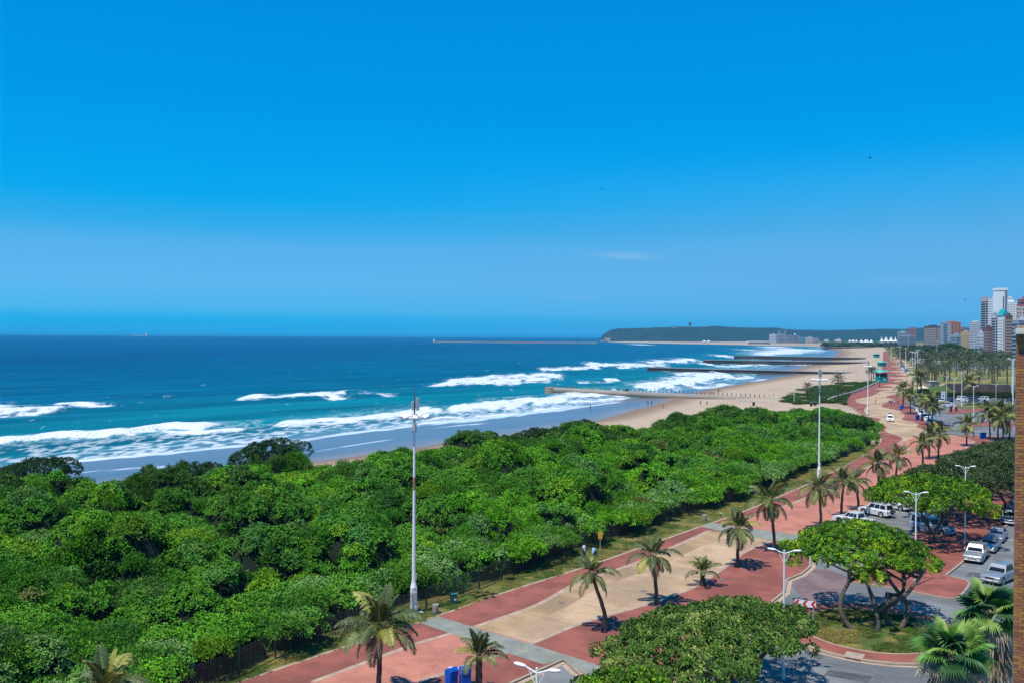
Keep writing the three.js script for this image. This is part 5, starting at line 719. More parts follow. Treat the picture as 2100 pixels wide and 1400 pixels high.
function car(kind, label, [x, z], heading, pm, { rack = 0, spare = 0, group, y = -0.13, bull = 0, load = 0 } = {}) {
  const k = carKinds[kind], o = thing(kind === 'pickup' ? 'pickup_truck' : kind === 'van' ? 'van' : 'car', label, kind === 'pickup' ? 'pickup' : kind === 'van' ? 'van' : 'car', [x, y, z], heading, group), S = shellCache[kind] ||= {}, f = k.L / 2, W = k.W;
  const { base: [[a, w0], [d]], top: [[b, w1], [c]], y0, y1 } = cabShape(k, 0);
  S.shell ||= carShell(k); mesh('body', S.shell, pm, o);
  S.cab ||= (() => { const g = hexa([[a, y0, w0], [a, y0, -w0], [d, y0, -w0], [d, y0, w0], [b, y1 - 0.03, w1], [b, y1 - 0.03, -w1], [c, y1 - 0.03, -w1], [c, y1 - 0.03, w1]]); const rf = rbox(b - c + 0.04, 0.09, w1 * 2 + 0.04, 0.04, (b + c) / 2, y1 - 0.035, 0); return merge([g, rf]); })(); mesh('roof', S.cab, pm, o);
  const B0 = [V3(a, y0, w0), V3(a, y0, -w0), V3(d, y0, -w0), V3(d, y0, w0)], T = [V3(b, y1 - 0.06, w1), V3(b, y1 - 0.06, -w1), V3(c, y1 - 0.06, -w1), V3(c, y1 - 0.06, w1)];
  S.ws ||= quadOn(B0[0], B0[1], T[1], T[0], 0.06, 0.94, 0.08, 0.94, 0.012); mesh('windscreen', S.ws, M.glass, o);
  S.rw ||= quadOn(B0[2], B0[3], T[3], T[2], 0.1, 0.9, 0.2, 0.9, 0.012); mesh('rear_window', S.rw, M.glass, o);
  S.sw ||= [[0.06, 0.34], [0.37, 0.64], ...(kind === 'pickup' || kind === 'sedan' ? [[0.67, 0.92]] : [[0.67, 0.95]])].flatMap(([u, v]) => { const l = quadOn(B0[3], B0[0], T[0], T[3], 1 - v, 1 - u, 0.22, 0.92, 0.012), r = quadOn(B0[1], B0[2], T[2], T[1], u, v, 0.22, 0.92, 0.012); return [l, r]; }); for (const g of S.sw) mesh('side_window', g, M.glass, o);
  S.wheel ||= [put(new THREE.CylinderGeometry(k.R, k.R, 0.22, 24), 0, 0, 0, PI / 2), put(new THREE.CylinderGeometry(k.R * 0.62, k.R * 0.62, 0.235, 16), 0, 0, 0, PI / 2)];
  for (const ax of k.axle) for (const s of [-1, 1]) { const w = mesh('wheel', S.wheel[0], M.rubber, o); w.position.set(ax, k.R, s * (W / 2 - 0.12)); mesh('rim', S.wheel[1], M.galv, w); }
  S.hl ||= rbox(0.16, 0.16, 0.42, 0.05); for (const s of [-1, 1]) { mesh('headlight', S.hl, lampGlass, o).position.set(f - 0.13, k.nose - 0.12, s * (W / 2 - 0.3)); }
  S.tl ||= rbox(0.1, 0.3, 0.18, 0.03); for (const s of [-1, 1]) mesh('tail_light', S.tl, tailRed, o).position.set(-f + 0.04, k.belt - 0.2, s * (W / 2 - 0.13));
  mesh('grille', S.gr ||= rbox(0.05, 0.2, W - 1.0, 0.02), plast, o).position.set(f - 0.015, k.nose - 0.16, 0); mesh('bumper', S.bp ||= rbox(0.14, 0.2, W - 0.16, 0.05), kind === 'pickup' || kind === 'suv' ? M.galv : pm, o).position.set(f - 0.03, k.clear + 0.2, 0); mesh('bumper', S.bp, kind === 'pickup' ? M.steel : pm, o).position.set(-f + 0.03, k.clear + 0.26, 0);
  mesh('number_plate', S.np ||= box(0.012, 0.11, 0.46), signWhite, o).position.set(f + 0.045, k.clear + 0.22, 0);
  for (const s of [-1, 1]) mesh('mirror', S.mi ||= rbox(0.12, 0.15, 0.2, 0.04), pm, o).position.set(a - 0.3, k.belt + 0.12, s * (W / 2 + 0.08));
  if (k.bed) { mesh('load_bed', S.bed ||= box(f + d - 0.28, 0.03, W - 0.3, (-f + d) / 2 + 0.02, k.belt + 0.012, 0), plast, o); mesh('bed_rail', S.br ||= [-1, 1].map((s) => rod(V3(d, k.belt + 0.06, s * (W / 2 - 0.12)), V3(-f + 0.15, k.belt + 0.06, s * (W / 2 - 0.12)), 0.03)), M.steel, o); }
  if (rack) { const r = mesh('roof_rail', [-1, 1].map((s) => rod(V3(b - 0.1, y1 + 0.06, s * (w1 - 0.06)), V3(c + 0.1, y1 + 0.06, s * (w1 - 0.06)), 0.025)), plast, o); }
  if (spare) { const w = mesh('spare_wheel', put(new THREE.CylinderGeometry(0.36, 0.36, 0.2, 22), 0, 0, 0, 0, 0, PI / 2), M.rubber, o); w.position.set(-f - 0.1, 0.95, 0.05); mesh('wheel_cover', put(new THREE.CylinderGeometry(0.27, 0.27, 0.215, 20), 0, 0, 0, 0, 0, PI / 2), M.steel, w); }
  if (bull) mesh('bull_bar', [rod(V3(f + 0.1, 0.42, -0.75), V3(f + 0.1, 0.42, 0.75), 0.04), rod(V3(f + 0.1, 0.42, -0.75), V3(f, 0.75, -0.8), 0.035), rod(V3(f + 0.1, 0.42, 0.75), V3(f, 0.75, 0.8), 0.035), rod(V3(f + 0.12, 0.7, -0.45), V3(f + 0.12, 0.7, 0.45), 0.035)], M.steel, o);
  if (load) { mesh('roof_rack', [0, 1, 2].map((i) => rod(V3(b - 0.2 - i * 0.8, y1 + 0.16, -w1), V3(b - 0.2 - i * 0.8, y1 + 0.16, w1), 0.03)), plast, o); for (let i = 0; i < 3; i++) { const g = new THREE.SphereGeometry(1, 14, 8); g.scale(1.25, 0.05, 0.27); const s = mesh('rescue_board', g, std(lin(...[[0.6, 0.42, 0.2], [0.5, 0.12, 0.08], [0.65, 0.55, 0.3]][i])), o); s.position.set((b + c) / 2, y1 + 0.26 + i * 0.11, (i - 1) * 0.34); s.rotation.x = (i - 1) * 0.5; } }
  return o;
}
const head = (p, q) => { const [x0, z0] = at(...p), [x1, z1] = at(...q); return Math.atan2(-(z1 - z0), x1 - x0); };
const WHT = paint(0.74, 0.75, 0.76), SILV = paint(0.38, 0.4, 0.42, 0.5), LSILV = paint(0.36, 0.39, 0.42, 0.45), GREYB = paint(0.13, 0.16, 0.2, 0.4), NAVY = paint(0.02, 0.04, 0.1, 0.2), MAR = paint(0.14, 0.012, 0.018, 0.1), BLK = paint(0.015, 0.015, 0.017);
const mid = (px, py, y = -0.13) => at(px, py, y);
// parked nose-in beside the promenade
car('pickup', 'white pickup parked nose to the palms, partly hidden by the umbrella-shaped tree', mid(1752, 1076), 2.15, WHT);
car('suv', 'white off-roader with a spare wheel on its back, parked beside the palms', mid(1798, 1056), 2.1, WHT, { spare: 1, rack: 1 });
car('suv', 'white off-roader half hidden by the yellow-green tree, beyond the one with the spare wheel', mid(1838, 1043), 2.1, WHT, { rack: 1 });
car('van', 'pale blue-grey van in the shade under the broad yellow-green tree', mid(1912, 1092), -0.9, paint(0.32, 0.4, 0.5, 0.2));
// along the street
const sdir = head([2045, 1090], [1965, 1166]);
car('pickup', 'silver double-cab pickup with a nudge bar, first in the row parked along the street', mid(2003, 1146), sdir + 0.02, LSILV, { bull: 1 });
car('sedan', 'silver saloon squeezed behind the silver pickup with the nudge bar', mid(2030, 1126), sdir, SILV);
car('sedan', 'grey-blue saloon third in the row parked along the street', mid(2046, 1106), sdir + 0.03, paint(0.2, 0.24, 0.3, 0.4));
car('pickup', 'silver pickup driving down the street towards the fan palm', mid(2053, 1190), sdir - 0.22, LSILV);
car('suv', 'dark blue car in the tree shade beside the brick pier', mid(2073, 1072), sdir, NAVY);
car('sedan', 'dark car deep in the shade behind the dark blue one', mid(2082, 1046), sdir, GREYB);
// on the promenade
{ const v = car('van', 'white rescue van with boards on its roof, driving along the tan paving', at(1826, 863), head([1824, 850], [1828, 868]), WHT, { load: 1, y: 0.01 }); v.scale.setScalar(1.0); }
// the beach car park
const row = [[1893, 850, 'hatch', WHT, 'white car at the head of the car park row'], [1896, 853, 'suv', WHT, 'white car second from the head of the car park row'], [1899, 857, 'sedan', SILV, 'silver car in the middle of the car park row'], [1903, 860, 'suv', WHT, 'white off-roader in the car park row, before the silver car'], [1907, 864, 'hatch', WHT, 'white car in the car park row, third from the maroon pickup'], [1910, 868, 'sedan', LSILV, 'pale silver car in the car park row, second from the maroon pickup'], [1914, 872, 'suv', WHT, 'white car in the car park row, right behind the maroon pickup'], [1889, 845, 'sedan', WHT, 'white car far up the car park row under the palms'], [1886, 840, 'suv', SILV, 'silver car farthest up the car park row under the palms'], [1884, 835, 'hatch', WHT, 'white car behind the farthest silver car of the row']];
for (const [px, py, k, m, l] of row) car(k, l, at(px, py, -0.12), head([1880, 850], [1950, 842]) + 0.12, m, { y: -0.12 }).scale.setScalar(1.12);
car('pickup', 'maroon pickup parked at the near end of the car park row', at(1925, 876, -0.12), head([1895, 873], [1945, 877]), MAR, { y: -0.12 }).scale.setScalar(1.12);
car('suv', 'maroon car at the edge of the car park lane, behind the palm', at(1918, 842, -0.12), 0.15, MAR, { y: -0.12 });
[[1943, 835, 'suv', WHT, 'white car nearest to the lamp post on the car park island'], [1936, 828.5, 'sedan', WHT, 'white saloon second from the car park island lamp'], [1931, 824.5, 'hatch', SILV, 'silver car left of the big white board'], [1950, 823, 'sedan', NAVY, 'dark blue car under the big white board'], [1977, 821.5, 'suv', WHT, 'white off-roader left of the lawn island palm'], [1984, 824, 'hatch', WHT, 'small white car in front of the white off-roader, by the lawn palm'], [1998, 824, 'suv', GREYB, 'dark car right of the lawn island palm'], [2018, 822, 'suv', WHT, 'white car parked against the clipped hedge'], [2020, 828, 'sedan', LSILV, 'pale car in front of the car parked against the hedge'], [2044, 824, 'sedan', SILV, 'silver car behind the clump of palms'], [2072, 824, 'hatch', BLK, 'small black car near the white container'], [1913, 829, 'suv', WHT, 'white car left of the maroon car by the lane'], [1922, 820, 'sedan', GREYB, 'grey car in the shade before the cut hedge']].forEach(([px, py, k, m, l], i) => car(k, l, at(px, py, -0.12), [0.1, 0.15, 0.2, 1.4, 0.3, 0.2, 0.1, 1.5, 0.2, 0.1, 1.4, 0.1, 0.2][i], m, { y: -0.12 }).scale.setScalar(1.1));
// cars far along the shore road: bodies only a few pixels long
{
  const mk = (m, cl) => { const o = thing('distant_car', cl + ' car standing far off among the lawn palms', 'car', [0, 0, 0], 0, 'cars far off behind the lawns'); mesh('body', rbox(4.6, 0.9, 1.8, 0.2, 0, 0.75, 0), m, o); mesh('cabin', rbox(2.7, 0.62, 1.6, 0.2, -0.3, 1.42, 0), M.glass, o); mesh('roof', rbox(2.3, 0.08, 1.5, 0.03, -0.3, 1.75, 0), m, o); mesh('wheel', [1.4, -1.4].flatMap((q) => [-0.8, 0.8].map((w) => put(new THREE.CylinderGeometry(0.33, 0.33, 0.2, 12), 0, 0, 0, PI / 2))).map((g, i) => (g.translate(i < 2 ? 1.4 : -1.4, 0.33, i % 2 ? 0.82 : -0.82), g)), M.rubber, o); return o; }, A = [mk(WHT, 'white'), mk(LSILV, 'silver'), mk(GREYB, 'dark grey'), mk(MAR, 'maroon')], r = rng(88), P = [];
  for (let i = 0; i < 12; i++) P.push([1888 + i * 4.4 + r() * 2, 749.5 + r() * 1.6]); for (let i = 0; i < 10; i++) P.push([1905 + i * 4 + r() * 3, 741 + r() * 1.5]); for (let i = 0; i < 14; i++) P.push([2000 + i * 6 + r() * 3, 751 + r() * 2.5]); for (let i = 0; i < 8; i++) P.push([1848 + i * 2.2, 748 + i * 2.4]); for (let i = 0; i < 6; i++) P.push([1960 + i * 6, 747 + r() * 2]);
  P.forEach(([px, py], i) => { const [x, z] = at(px, py), p = A[[0, 0, 1, 0, 2, 0, 1, 0, 3, 0][i % 10]], t = (r() < 0.7 ? 0.1 : 1.2); if (i < 4 && !p.userData.done) { p.position.set(x, 0, z); p.userData.done = 1; } else dup(p, [x, 0, z], t); });
  A.forEach((p, i) => { if (!p.userData.done) { const [x, z] = at(1890 + i * 9, 747); p.position.set(x, 0, z); } }); scene.traverse((q) => { delete q.userData.done; });
}
// ---------------------------------------------------------------- jetties
function jettyLine(a, b, n) { return Array.from({ length: n + 1 }, (_, i) => [mixn(a[0], b[0], i / n), mixn(a[1], b[1], i / n)]); }
{ // the near jetty: a thick concrete arm with a rounded flank and a row of railing posts
  const o = thing('concrete_jetty', 'thick pale concrete jetty with a row of posts, nearest one to the thicket', 'jetty'), A = [19.5, -459], B = [103, -392], C = [150, -358], line = jettyLine(A, B, 40), prof = [[-2.6, -6.2], [-2.6, -4.3], [-2.2, -3.3], [-1.5, -2.55], [-0.9, -2.35], [2.2, -2.35], [2.4, -6.2]], pos = [], col = [];
  const dx = B[0] - A[0], dz = B[1] - A[1], l = Math.hypot(dx, dz), nx = dz / l * -1, nz = dx / l; // towards the viewer
  const pt = (i, [d, y]) => { const k = mixn(1, 0.72, clamp((i - 24) / 16)); return [line[i][0] - nx * d * -1, y * 1 + (i > 24 ? (i - 24) * 0.01 : 0), line[i][1] + nz * -d]; };
  for (let i = 0; i < line.length - 1; i++) for (let j = 0; j < prof.length - 1; j++) { const a = pt(i, prof[j]), b = pt(i + 1, prof[j]), c = pt(i + 1, prof[j + 1]), d = pt(i, prof[j + 1]); for (const p of [a, b, c, a, c, d]) { pos.push(...p); const k = p[1] < -3.6 ? 0.3 : 0.8 + 0.4 * fbm(p[0] / 3, p[1] * 2, 2, 5); col.push(0.34 * k, 0.30 * k, 0.25 * k); } }  // lower flank darkened: its shade is painted into the vertex colour
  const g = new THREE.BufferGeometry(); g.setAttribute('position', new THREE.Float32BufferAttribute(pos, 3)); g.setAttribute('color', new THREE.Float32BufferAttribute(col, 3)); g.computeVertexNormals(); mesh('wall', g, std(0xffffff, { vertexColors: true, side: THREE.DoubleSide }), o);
  mesh('head', cyl(2.7, 2.5, 3.9, A[0], -6.2, A[1], 16), std(lin(0.36, 0.27, 0.21)), o);
  const posts = []; for (let i = 0; i < 78; i++) { const t = i / 77, x = mixn(A[0], C[0], t), z = mixn(A[1], C[1], t); posts.push(box(0.36, 1.5, 0.36, x + nx * 1.9, mixn(-1.65, -1.8, t), z - 1.7)); } tag(mesh('railing_post', posts, std(lin(0.2, 0.19, 0.18)), o), null, null, null, 'stuff');
  for (const [t, w, m] of [[0.36, 2.2, signWhite], [0.43, 2.0, plast]]) mesh('equipment_box', box(w, 0.8, 1, mixn(A[0], B[0], t), -1.95, mixn(A[1], B[1], t) - 0.6), m, o);
}
function pileJetty(label, A, B, deckY, n, tail) {
  const o = thing('pile_jetty', label, 'jetty', [0, 0, 0], 0, null), dk = std(lin(0.085, 0.085, 0.088)), line = jettyLine(A, B, 30);
  mesh('deck', barAlong(line, -1.6, 1.6, deckY - 0.5, deckY), std(lin(0.3, 0.3, 0.29)), o); const p = [], q = []; for (let i = 0; i < n; i++) { const t = i / (n - 1), x = mixn(A[0], B[0], t), z = mixn(A[1], B[1], t); for (const s of [-1.4, 1.4]) p.push(cyl(0.42, 0.42, deckY + 7.2 - 0.45, x, -7.2, z + s, 6)); if (i % 2 === 0) q.push(box(0.14, 1.0, 0.14, x, deckY + 0.5, z - 1.4)); }
  mesh('sheet_piling', barAlong(line, -0.9, 0.9, -7, deckY - 0.5), dk, o); tag(mesh('pile', p, dk, o), null, null, null, 'stuff'); tag(mesh('railing_post', q, dk, o), null, null, null, 'stuff');
}
pileJetty('dark pile jetty with a pale walkway, second one from the thicket', [113.5, -749], [285, -648], -1.8, 90);
pileJetty('dark pile jetty, third one from the thicket', [205, -958], [360, -905], -0.9, 80);
pileJetty('dark pile jetty, farthest of the row', [289, -1165], [428, -1085], -0.6, 70);
// ---------------------------------------------------------------- things at the beach edge
{
  struct('low_wall', barAlong(smooth(G0([[1700, 821], [1722, 813], [1746, 807], [1764, 801], [1781, 794], [1795, 787.5], [1805, 783.5]]), 5), -0.1, 0.5, -0.3, 0.75), std(lin(0.42, 0.38, 0.34)), 'low pale curved wall between the promenade and the dune plants');
  const tq = std(lin(0.0, 0.36, 0.31), { roughness: 0.5 }), tqL = std(lin(0.04, 0.5, 0.42), { roughness: 0.5 });
  function hut(label, px, py, w, h, open) { const [x, z] = at(px, py), o = thing('lifeguard_hut', label, 'lifeguard hut', [x, 0, z], 0.25);
    if (open) { mesh('base', rbox(w * 0.9, h * 0.42, w * 0.7, 0.1, 0, h * 0.21, 0), tq, o); mesh('interior', box(w * 0.8, h * 0.36, w * 0.6, 0, h * 0.6, 0), std(lin(0.05, 0.05, 0.07)), o); for (const s of [-1, 1]) for (const q of [-1, 1]) mesh('post', box(0.2, h * 0.4, 0.2, s * w * 0.43, h * 0.6, q * w * 0.33), tqL, o); mesh('counter', box(w * 0.98, 0.18, w * 0.78, 0, h * 0.43, 0), tqL, o); mesh('notice', box(w * 0.25, h * 0.12, 0.06, w * 0.1, h * 0.27, w * 0.355), signWhite, o); }
    else { for (const s of [-1, 1]) for (const q of [-1, 1]) mesh('leg', box(0.25, h * 0.5, 0.25, s * w * 0.36, h * 0.25, q * w * 0.28), tq, o); const c = new THREE.CylinderGeometry(w * 0.62, w * 0.52, h * 0.42, 4, 1); c.rotateY(PI / 4); c.scale(1, 1, 0.8); c.translate(0, h * 0.7, 0); mesh('cabin', c, tq, o); mesh('window', box(w * 0.6, h * 0.1, 0.05, 0, h * 0.8, w * 0.475), M.glass, o); }
    const rf = new THREE.CylinderGeometry(w * 0.62, w * 0.8, h * 0.1, 4); rf.rotateY(PI / 4); rf.scale(1, 1, 0.8); rf.translate(0, h * 0.96, 0); mesh('roof', rf, tqL, o); return o; }
  hut('turquoise lifeguard hut with an open dark front, nearest to the curved wall', 1808, 783.5, 5.6, 6.4, true); hut('turquoise lifeguard cabin raised on legs, behind the open hut', 1809, 760, 5.4, 6.6, false); hut('small turquoise hut at the far end of the promenade', 1798, 733, 6.2, 5.2, true);
  const [bx, bz] = at(1740, 799, -1), b = thing('yellow_boat', 'yellow boat lying among the dune plants by the curved wall', 'boat', [bx, landY(bx, -bz) + 0.5, bz], 0.1), hs = new THREE.SphereGeometry(1, 18, 10, 0, 6.2832, PI / 2, PI / 2); hs.scale(2.7, 0.9, 0.9); hs.translate(0, 1.0, 0); mesh('hull', hs, std(lin(0.72, 0.42, 0.06), { side: THREE.DoubleSide }), b); mesh('gunwale', put(new THREE.TorusGeometry(1, 0.05, 6, 28), 0, 0, 0, PI / 2), std(lin(0.75, 0.6, 0.2)), b).scale.set(2.7, 1, 0.9); b.children[1].position.y = 1.0; for (const s of [-1, 1]) mesh('cradle', box(0.3, 0.9, 1.5, s * 1.3, -0.1, 0), plast, b);
  [[1546, 829, 'dark bin on the sandy plaza, alone on the left of the spiky palm'], [1664, 834, 'dark bin on the sandy plaza, left one of two by the mast'], [1672, 833, 'dark bin on the sandy plaza, right one of two by the mast']].forEach(([px, py, l]) => { const [x, z] = at(px, py, -0.8), y = landY(x, -z), o = thing('beach_bin', l, 'bin', [x, y, z]); mesh('body', cyl(0.42, 0.5, 1.4, 0, 0, 0, 10), M.black, o); mesh('rim', put(new THREE.TorusGeometry(0.5, 0.05, 5, 14), 0, 0, 0, PI / 2), M.steel, o).position.y = 1.4; });
  // frames on the sand: a volleyball net
  const [nx, nz] = at(1764, 742, -3), n = thing('beach_net', 'thin net between posts on the sand of the far beach', 'net', [nx, -3.2, nz], 0.2); for (const k of [-6, 6]) mesh('post', cyl(0.15, 0.12, k < 0 ? 8 : 4, k, 0, 0, 6), std(lin(0.3, 0.28, 0.26)), n); mesh('rope', [rod(V3(-6, 1.2, 0), V3(6, 1.2, 0), 0.05, 0.05, 4), rod(V3(-6, 0.4, 0), V3(6, 0.4, 0), 0.05, 0.05, 4)], std(lin(0.3, 0.28, 0.26)), n);
}
// ---------------------------------------------------------------- people: one smooth body from tapered limbs, clothes as shells over it
function limbField(bones, inflate = 0) { // bones: [ax, ay, az, bx, by, bz, ra, rb]
  const res = 54, mc = new MarchingCubes(res, M.black, false, false, 60000), S = 1.02; mc.isolation = 0;
  for (let k = 0; k < res; k++) for (let j = 0; j < res; j++) for (let i = 0; i < res; i++) {
    const x = ((i - res / 2) / (res / 2)) * S, y = ((j - res / 2) / (res / 2)) * S, z = ((k - res / 2) / (res / 2)) * S; let e = 0;
    for (const [ax, ay, az, bx, by, bz, ra, rb] of bones) { const dx = bx - ax, dy = by - ay, dz = bz - az, t = clamp(((x - ax) * dx + (y - ay) * dy + (z - az) * dz) / (dx * dx + dy * dy + dz * dz + 1e-9)), d = Math.hypot(x - ax - dx * t, y - ay - dy * t, z - az - dz * t) - mixn(ra, rb, t) - inflate; e += Math.exp(-d * 60); }
    mc.field[i + j * res + k * res * res] = -(-Math.log(e + 1e-30) / 60);
  }
  mc.update(); const n = mc.count, g = new THREE.BufferGeometry(); g.setAttribute('position', new THREE.Float32BufferAttribute(mc.positionArray.slice(0, n * 3), 3)); g.setAttribute('normal', new THREE.Float32BufferAttribute(mc.normalArray.slice(0, n * 3), 3)); g.scale(S, S, S); g.computeVertexNormals(); return g;
}
const poses = { // y = 0 is the middle of the body, feet at -0.88
  walk: { legs: [[-0.08, 0.0, 0, -0.09, -0.42, 0.12, 0.085, 0.06], [-0.09, -0.42, 0.12, -0.09, -0.82, 0.16, 0.055, 0.04], [-0.09, -0.84, 0.16, -0.09, -0.86, 0.28, 0.04, 0.03], [0.08, 0.0, 0, 0.09, -0.42, -0.06, 0.085, 0.06], [0.09, -0.42, -0.06, 0.09, -0.80, -0.26, 0.055, 0.04], [0.09, -0.82, -0.26, 0.09, -0.86, -0.15, 0.04, 0.03]], torso: [[0, 0, 0, 0, 0.26, 0.01, 0.125, 0.13], [-0.11, 0.46, 0.01, 0.11, 0.46, 0.01, 0.085, 0.085], [0, 0.22, 0, 0, 0.44, 0.01, 0.13, 0.13]], arms: [[-0.19, 0.48, 0, -0.25, 0.2, -0.08, 0.05, 0.042], [-0.25, 0.2, -0.08, -0.24, -0.04, 0.04, 0.04, 0.032], [0.19, 0.48, 0, 0.25, 0.2, 0.08, 0.05, 0.042], [0.25, 0.2, 0.08, 0.24, 0.0, 0.2, 0.04, 0.032]], head: [[0, 0.52, 0.01, 0, 0.62, 0.02, 0.05, 0.05], [0, 0.72, 0.02, 0, 0.77, 0.03, 0.085, 0.095]] },
  stand: { legs: [[-0.08, 0.0, 0, -0.1, -0.42, 0.02, 0.085, 0.06], [-0.1, -0.42, 0.02, -0.1, -0.82, 0, 0.055, 0.04], [-0.1, -0.85, 0, -0.11, -0.86, 0.12, 0.04, 0.03], [0.08, 0.0, 0, 0.1, -0.42, 0.02, 0.085, 0.06], [0.1, -0.42, 0.02, 0.1, -0.82, 0, 0.055, 0.04], [0.1, -0.85, 0, 0.12, -0.86, 0.12, 0.04, 0.03]], torso: [[0, 0, 0, 0, 0.26, 0, 0.125, 0.13], [-0.11, 0.46, 0, 0.11, 0.46, 0, 0.085, 0.085], [0, 0.22, 0, 0, 0.44, 0, 0.13, 0.13]], arms: [[-0.19, 0.48, 0, -0.24, 0.2, 0.02, 0.05, 0.042], [-0.24, 0.2, 0.02, -0.2, -0.02, 0.1, 0.04, 0.032], [0.19, 0.48, 0, 0.24, 0.2, 0.02, 0.05, 0.042], [0.24, 0.2, 0.02, 0.24, -0.04, 0.05, 0.04, 0.032]], head: [[0, 0.52, 0, 0, 0.62, 0.01, 0.05, 0.05], [0, 0.72, 0.01, 0, 0.77, 0.02, 0.085, 0.095]] },
  sit: { legs: [[-0.09, -0.42, 0, -0.12, -0.36, 0.42, 0.09, 0.065], [-0.12, -0.36, 0.42, -0.12, -0.8, 0.44, 0.058, 0.042], [-0.12, -0.84, 0.44, -0.12, -0.86, 0.56, 0.04, 0.03], [0.09, -0.42, 0, 0.12, -0.36, 0.42, 0.09, 0.065], [0.12, -0.36, 0.42, 0.12, -0.8, 0.44, 0.058, 0.042], [0.12, -0.84, 0.44, 0.12, -0.86, 0.56, 0.04, 0.03]], torso: [[0, -0.42, 0, 0, -0.16, 0.06, 0.13, 0.13], [-0.11, 0.04, 0.12, 0.11, 0.04, 0.12, 0.085, 0.085], [0, -0.2, 0.05, 0, 0.02, 0.12, 0.13, 0.13]], arms: [[-0.19, 0.05, 0.12, -0.22, -0.22, 0.2, 0.05, 0.042], [-0.22, -0.22, 0.2, -0.12, -0.3, 0.4, 0.04, 0.032], [0.19, 0.05, 0.12, 0.22, -0.22, 0.2, 0.05, 0.042], [0.22, -0.22, 0.2, 0.12, -0.3, 0.4, 0.04, 0.032]], head: [[0, 0.1, 0.14, 0, 0.2, 0.18, 0.05, 0.05], [0, 0.29, 0.2, 0, 0.34, 0.22, 0.085, 0.095]] },
};
const personGeo = {};
function person(label, [x, y, z], turn, pose, skin, top, low, group, s = 1) {
  const G = personGeo[pose] ||= (() => { const p = poses[pose]; const hd = p.head[1]; return { body: limbField([...p.legs, ...p.torso, ...p.arms, ...p.head]), top: limbField([...p.torso, ...p.arms.filter((_, i) => i % 2 === 0).map((b) => { const q = b.slice(); for (let k = 0; k < 3; k++) q[3 + k] = mixn(b[k], b[3 + k], 0.6); return q; })], 0.022), low: limbField(p.legs.filter((_, i) => i % 3 === 0), 0.024), hair: (() => { const g = new THREE.SphereGeometry(0.108, 14, 8, 0, 6.2832, 0, 1.75); g.rotateX(-0.35); g.translate(hd[3], hd[4] + 0.01, hd[5] - 0.012); return g; })() }; })();
  const o = thing('person', label, 'person', [x, y + 0.89 * s, z], turn, group); o.scale.setScalar(s); const sk = std(lin(...skin), { roughness: 0.6 });
  mesh('body', G.body, sk, o); mesh('shirt', G.top, std(lin(...top)), o); mesh('shorts', G.low, std(lin(...low)), o); mesh('hair', G.hair, std(lin(0.012, 0.01, 0.009)), o); return o;
}
{
  const dk = [0.09, 0.05, 0.03], fair = [0.42, 0.25, 0.17], W = [0.7, 0.72, 0.78], K = [0.03, 0.03, 0.035];
  const [ax, az] = at(1198, 1146), [bx, bz] = at(1216, 1143); person('person in a white top standing in the shade by the fence', [ax, 0.02, az], 0.8, 'stand', dk, W, [0.02, 0.03, 0.08]); person('person in a pale blue top crouching in the shade by the yellow board', [bx, 0.02 - 0.02, bz], 2.2, 'sit', dk, [0.32, 0.5, 0.78], K);
  const P = [[1825, 829.5, 'walk', K, 'person in dark clothes in the group of walkers on the promenade, leftmost'], [1829, 829.5, 'walk', [0.1, 0.12, 0.2], 'person in navy clothes second in the group of walkers on the promenade'], [1835, 830, 'walk', W, 'person in white in the group of walkers on the promenade'], [1842, 829.5, 'stand', [0.12, 0.02, 0.02], 'person in dark red at the right of the group of walkers'], [1796, 826, 'walk', [0.75, 0.6, 0.12], 'person in a yellow top running on the tan paving'], [1743, 813, 'stand', K, 'dark-clothed person leaning on the low curved wall'], [1727, 818, 'stand', K, 'dark-clothed person at the near end of the low curved wall'], [1804, 793.5, 'walk', K, 'dark-clothed person walking in front of the turquoise hut'], [1826, 767, 'walk', K, 'person on the promenade beyond the turquoise hut'], [1838, 775, 'walk', [0.3, 0.1, 0.1], 'person in a reddish top on the far red paving'], [1843, 766, 'walk', [0.05, 0.06, 0.2], 'person in dark blue on the far red paving']];
  P.forEach(([px, py, pose, c, l], i) => { const [x, z] = at(px, py); person(l, [x, 0.02, z], i * 1.7, pose, i % 3 ? dk : fair, c, i % 2 ? K : [0.06, 0.07, 0.12], 'people strolling on the promenade', 1.05); });
  const Bc = [[1329, 831.5, 'stand', K, 'dark figure on the wet sand, left one of the close pair'], [1337, 831.5, 'stand', [0.04, 0.05, 0.1], 'dark figure on the wet sand, right one of the close pair'], [1360, 838.5, 'walk', [0.5, 0.3, 0.3], 'figure in a pinkish top at the edge of the wet sand'], [1437, 833.5, 'walk', K, 'dark figure walking on the dry sand, left one'], [1450, 834, 'walk', [0.05, 0.05, 0.06], 'dark figure walking on the dry sand, right one'], [1211, 838, 'stand', K, 'lone figure standing in the shallow wash'], [1474, 806, 'stand', K, 'figure on the wet sand behind the concrete jetty'], [1460, 811, 'walk', K, 'figure walking behind the concrete jetty, close to its posts']];
  Bc.forEach(([px, py, pose, c, l], i) => { const [x, z] = at(px, py, -4.6), y = Math.max(landY(x, -z), SEA + 0.02); person(l, [x, y, z], i * 2.1, pose, i % 3 ? dk : fair, c, K, 'people on the beach', 1.02); });
}
// ---------------------------------------------------------------- buildings
const stoneMats = new Map(); const wallMat = (c) => { const k = c.join(); if (!stoneMats.has(k)) stoneMats.set(k, std(lin(...c), { roughness: 0.9 })); return stoneMats.get(k); };
const paneMat = new THREE.MeshPhysicalMaterial({ color: lin(0.03, 0.05, 0.08), roughness: 0.15 }), paneDark = std(lin(0.05, 0.05, 0.06), { roughness: 0.4 });
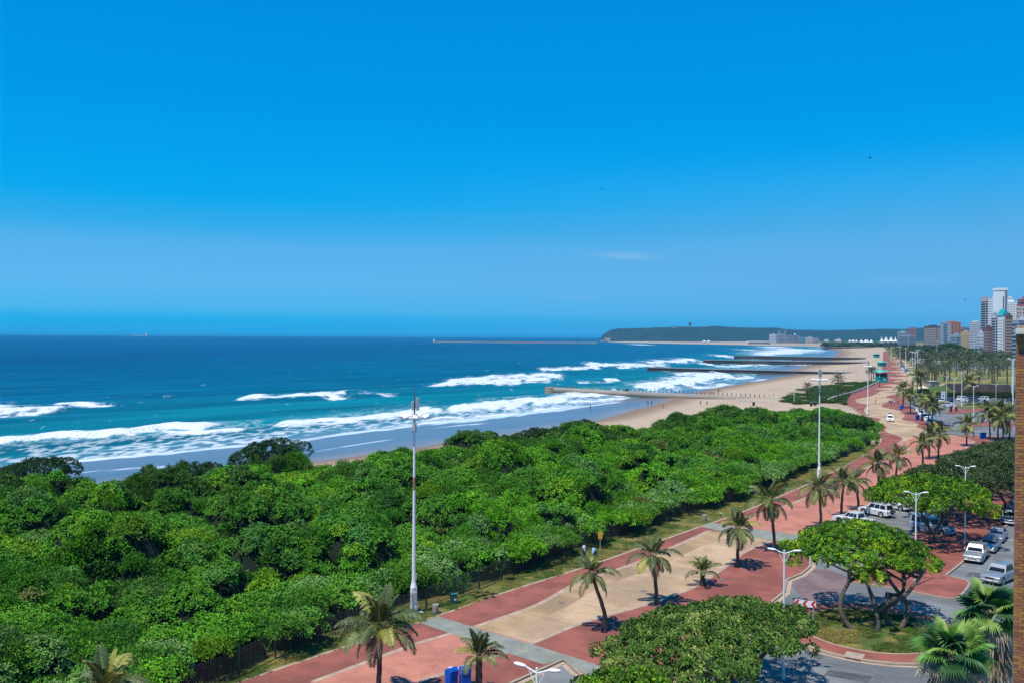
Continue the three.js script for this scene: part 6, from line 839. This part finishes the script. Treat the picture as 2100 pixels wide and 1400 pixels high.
// x0..x1, top: outline in the photograph; side = share of the width that is the seaward flank
function tower(name, label, x0, x1, yTop, dist, { side = 0.35, wall, pane = paneMat, style = 'grid', floor = 3.1, flank, roofM, cols = 6, fcols = 5, base = 0 }) {
  const uf = x0 + side * (x1 - x0), X = (uf - 1050) / F * dist, D = side > 0.01 ? Math.min(60, X * F / (x0 - 1050) - dist) : 14, X1 = (x1 - 1050) / F * dist, H = out((x0 + x1) / 2, yTop, dist)[1], w = X1 - X, o = thing(name, label, 'building', [X + w / 2, base, -dist - D / 2]), wm = wallMat(wall), fm = flank ? wallMat(flank) : wm;
  mesh('wall', box(w, H, D, 0, H / 2, 0), wm, o); if (flank) mesh('flank_wall', box(0.3, H - 0.4, D - 0.2, -w / 2 - 0.16, H / 2 - 0.3, 0), fm, o);
  mesh('roof', [box(w + 0.4, 0.8, 0.4, 0, H + 0.3, D / 2), box(0.4, 0.8, D, -w / 2, H + 0.3, 0), box(w * 0.4, 3.2, D * 0.5, w * 0.1, H + 1.4, 0)], roofM ? wallMat(roofM) : wm, o);
  const n = Math.floor((H - 2) / floor), wins = [], slabs = [], FX = -w / 2 - (flank ? 0.36 : 0.06);
  for (let i = 0; i < n; i++) { const y = 2.2 + i * floor;
    if (style === 'bands') { wins.push(box(w * 0.94, floor * 0.48, 0.16, 0, y, D / 2 + 0.05), box(0.16, floor * 0.48, D * 0.92, FX, y, 0)); }
    else if (style === 'balcony') { wins.push(box(w * 0.92, floor * 0.62, 0.16, 0, y, D / 2 + 0.05), box(0.16, floor * 0.62, D * 0.9, FX, y, 0)); slabs.push(box(w + 0.6, 0.9, 1.3, 0, y - floor * 0.5 + 0.2, D / 2 + 0.65), box(1.3, 0.9, D, FX - 0.6, y - floor * 0.5 + 0.2, 0)); }
    else { for (let c = 0; c < cols; c++) wins.push(box(w / cols * 0.36, floor * 0.42, 0.16, (c + 0.5) / cols * w - w / 2, y, D / 2 + 0.05)); for (let c = 0; c < fcols; c++) wins.push(box(0.16, floor * 0.5, D / fcols * 0.36, FX, y, (c + 0.5) / fcols * D - D / 2)); } }
  if (wins.length) tag(mesh('windows', wins, pane, o), null, null, null, 'stuff'); if (slabs.length) tag(mesh('balconies', slabs, fm, o), null, null, null, 'stuff'); return { o, w, H, D };
}
{
  const Wt = [0.88, 0.88, 0.88], mauve = [0.44, 0.40, 0.42], brown = [0.17, 0.105, 0.09];
  const t1 = tower('apartment_tower', 'tall white tower with the highest white core, dark windows on its flank', 2026, 2056, 613, 1150, { side: 0.5, wall: Wt, style: 'grid', cols: 3, fcols: 7 });
  { const [x, , z] = out(2051, 700, 1146), H = out(2051, 590, 1146)[1]; const c = mesh('tower_core', [box(11, H - 2, 12, 0, H / 2, 0), box(12, 3, 13, 0, H - 2, 0)], wallMat([0.9, 0.9, 0.9]), t1.o); c.position.set(x - t1.o.position.x, 0, z - t1.o.position.z); const s = mesh('slot', box(1.2, H * 0.5, 0.2, 1, H * 0.62, 6.1), paneDark, t1.o); s.position.copy(c.position); const f = mesh('flank_strip', box(3, H - 4, 0.3, 4.2, H / 2, 6.05), wallMat([0.2, 0.24, 0.3]), t1.o); f.position.copy(c.position); }
  tower('apartment_tower', 'grey-mauve slab on the left of the tall white tower', 2012.5, 2030, 610.5, 1170, { side: 0.55, wall: mauve, flank: [0.5, 0.46, 0.47], style: 'balcony', pane: paneMat });
  tower('apartment_tower', 'white stepped tower right of the highest white core', 2059, 2086, 620, 1180, { side: 0.4, wall: Wt, style: 'grid', cols: 5, fcols: 4 });
  tower('apartment_tower', 'white penthouse block on top of the stepped tower', 2063, 2078, 612, 1195, { side: 0.4, wall: [0.75, 0.73, 0.66], style: 'grid', cols: 2, fcols: 2 });
  tower('apartment_tower', 'balconied white and mauve block left of the turquoise-gabled tower', 2034, 2048, 645, 1040, { side: 0.6, wall: mauve, flank: [0.62, 0.58, 0.6], style: 'balcony' });
  const gb = tower('gabled_tower', 'white tower with a turquoise gable and a turquoise stripe', 2046, 2069, 646, 960, { side: 0.45, wall: Wt, style: 'grid', cols: 3, fcols: 4 });
  { const tq = wallMat([0.0, 0.33, 0.36]), s = new THREE.Shape([[-gb.w / 2 - 0.8, 0], [gb.w / 2 + 0.8, 0], [0, 6.6]].map(([a, b]) => new THREE.Vector2(a, b))), g = new THREE.ExtrudeGeometry(s, { depth: gb.D + 1, bevelEnabled: false }); g.translate(0, gb.H - 0.5, -gb.D / 2 - 0.5); mesh('gable', g, tq, gb.o); mesh('stripe', [box(1.6, gb.H - 8, 0.3, -gb.w / 2 + 1.2, gb.H / 2, gb.D / 2 + 0.25), box(gb.w * 0.8, 6, 0.3, 0, gb.H - 4, gb.D / 2 + 0.22)], tq, gb.o); }
  tower('apartment_tower', 'brown brick slab tower with thin pale floor lines', 2058, 2077, 648, 900, { side: 0.2, wall: brown, style: 'bands', pane: wallMat([0.34, 0.3, 0.28]), flank: [0.55, 0.56, 0.58], floor: 3.0 });
  tower('hotel_tower', 'pale pink tower with a red roof edge behind the brick pier', 2086, 2125, 627, 780, { side: 0.1, wall: [0.62, 0.5, 0.44], style: 'none', roofM: [0.45, 0.1, 0.12] });
  tower('hotel_tower', 'red-topped balcony block above the pale pink tower', 2087, 2112, 615, 800, { side: 0.2, wall: [0.42, 0.16, 0.17], style: 'balcony' });
  tower('glass_tower', 'blue glass tower with balcony lines right behind the brick pier', 2077, 2120, 657, 700, { side: 0.3, wall: [0.12, 0.2, 0.3], style: 'bands', pane: paneMat, flank: [0.3, 0.36, 0.42], roofM: [0.6, 0.62, 0.64], floor: 3.2 });
  tower('apartment_block', 'maroon brick block with white balcony spots before the tall towers', 2016, 2037, 672, 1010, { side: 0.6, wall: [0.17, 0.09, 0.10], style: 'grid', pane: wallMat([0.5, 0.47, 0.48]), cols: 3, fcols: 5, flank: [0.2, 0.11, 0.11] });
  tower('apartment_block', 'small pale blue-white block with a dark emblem beside the maroon block', 2005, 2018, 683, 980, { side: 0.5, wall: [0.6, 0.64, 0.72], style: 'none' });
  tower('apartment_block', 'pale grey-white block of flats left of the tall towers', 1988, 2011, 661, 1300, { side: 0.5, wall: [0.6, 0.6, 0.62], style: 'grid', cols: 4, fcols: 6 });
  tower('apartment_block', 'cream-orange block between the glass tower and the pale flats', 1971, 1989, 681, 1450, { side: 0.5, wall: [0.66, 0.46, 0.22], style: 'grid', cols: 3, fcols: 3 });
  tower('apartment_block', 'low teal-grey block at the foot of the orange-flanked tower', 1950, 1972, 687, 1500, { side: 0.5, wall: [0.36, 0.46, 0.5], style: 'bands' });
  tower('hotel_tower', 'glass hotel with an orange-brown wing, right of the brown slab', 1929, 1971, 661, 1700, { side: 0.52, wall: [0.46, 0.2, 0.12], style: 'grid', cols: 3, fcols: 1, flank: [0.3, 0.34, 0.42] });
  tower('hotel_tower', 'brown slab hotel of many horizontal lines', 1874, 1930, 669, 1900, { side: 0.85, wall: [0.2, 0.14, 0.13], style: 'bands', pane: wallMat([0.42, 0.38, 0.35]), flank: [0.15, 0.11, 0.11], floor: 3.6, roofM: [0.06, 0.06, 0.08] });
  tower('hotel_tower', 'small grey tower with a rounded white top, left of the brown slab hotel', 1841, 1861, 681, 2300, { side: 0.5, wall: [0.5, 0.5, 0.54], style: 'bands' });
  tower('hotel_tower', 'blue-grey block in front of the small tower with the rounded top', 1843, 1878, 689, 2150, { side: 0.6, wall: [0.3, 0.34, 0.42], style: 'bands' });
  tower('hotel_tower', 'reddish block left of the brown slab hotel', 1862, 1880, 673, 2250, { side: 0.5, wall: [0.34, 0.2, 0.2], style: 'grid' });
  tower('apartment_block', 'reddish low block in the gap before the headland, right of the glass hotel', 1970, 1981, 672, 1750, { side: 0.5, wall: [0.4, 0.24, 0.2], style: 'bands' });
  // the waterfront far across the bay
  for (const [x0, x1, y, d, c, l, s] of [[1578, 1592, 686, 3250, [0.5, 0.52, 0.55], 'grey waterfront tower with white edges, leftmost across the bay', 0.2], [1592, 1612, 685, 3270, [0.26, 0.3, 0.36], 'dark waterfront tower block with pale strips and cranes above', 0.2], [1612, 1628, 688, 3300, [0.24, 0.28, 0.34], 'dark block right of the tower with cranes, across the bay', 0.3], [1628, 1642, 689, 3260, [0.2, 0.25, 0.33], 'dark block carrying a white ball, across the bay', 0.3], [1642, 1652, 691, 3200, [0.1, 0.3, 0.36], 'teal waterfront block across the bay', 0.3], [1652, 1668, 692, 3150, [0.46, 0.44, 0.43], 'pale grey waterfront block right of the teal one', 0.4], [1668, 1680, 694, 3100, [0.3, 0.3, 0.34], 'low grey block right of the pale waterfront block', 0.3], [1690, 1700, 697, 3000, [0.6, 0.6, 0.6], 'low white shed among the far trees across the bay', 0.3], [1712, 1726, 696.5, 3000, [0.6, 0.58, 0.55], 'low pale shed with a flat roof among the far trees', 0.3]]) tower('waterfront_block', l, x0, x1, y, d, { side: s, wall: c, style: 'grid', floor: 5, cols: 4, fcols: 3 });
  { const [x, , z] = out(1558, 699, 3350), o = thing('long_hall', 'long white hall on the far shore, left of the waterfront towers', 'building', [x, -4, z]); mesh('wall', box(80, 8, 20, 0, 4, 0), wallMat([0.3, 0.32, 0.34]), o); mesh('roof', box(86, 3, 24, 0, 9.6, 0), wallMat([0.85, 0.85, 0.85]), o); }
  { const [x, y, z] = out(1630.5, 686, 3258), o = thing('radar_ball', 'white ball on top of a dark waterfront block', 'radome', [x, y - 3, z]); mesh('ball', put(new THREE.SphereGeometry(3.4, 14, 10), 0, 3.4, 0), M.white, o); mesh('base', cyl(1.4, 1.2, 1.6, 0, -1, 0), M.galv, o); }
  for (const [px, l] of [[1598, 'small construction crane above the dark waterfront tower, left one'], [1610, 'small construction crane above the dark waterfront tower, right one']]) { const [x, , z] = out(px, 690, 3260), y = out(px, 685, 3260)[1], o = thing('tower_crane', l, 'crane', [x, y - 2, z]); mesh('mast', box(1.2, 12, 1.2, 0, 5, 0), wallMat([0.6, 0.6, 0.6]), o); mesh('jib', rod(V3(-2, 10, 0), V3(7, 13, 0), 0.6), wallMat([0.6, 0.6, 0.6]), o); }
  // white tents
  const tent = (label, px0, px1, py, d, n, hh) => { const a = out(px0, py, d), b = out(px1, py, d), w = b[0] - a[0], o = thing('marquee', label, 'tent', [(a[0] + b[0]) / 2, a[1], a[2]]), tm = std(lin(0.84, 0.84, 0.84), { side: THREE.DoubleSide }); for (let i = 0; i < n; i++) { const pts = [[w / n * 0.78, 0], [w / n * 0.62, hh * 0.18], [w / n * 0.28, hh * 0.4], [0.25, hh]].map(([p, q]) => new THREE.Vector2(p, q)), g = new THREE.LatheGeometry(pts, 8); g.translate((i + 0.5) / n * w - w / 2, 0, (i % 2) * 8); mesh('peak', g, tm, o); } mesh('base', box(w, out(px0, py, d)[1] + 4, 12, 0, -(a[1] + 4) / 2, 0), wallMat([0.5, 0.52, 0.55]), o); };
  tent('largest white marquee with a row of sharp peaks, left of the town', 1806, 1837, 700, 2500, 6, 13); tent('white marquee with three peaks, between the largest one and the waterfront', 1764, 1788, 701, 2700, 4, 8); tent('small white marquee farther left along the far shore', 1741, 1757, 700, 2800, 4, 6); tent('tiny white tent on the far beach below the headland', 1441, 1456, 700.5, 3900, 2, 6);
}
// ---------------------------------------------------------------- headland, breakwater, ship, far woods
{
  const ridge = [[1226, 701], [1232, 693], [1240, 684], [1252, 677], [1266, 674], [1290, 673.5], [1330, 672.5], [1360, 671], [1400, 670], [1440, 670.5], [1465, 668.6], [1500, 671], [1540, 672.2], [1590, 672.4], [1606, 674.5], [1640, 677.2], [1700, 677.4], [1760, 676.3], [1800, 674.8], [1850, 675], [1900, 672], [2000, 671.5], [2200, 671]], cr = lerpLine(ridge), N = 520, R = 46, pos = [], col = [], idx = [];
  for (let i = 0; i <= N; i++) { const px = mixn(1226, 2200, i / N), [X, H] = out(px, cr(px), 5200), dirx = (px - 1050) / F;
    for (let j = 0; j <= R; j++) { const t = j / R, d = mixn(4560, 6600, t), s = sstep(0, 0.34, t) * (1 - 0.55 * sstep(0.45, 1, t)), x = dirx * d, gul = (fbm(x / 120, d / 160, 4, 7) - 0.5) * 26 * sstep(0.02, 0.2, t) * (1 - sstep(0.25, 0.34, t)), tr = (fbm(x / 9, d / 9, 2, 17) - 0.5) * 9 * sstep(0.03, 0.1, t); pos.push(x, -5.5 + (H + 5.5) * s + gul + tr, -d); const n = fbm(x / 60, d / 60, 3, 27), cl = i < 14 && t < 0.14 ? sstep(0.45, 0.7, fbm(x / 14, d / 14, 2, 37)) : 0; col.push(mixn(mixn(0.004, 0.014, n), 0.3, cl), mixn(mixn(0.030, 0.058, n), 0.24, cl), mixn(mixn(0.036, 0.058, n), 0.2, cl)); } }  // blue of the distant haze is mixed into the green of the woods
  for (let i = 0; i < N; i++) for (let j = 0; j < R; j++) { const a = i * (R + 1) + j, b = a + R + 1; idx.push(a, b, a + 1, b, b + 1, a + 1); }
  const g = new THREE.BufferGeometry(); g.setAttribute('position', new THREE.Float32BufferAttribute(pos, 3)); g.setAttribute('color', new THREE.Float32BufferAttribute(col, 3)); g.setIndex(idx); g.computeVertexNormals(); struct('hill', g, std(0xffffff, { vertexColors: true, side: THREE.DoubleSide, roughness: 1 }), 'long wooded headland closing the bay, fading to blue');
  const [tx, ty, tz] = out(1415, 671, 5150), t = thing('signal_tower', 'control tower with a thin mast on the crest of the headland', 'tower', [tx, ty - 6, tz]), tm = std(lin(0.09, 0.11, 0.13)); mesh('shaft', [-1, 1].map((s) => rod(V3(s * 4, 0, 0), V3(s * 2.4, 15, 0), 1.4, 1.4)), wallMat([0.5, 0.5, 0.52]), t); const cb = new THREE.CylinderGeometry(7.4, 5.2, 16, 10); cb.translate(0, 23, 0); mesh('cabin', cb, tm, t); mesh('roof', cyl(7.6, 6.4, 2, 0, 31, 0, 10), tm, t); mesh('mast', cyl(0.9, 0.4, 30, 0, 33, 0, 6), wallMat([0.6, 0.6, 0.62]), t);
  { const [x, y, z] = out(1384, 671.5, 5150), o = thing('hilltop_house', 'pale low building on the crest of the headland, left of the tower', 'building', [x, y - 5, z]); mesh('wall', box(26, 9, 12, 0, 4, 0), wallMat([0.45, 0.42, 0.4]), o); mesh('roof', box(28, 1.5, 14, 0, 9.2, 0), wallMat([0.3, 0.2, 0.18]), o); }
  // breakwater: a low heap of rock and concrete blocks
  const A = at(890, 702, SEA), B = at(1225, 704.2, SEA), r = rng(55), bw = thing('breakwater', 'long thin breakwater of pale rock reaching out from the headland', 'breakwater'), st = []; for (let i = 0; i < 420; i++) { const tt = i / 420, x = mixn(A[0], B[0], tt), z = mixn(A[1], B[1], tt); const b = box(4 + 4 * r(), 4 + 4 * r(), 6, x + (r() - 0.5) * 4, SEA + 0.2 + 1.8 * r(), z + (r() - 0.5) * 8, r() * 3); st.push(b); } tag(mesh('rock', st, std(lin(0.36, 0.34, 0.32)), bw), null, null, null, 'stuff'); mesh('core', barAlong([A, B], -9, 9, -8, SEA + 1.8), std(lin(0.32, 0.31, 0.3)), bw);
  const lt = thing('harbour_light', 'white light at the outer end of the breakwater', 'beacon', [A[0], SEA + 3, A[1]]); mesh('tower', cyl(3.2, 2.4, 8, 0, 0, 0, 10), M.white, lt); mesh('lantern', cyl(1.4, 1.2, 2.4, 0, 8, 0, 8), M.galv, lt);
  // ship on the horizon
  const [sx, , sz] = out(288, 688, 9200), sp = thing('cargo_ship', 'pale cargo ship on the horizon at the left', 'ship', [sx, SEA, sz], 0.12), hl = new THREE.Shape([[-88, 0], [78, 0], [92, 11], [74, 10], [-92, 10]].map(([a, b]) => new THREE.Vector2(a, b))), hg = new THREE.ExtrudeGeometry(hl, { depth: 26, bevelEnabled: true, bevelSize: 1.5, bevelThickness: 2 }); hg.translate(0, 0, -13); hg.scale(1, 0.7, 1); mesh('hull', hg, std(lin(0.32, 0.36, 0.42)), sp); mesh('superstructure', [box(20, 20, 22, 54, 16, 0), box(12, 6, 16, 54, 28, 0)], M.white, sp); mesh('funnel', box(6, 12, 7, 66, 18, 0), std(lin(0.1, 0.12, 0.2)), sp); for (const k of [-60, -25, 10]) mesh('crane', cyl(1.6, 1.2, 16, k, 7, 0, 6), M.white, sp);
  // woods along the far shore and between the houses, one mass
  const wd = [], q = new THREE.Quaternion(), m4 = new THREE.Matrix4(), c = new THREE.Color(), Y = V3(0, 1, 0);
  const put1 = (px, py, s, k, lift = 0) => { const [x, z] = at(px, py); wd.push([m4.compose(V3(x + (r() - 0.5) * 8, lift * s + r() * s * 0.6, z + (r() - 0.5) * 30), q.setFromAxisAngle(Y, r() * 6.28), V3(s, s * 0.8, s)).clone(), k]); };
  for (let i = 0; i < 4000; i++) put1(mixn(1690, 1870, r()), mixn(705.5, 711, Math.pow(r(), 0.7)), mixn(4, 8, r()), 0.8 + 0.9 * r(), 0.1);
  for (let i = 0; i < 9000; i++) { const px = mixn(1850, 2110, r()), py = mixn(714, 738, r()); if (fbm(px / 12, py / 4, 2, 9) < 0.4) continue; put1(px, py, mixn(3.0, 5.5, r()), 0.6 + 0.7 * r(), 0.5 * r() + 0.35); }
  const gw = sprigGeometry(sprig(12, 0.55, 0.5, 0.6, 9)), im = new THREE.InstancedMesh(gw, leafInst, wd.length); wd.forEach(([m, k], i) => { im.setMatrixAt(i, m); im.setColorAt(i, c.setRGB(0.055 * k, 0.09 * k, 0.045 * k)); }); im.name = numbered('distant_woods'); scene.add(sh(im)); tag(im, 'mass of dark trees between the far houses and along the far shore', null, null, 'stuff');
  // single broad trees of the town lawns
  const proto = thing('broad_tree', 'bright green broad tree crown before the glass hotel', 'tree'), L = []; for (let i = 0; i < 16; i++) { const a = i * 2.4, d = Math.sqrt(i / 16) * 6; L.push([Math.cos(a) * d, 6.5 - d * 0.25, Math.sin(a) * d, 2.6, 0.7]); } mesh('crown', crownGeometry(lumpSpots(L, 2.2, 3.2, (p, rr) => { const k = mixn(0.7, 1.2, rr()); return [0.05 * k, 0.12 * k, 0.018 * k]; }, 66, -0.4), sprig(8, 0.30, 0.2, 0.12, 4), 66), leafMat, proto); mesh('trunk', tubeLimb([V3(0, 0, 0), V3(0.2, 3, 0), V3(0, 6, 0)], 0.45, 0.25, 6, 7), M.bark, proto);
  [[1948, 727, 1.9, null], [1935, 729, 1.4, 'green broad tree left of the bright one before the glass hotel'], [1960, 726, 1.5, 'green broad tree right of the bright one before the glass hotel'], [2001, 733, 1.3, 'broad tree at the foot of the pale block of flats'], [2024, 735, 1.3, 'broad tree at the foot of the maroon block'], [2060, 745, 1.0, 'broad tree at the foot of the brown slab tower'], [1900, 734, 1.3, 'broad tree before the brown slab hotel'], [1870, 729, 1.2, 'broad tree between the promenade palms and the brown slab hotel']].forEach(([px, py, s, l]) => { const [x, z] = at(px, py); if (!l) { proto.position.set(x, 0, z); proto.scale.setScalar(s); } else dup(proto, [x, 0, z], px, l, null, s); });
}
// ---------------------------------------------------------------- low things round the car park
{
  const [hx, hz] = at(2003, 807), [hx1, hz1] = at(2090, 810), ln = [at(1948, 806.5), at(2000, 807), [hx1, hz1]];
  const o = thing('long_low_building', 'long low building with a dark rounded roof behind the car park', 'building'), dkr = std(lin(0.085, 0.07, 0.065), { map: rep(coarse, 6) }); mesh('wall', barAlong(ln, -6, 6, -0.1, 1.6), std(lin(0.36, 0.2, 0.17)), o); mesh('roof', [[-7, 1.6, 2.3], [-6, 2.3, 3.1], [-4.6, 3.1, 3.8], [-2.8, 3.8, 4.3]].map(([w, a, b]) => barAlong(ln, w, -w, a, b)), dkr, o); { const [x, z] = at(2045, 806); mesh('sign_board', box(9, 1.1, 0.2, x, 1.1, z + 7.4), std(lin(0.22, 0.2, 0.4)), o); }
  const [cx, cz] = at(2079, 808.5), c = thing('container', 'white site container beside the long low building', 'container', [cx, -0.1, cz], 0.05); mesh('box', rbox(8.5, 2.5, 3, 0.05, 0, 1.35, 0), M.white, c); mesh('roof_edge', box(8.6, 0.12, 3.1, 0, 2.62, 0), M.galv, c); for (let i = -3; i < 4; i++) mesh('rib', box(0.1, 2.2, 0.05, i * 1.1, 1.3, 1.52), M.galv, c);
  [[2049, 805.5, 'small white gazebo left of the white container, left one'], [2056, 806, 'small white gazebo left of the white container, right one'], [2031, 806.5, 'small white gazebo before the long low building']].forEach(([px, py, l]) => { const [x, z] = at(px, py), g = thing('gazebo', l, 'gazebo', [x, 0, z + 8], 0.4); mesh('roof', put(new THREE.ConeGeometry(1.6, 1.1, 4), 0, 2.5, 0), M.white, g); for (const a of [-1, 1]) for (const b of [-1, 1]) mesh('leg', box(0.08, 2, 0.08, a * 0.8, 1, b * 0.8), M.white, g); });
  const hedge = thing('clipped_hedge', 'dark clipped hedge along the back of the car park', 'hedge'), L = []; for (let i = 0; i < 46; i++) { const [x, z] = at(mixn(1915, 2100, i / 45), 815 + (i % 2)); L.push([x, 0.8, z, 1.5, 0.8]); } mesh('foliage', crownGeometry(lumpSpots(L, 5, 1.6, (p, rr) => { const k = mixn(0.6, 1.2, rr()); return [0.03 * k, 0.06 * k, 0.018 * k]; }, 71, -0.3), sprig(8, 0.3, 0.18, 0.12, 4), 71), leafMat, hedge); mesh('stems', L.map(([x, , z]) => cyl(0.5, 0.6, 0.9, x, 0, z, 6)), M.bark, hedge);
  const [kx, kz] = at(1910, 797), k = thing('grey_kiosk', 'grey concrete block house with a sloping ramp by the car park palms', 'building', [kx, 0, kz], 0.3); mesh('wall', rbox(5.2, 3.6, 4.5, 0.05, 0, 1.8, 0), M.conc, k); mesh('roof', box(5.6, 0.25, 5, 0, 3.7, 0), std(lin(0.5, 0.5, 0.5)), k); mesh('door', box(1, 2.1, 0.06, -1, 1.05, 2.28), plast, k); mesh('ramp', put(box(8, 0.3, 1.6), 0.2, 1.2, 4.2, 0, 0, 0.36), M.conc, k);
  const md = new THREE.SphereGeometry(1, 30, 10, 0, 6.2832, 0, PI / 2); md.scale(13, 3.2, 8); const [mx, mz] = at(1936, 805); md.translate(mx, -0.15, mz); const gm = struct('grass_mound', md, std(lin(0.07, 0.13, 0.03), { map: rep(coarse, 0.2), roughness: 1 }), 'green grass mound beside the grey block house');
  const um = thing('parasol', 'pale parasol at the kiosk under the car park palms', 'parasol', [...(([x, z]) => [x, 0, z])(at(1893, 806))]); mesh('canopy', put(new THREE.ConeGeometry(2.6, 1.1, 8), 0, 2.9, 0), std(lin(0.66, 0.52, 0.4)), um); mesh('pole', cyl(0.06, 0.06, 2.6, 0, 0, 0, 6), M.white, um);
  // coaches beyond the promenade bend
  const bus = thing('coach', 'white coach nearest to the three white masts', 'coach', [0, 0, 0]); mesh('body', rbox(11.5, 2.9, 2.5, 0.25, 0, 1.85, 0), WHT, bus); mesh('side_window', [-1, 1].map((s) => box(10.4, 0.9, 0.04, 0, 2.3, s * 1.26)), M.glass, bus); mesh('windscreen', box(0.05, 1.3, 2.1, 5.75, 2.0, 0), M.glass, bus); for (const ax of [3.6, -3.4]) for (const s of [-1, 1]) mesh('wheel', put(new THREE.CylinderGeometry(0.5, 0.5, 0.3, 14), 0, 0, 0, PI / 2), M.rubber, bus).position.set(ax, 0.5, s * 1.05);
  [[1892, 751, null], [1880, 741.5, 'white coach behind the nearest one, partly hidden by a mast'], [1897, 743, 'white coach farthest right, before the brown slab hotel'], [1905, 752, 'white coach right of the nearest one, under the palms'], [2082, 757, 'white coach beside the brick pier, beyond the lawns']].forEach(([px, py, l], i) => { const [x, z] = at(px, py); if (!l) { bus.position.set(x, 0, z); bus.rotation.y = 0.15; } else dup(bus, [x, 0, z], i * 0.1, l); });
  [[1945, 749.5, 'orange truck among the lawn palms'], [1978, 748, 'small orange truck right of the first orange truck']].forEach(([px, py, l]) => { const [x, z] = at(px, py), t = thing('truck', l, 'truck', [x, 0, z], 0.2); mesh('cargo_box', rbox(4.4, 2.4, 2.2, 0.1, -0.8, 1.9, 0), std(lin(0.6, 0.3, 0.04)), t); mesh('cab', rbox(1.6, 2.0, 2.1, 0.2, 2.3, 1.5, 0), WHT, t); for (const ax of [2.2, -2]) for (const s of [-1, 1]) mesh('wheel', put(new THREE.CylinderGeometry(0.45, 0.45, 0.3, 12), ax, 0.45, s * 0.9, PI / 2), M.rubber, t); });
  // birds
  [[1785, 324, 160, 'bird high in the sky over the promenade'], [1235, 388, 180, 'tiny bird in the middle of the sky'], [1980, 614, 220, 'bird in the sky left of the tall white tower']].forEach(([px, py, d, l], i) => { const [x, y, z] = out(px, py, d), o = thing('bird', l, 'bird', [x, y, z], i), bm = std(lin(0.05, 0.05, 0.06), { side: THREE.DoubleSide }), b = new THREE.SphereGeometry(0.1, 10, 8); b.scale(2.4, 1, 1); mesh('body', b, bm, o); for (const s of [-1, 1]) { const w = new THREE.BufferGeometry(); w.setAttribute('position', new THREE.Float32BufferAttribute([0.14, 0.02, 0, -0.1, 0.02, 0, 0.06, 0.16, s * 0.3, -0.1, 0.02, 0, -0.12, 0.14, s * 0.32, 0.06, 0.16, s * 0.3, 0.06, 0.16, s * 0.3, -0.12, 0.14, s * 0.32, -0.16, 0.06, s * 0.68], 3)); w.computeVertexNormals(); mesh('wing', w, bm, o); } });
}
// ---------------------------------------------------------------- brick pier at the right edge
{
  const [px, , pz] = out(2079, 1400, 25.6), top = out(2082, 686, 25.6)[1], th = -0.47, o = thing('brick_building', 'brown brick pier with a white balcony slab at the right edge', 'building', [px, 0, pz], th), W = 0.455, BH = 0.0735, BL = 0.215, J = 0.012;
  mesh('wall', box(W + 1.4, top + 0.4, 0.5, (W + 1.4) / 2 + 0.004, (top + 0.4) / 2 - 0.13, -0.27), std(lin(0.46, 0.34, 0.24), { map: rep(grain, 0.6) }), o);
  const r = rng(909), geos = [BL, (BL - J) / 2].map((l) => new RoundedBoxGeometry(l, BH, 0.1, 1, 0.006)), bm = [[0.42, 0.17, 0.06], [0.46, 0.21, 0.065], [0.36, 0.135, 0.06], [0.50, 0.24, 0.06], [0.30, 0.11, 0.065], [0.42, 0.155, 0.08]].map((c) => std(lin(...c), { map: rep(grain, 0.5), bumpMap: rep(bumpy, 0.3), bumpScale: 0.003, roughness: 0.8 }));
  const rows = 124, y0 = top - 0.02; for (let i = 0; i < rows; i++) { const y = y0 - (i + 0.5) * (BH + J), odd = i % 2; const L = odd ? [[BL / 2, 0], [BL + J + BL / 2, 0]] : [[(BL - J) / 4, 1], [(BL - J) / 2 + J + BL / 2, 0], [(BL - J) / 2 + 2 * J + BL + (BL - J) / 4, 1]]; for (const [x, k] of L) { const b = mesh('brick', geos[k], bm[Math.floor(r() * 6)], o); b.position.set(x, y, -0.045 + 0.005 * r()); } }
  mesh('balcony_slab', rbox(2.6, 0.155, 1.1, 0.012, 1.3 - 0.035, top + 0.085, -0.28), std(lin(0.72, 0.68, 0.62), { map: rep(coarse, 0.8) }), o);
}
renderer.render(scene, camera);
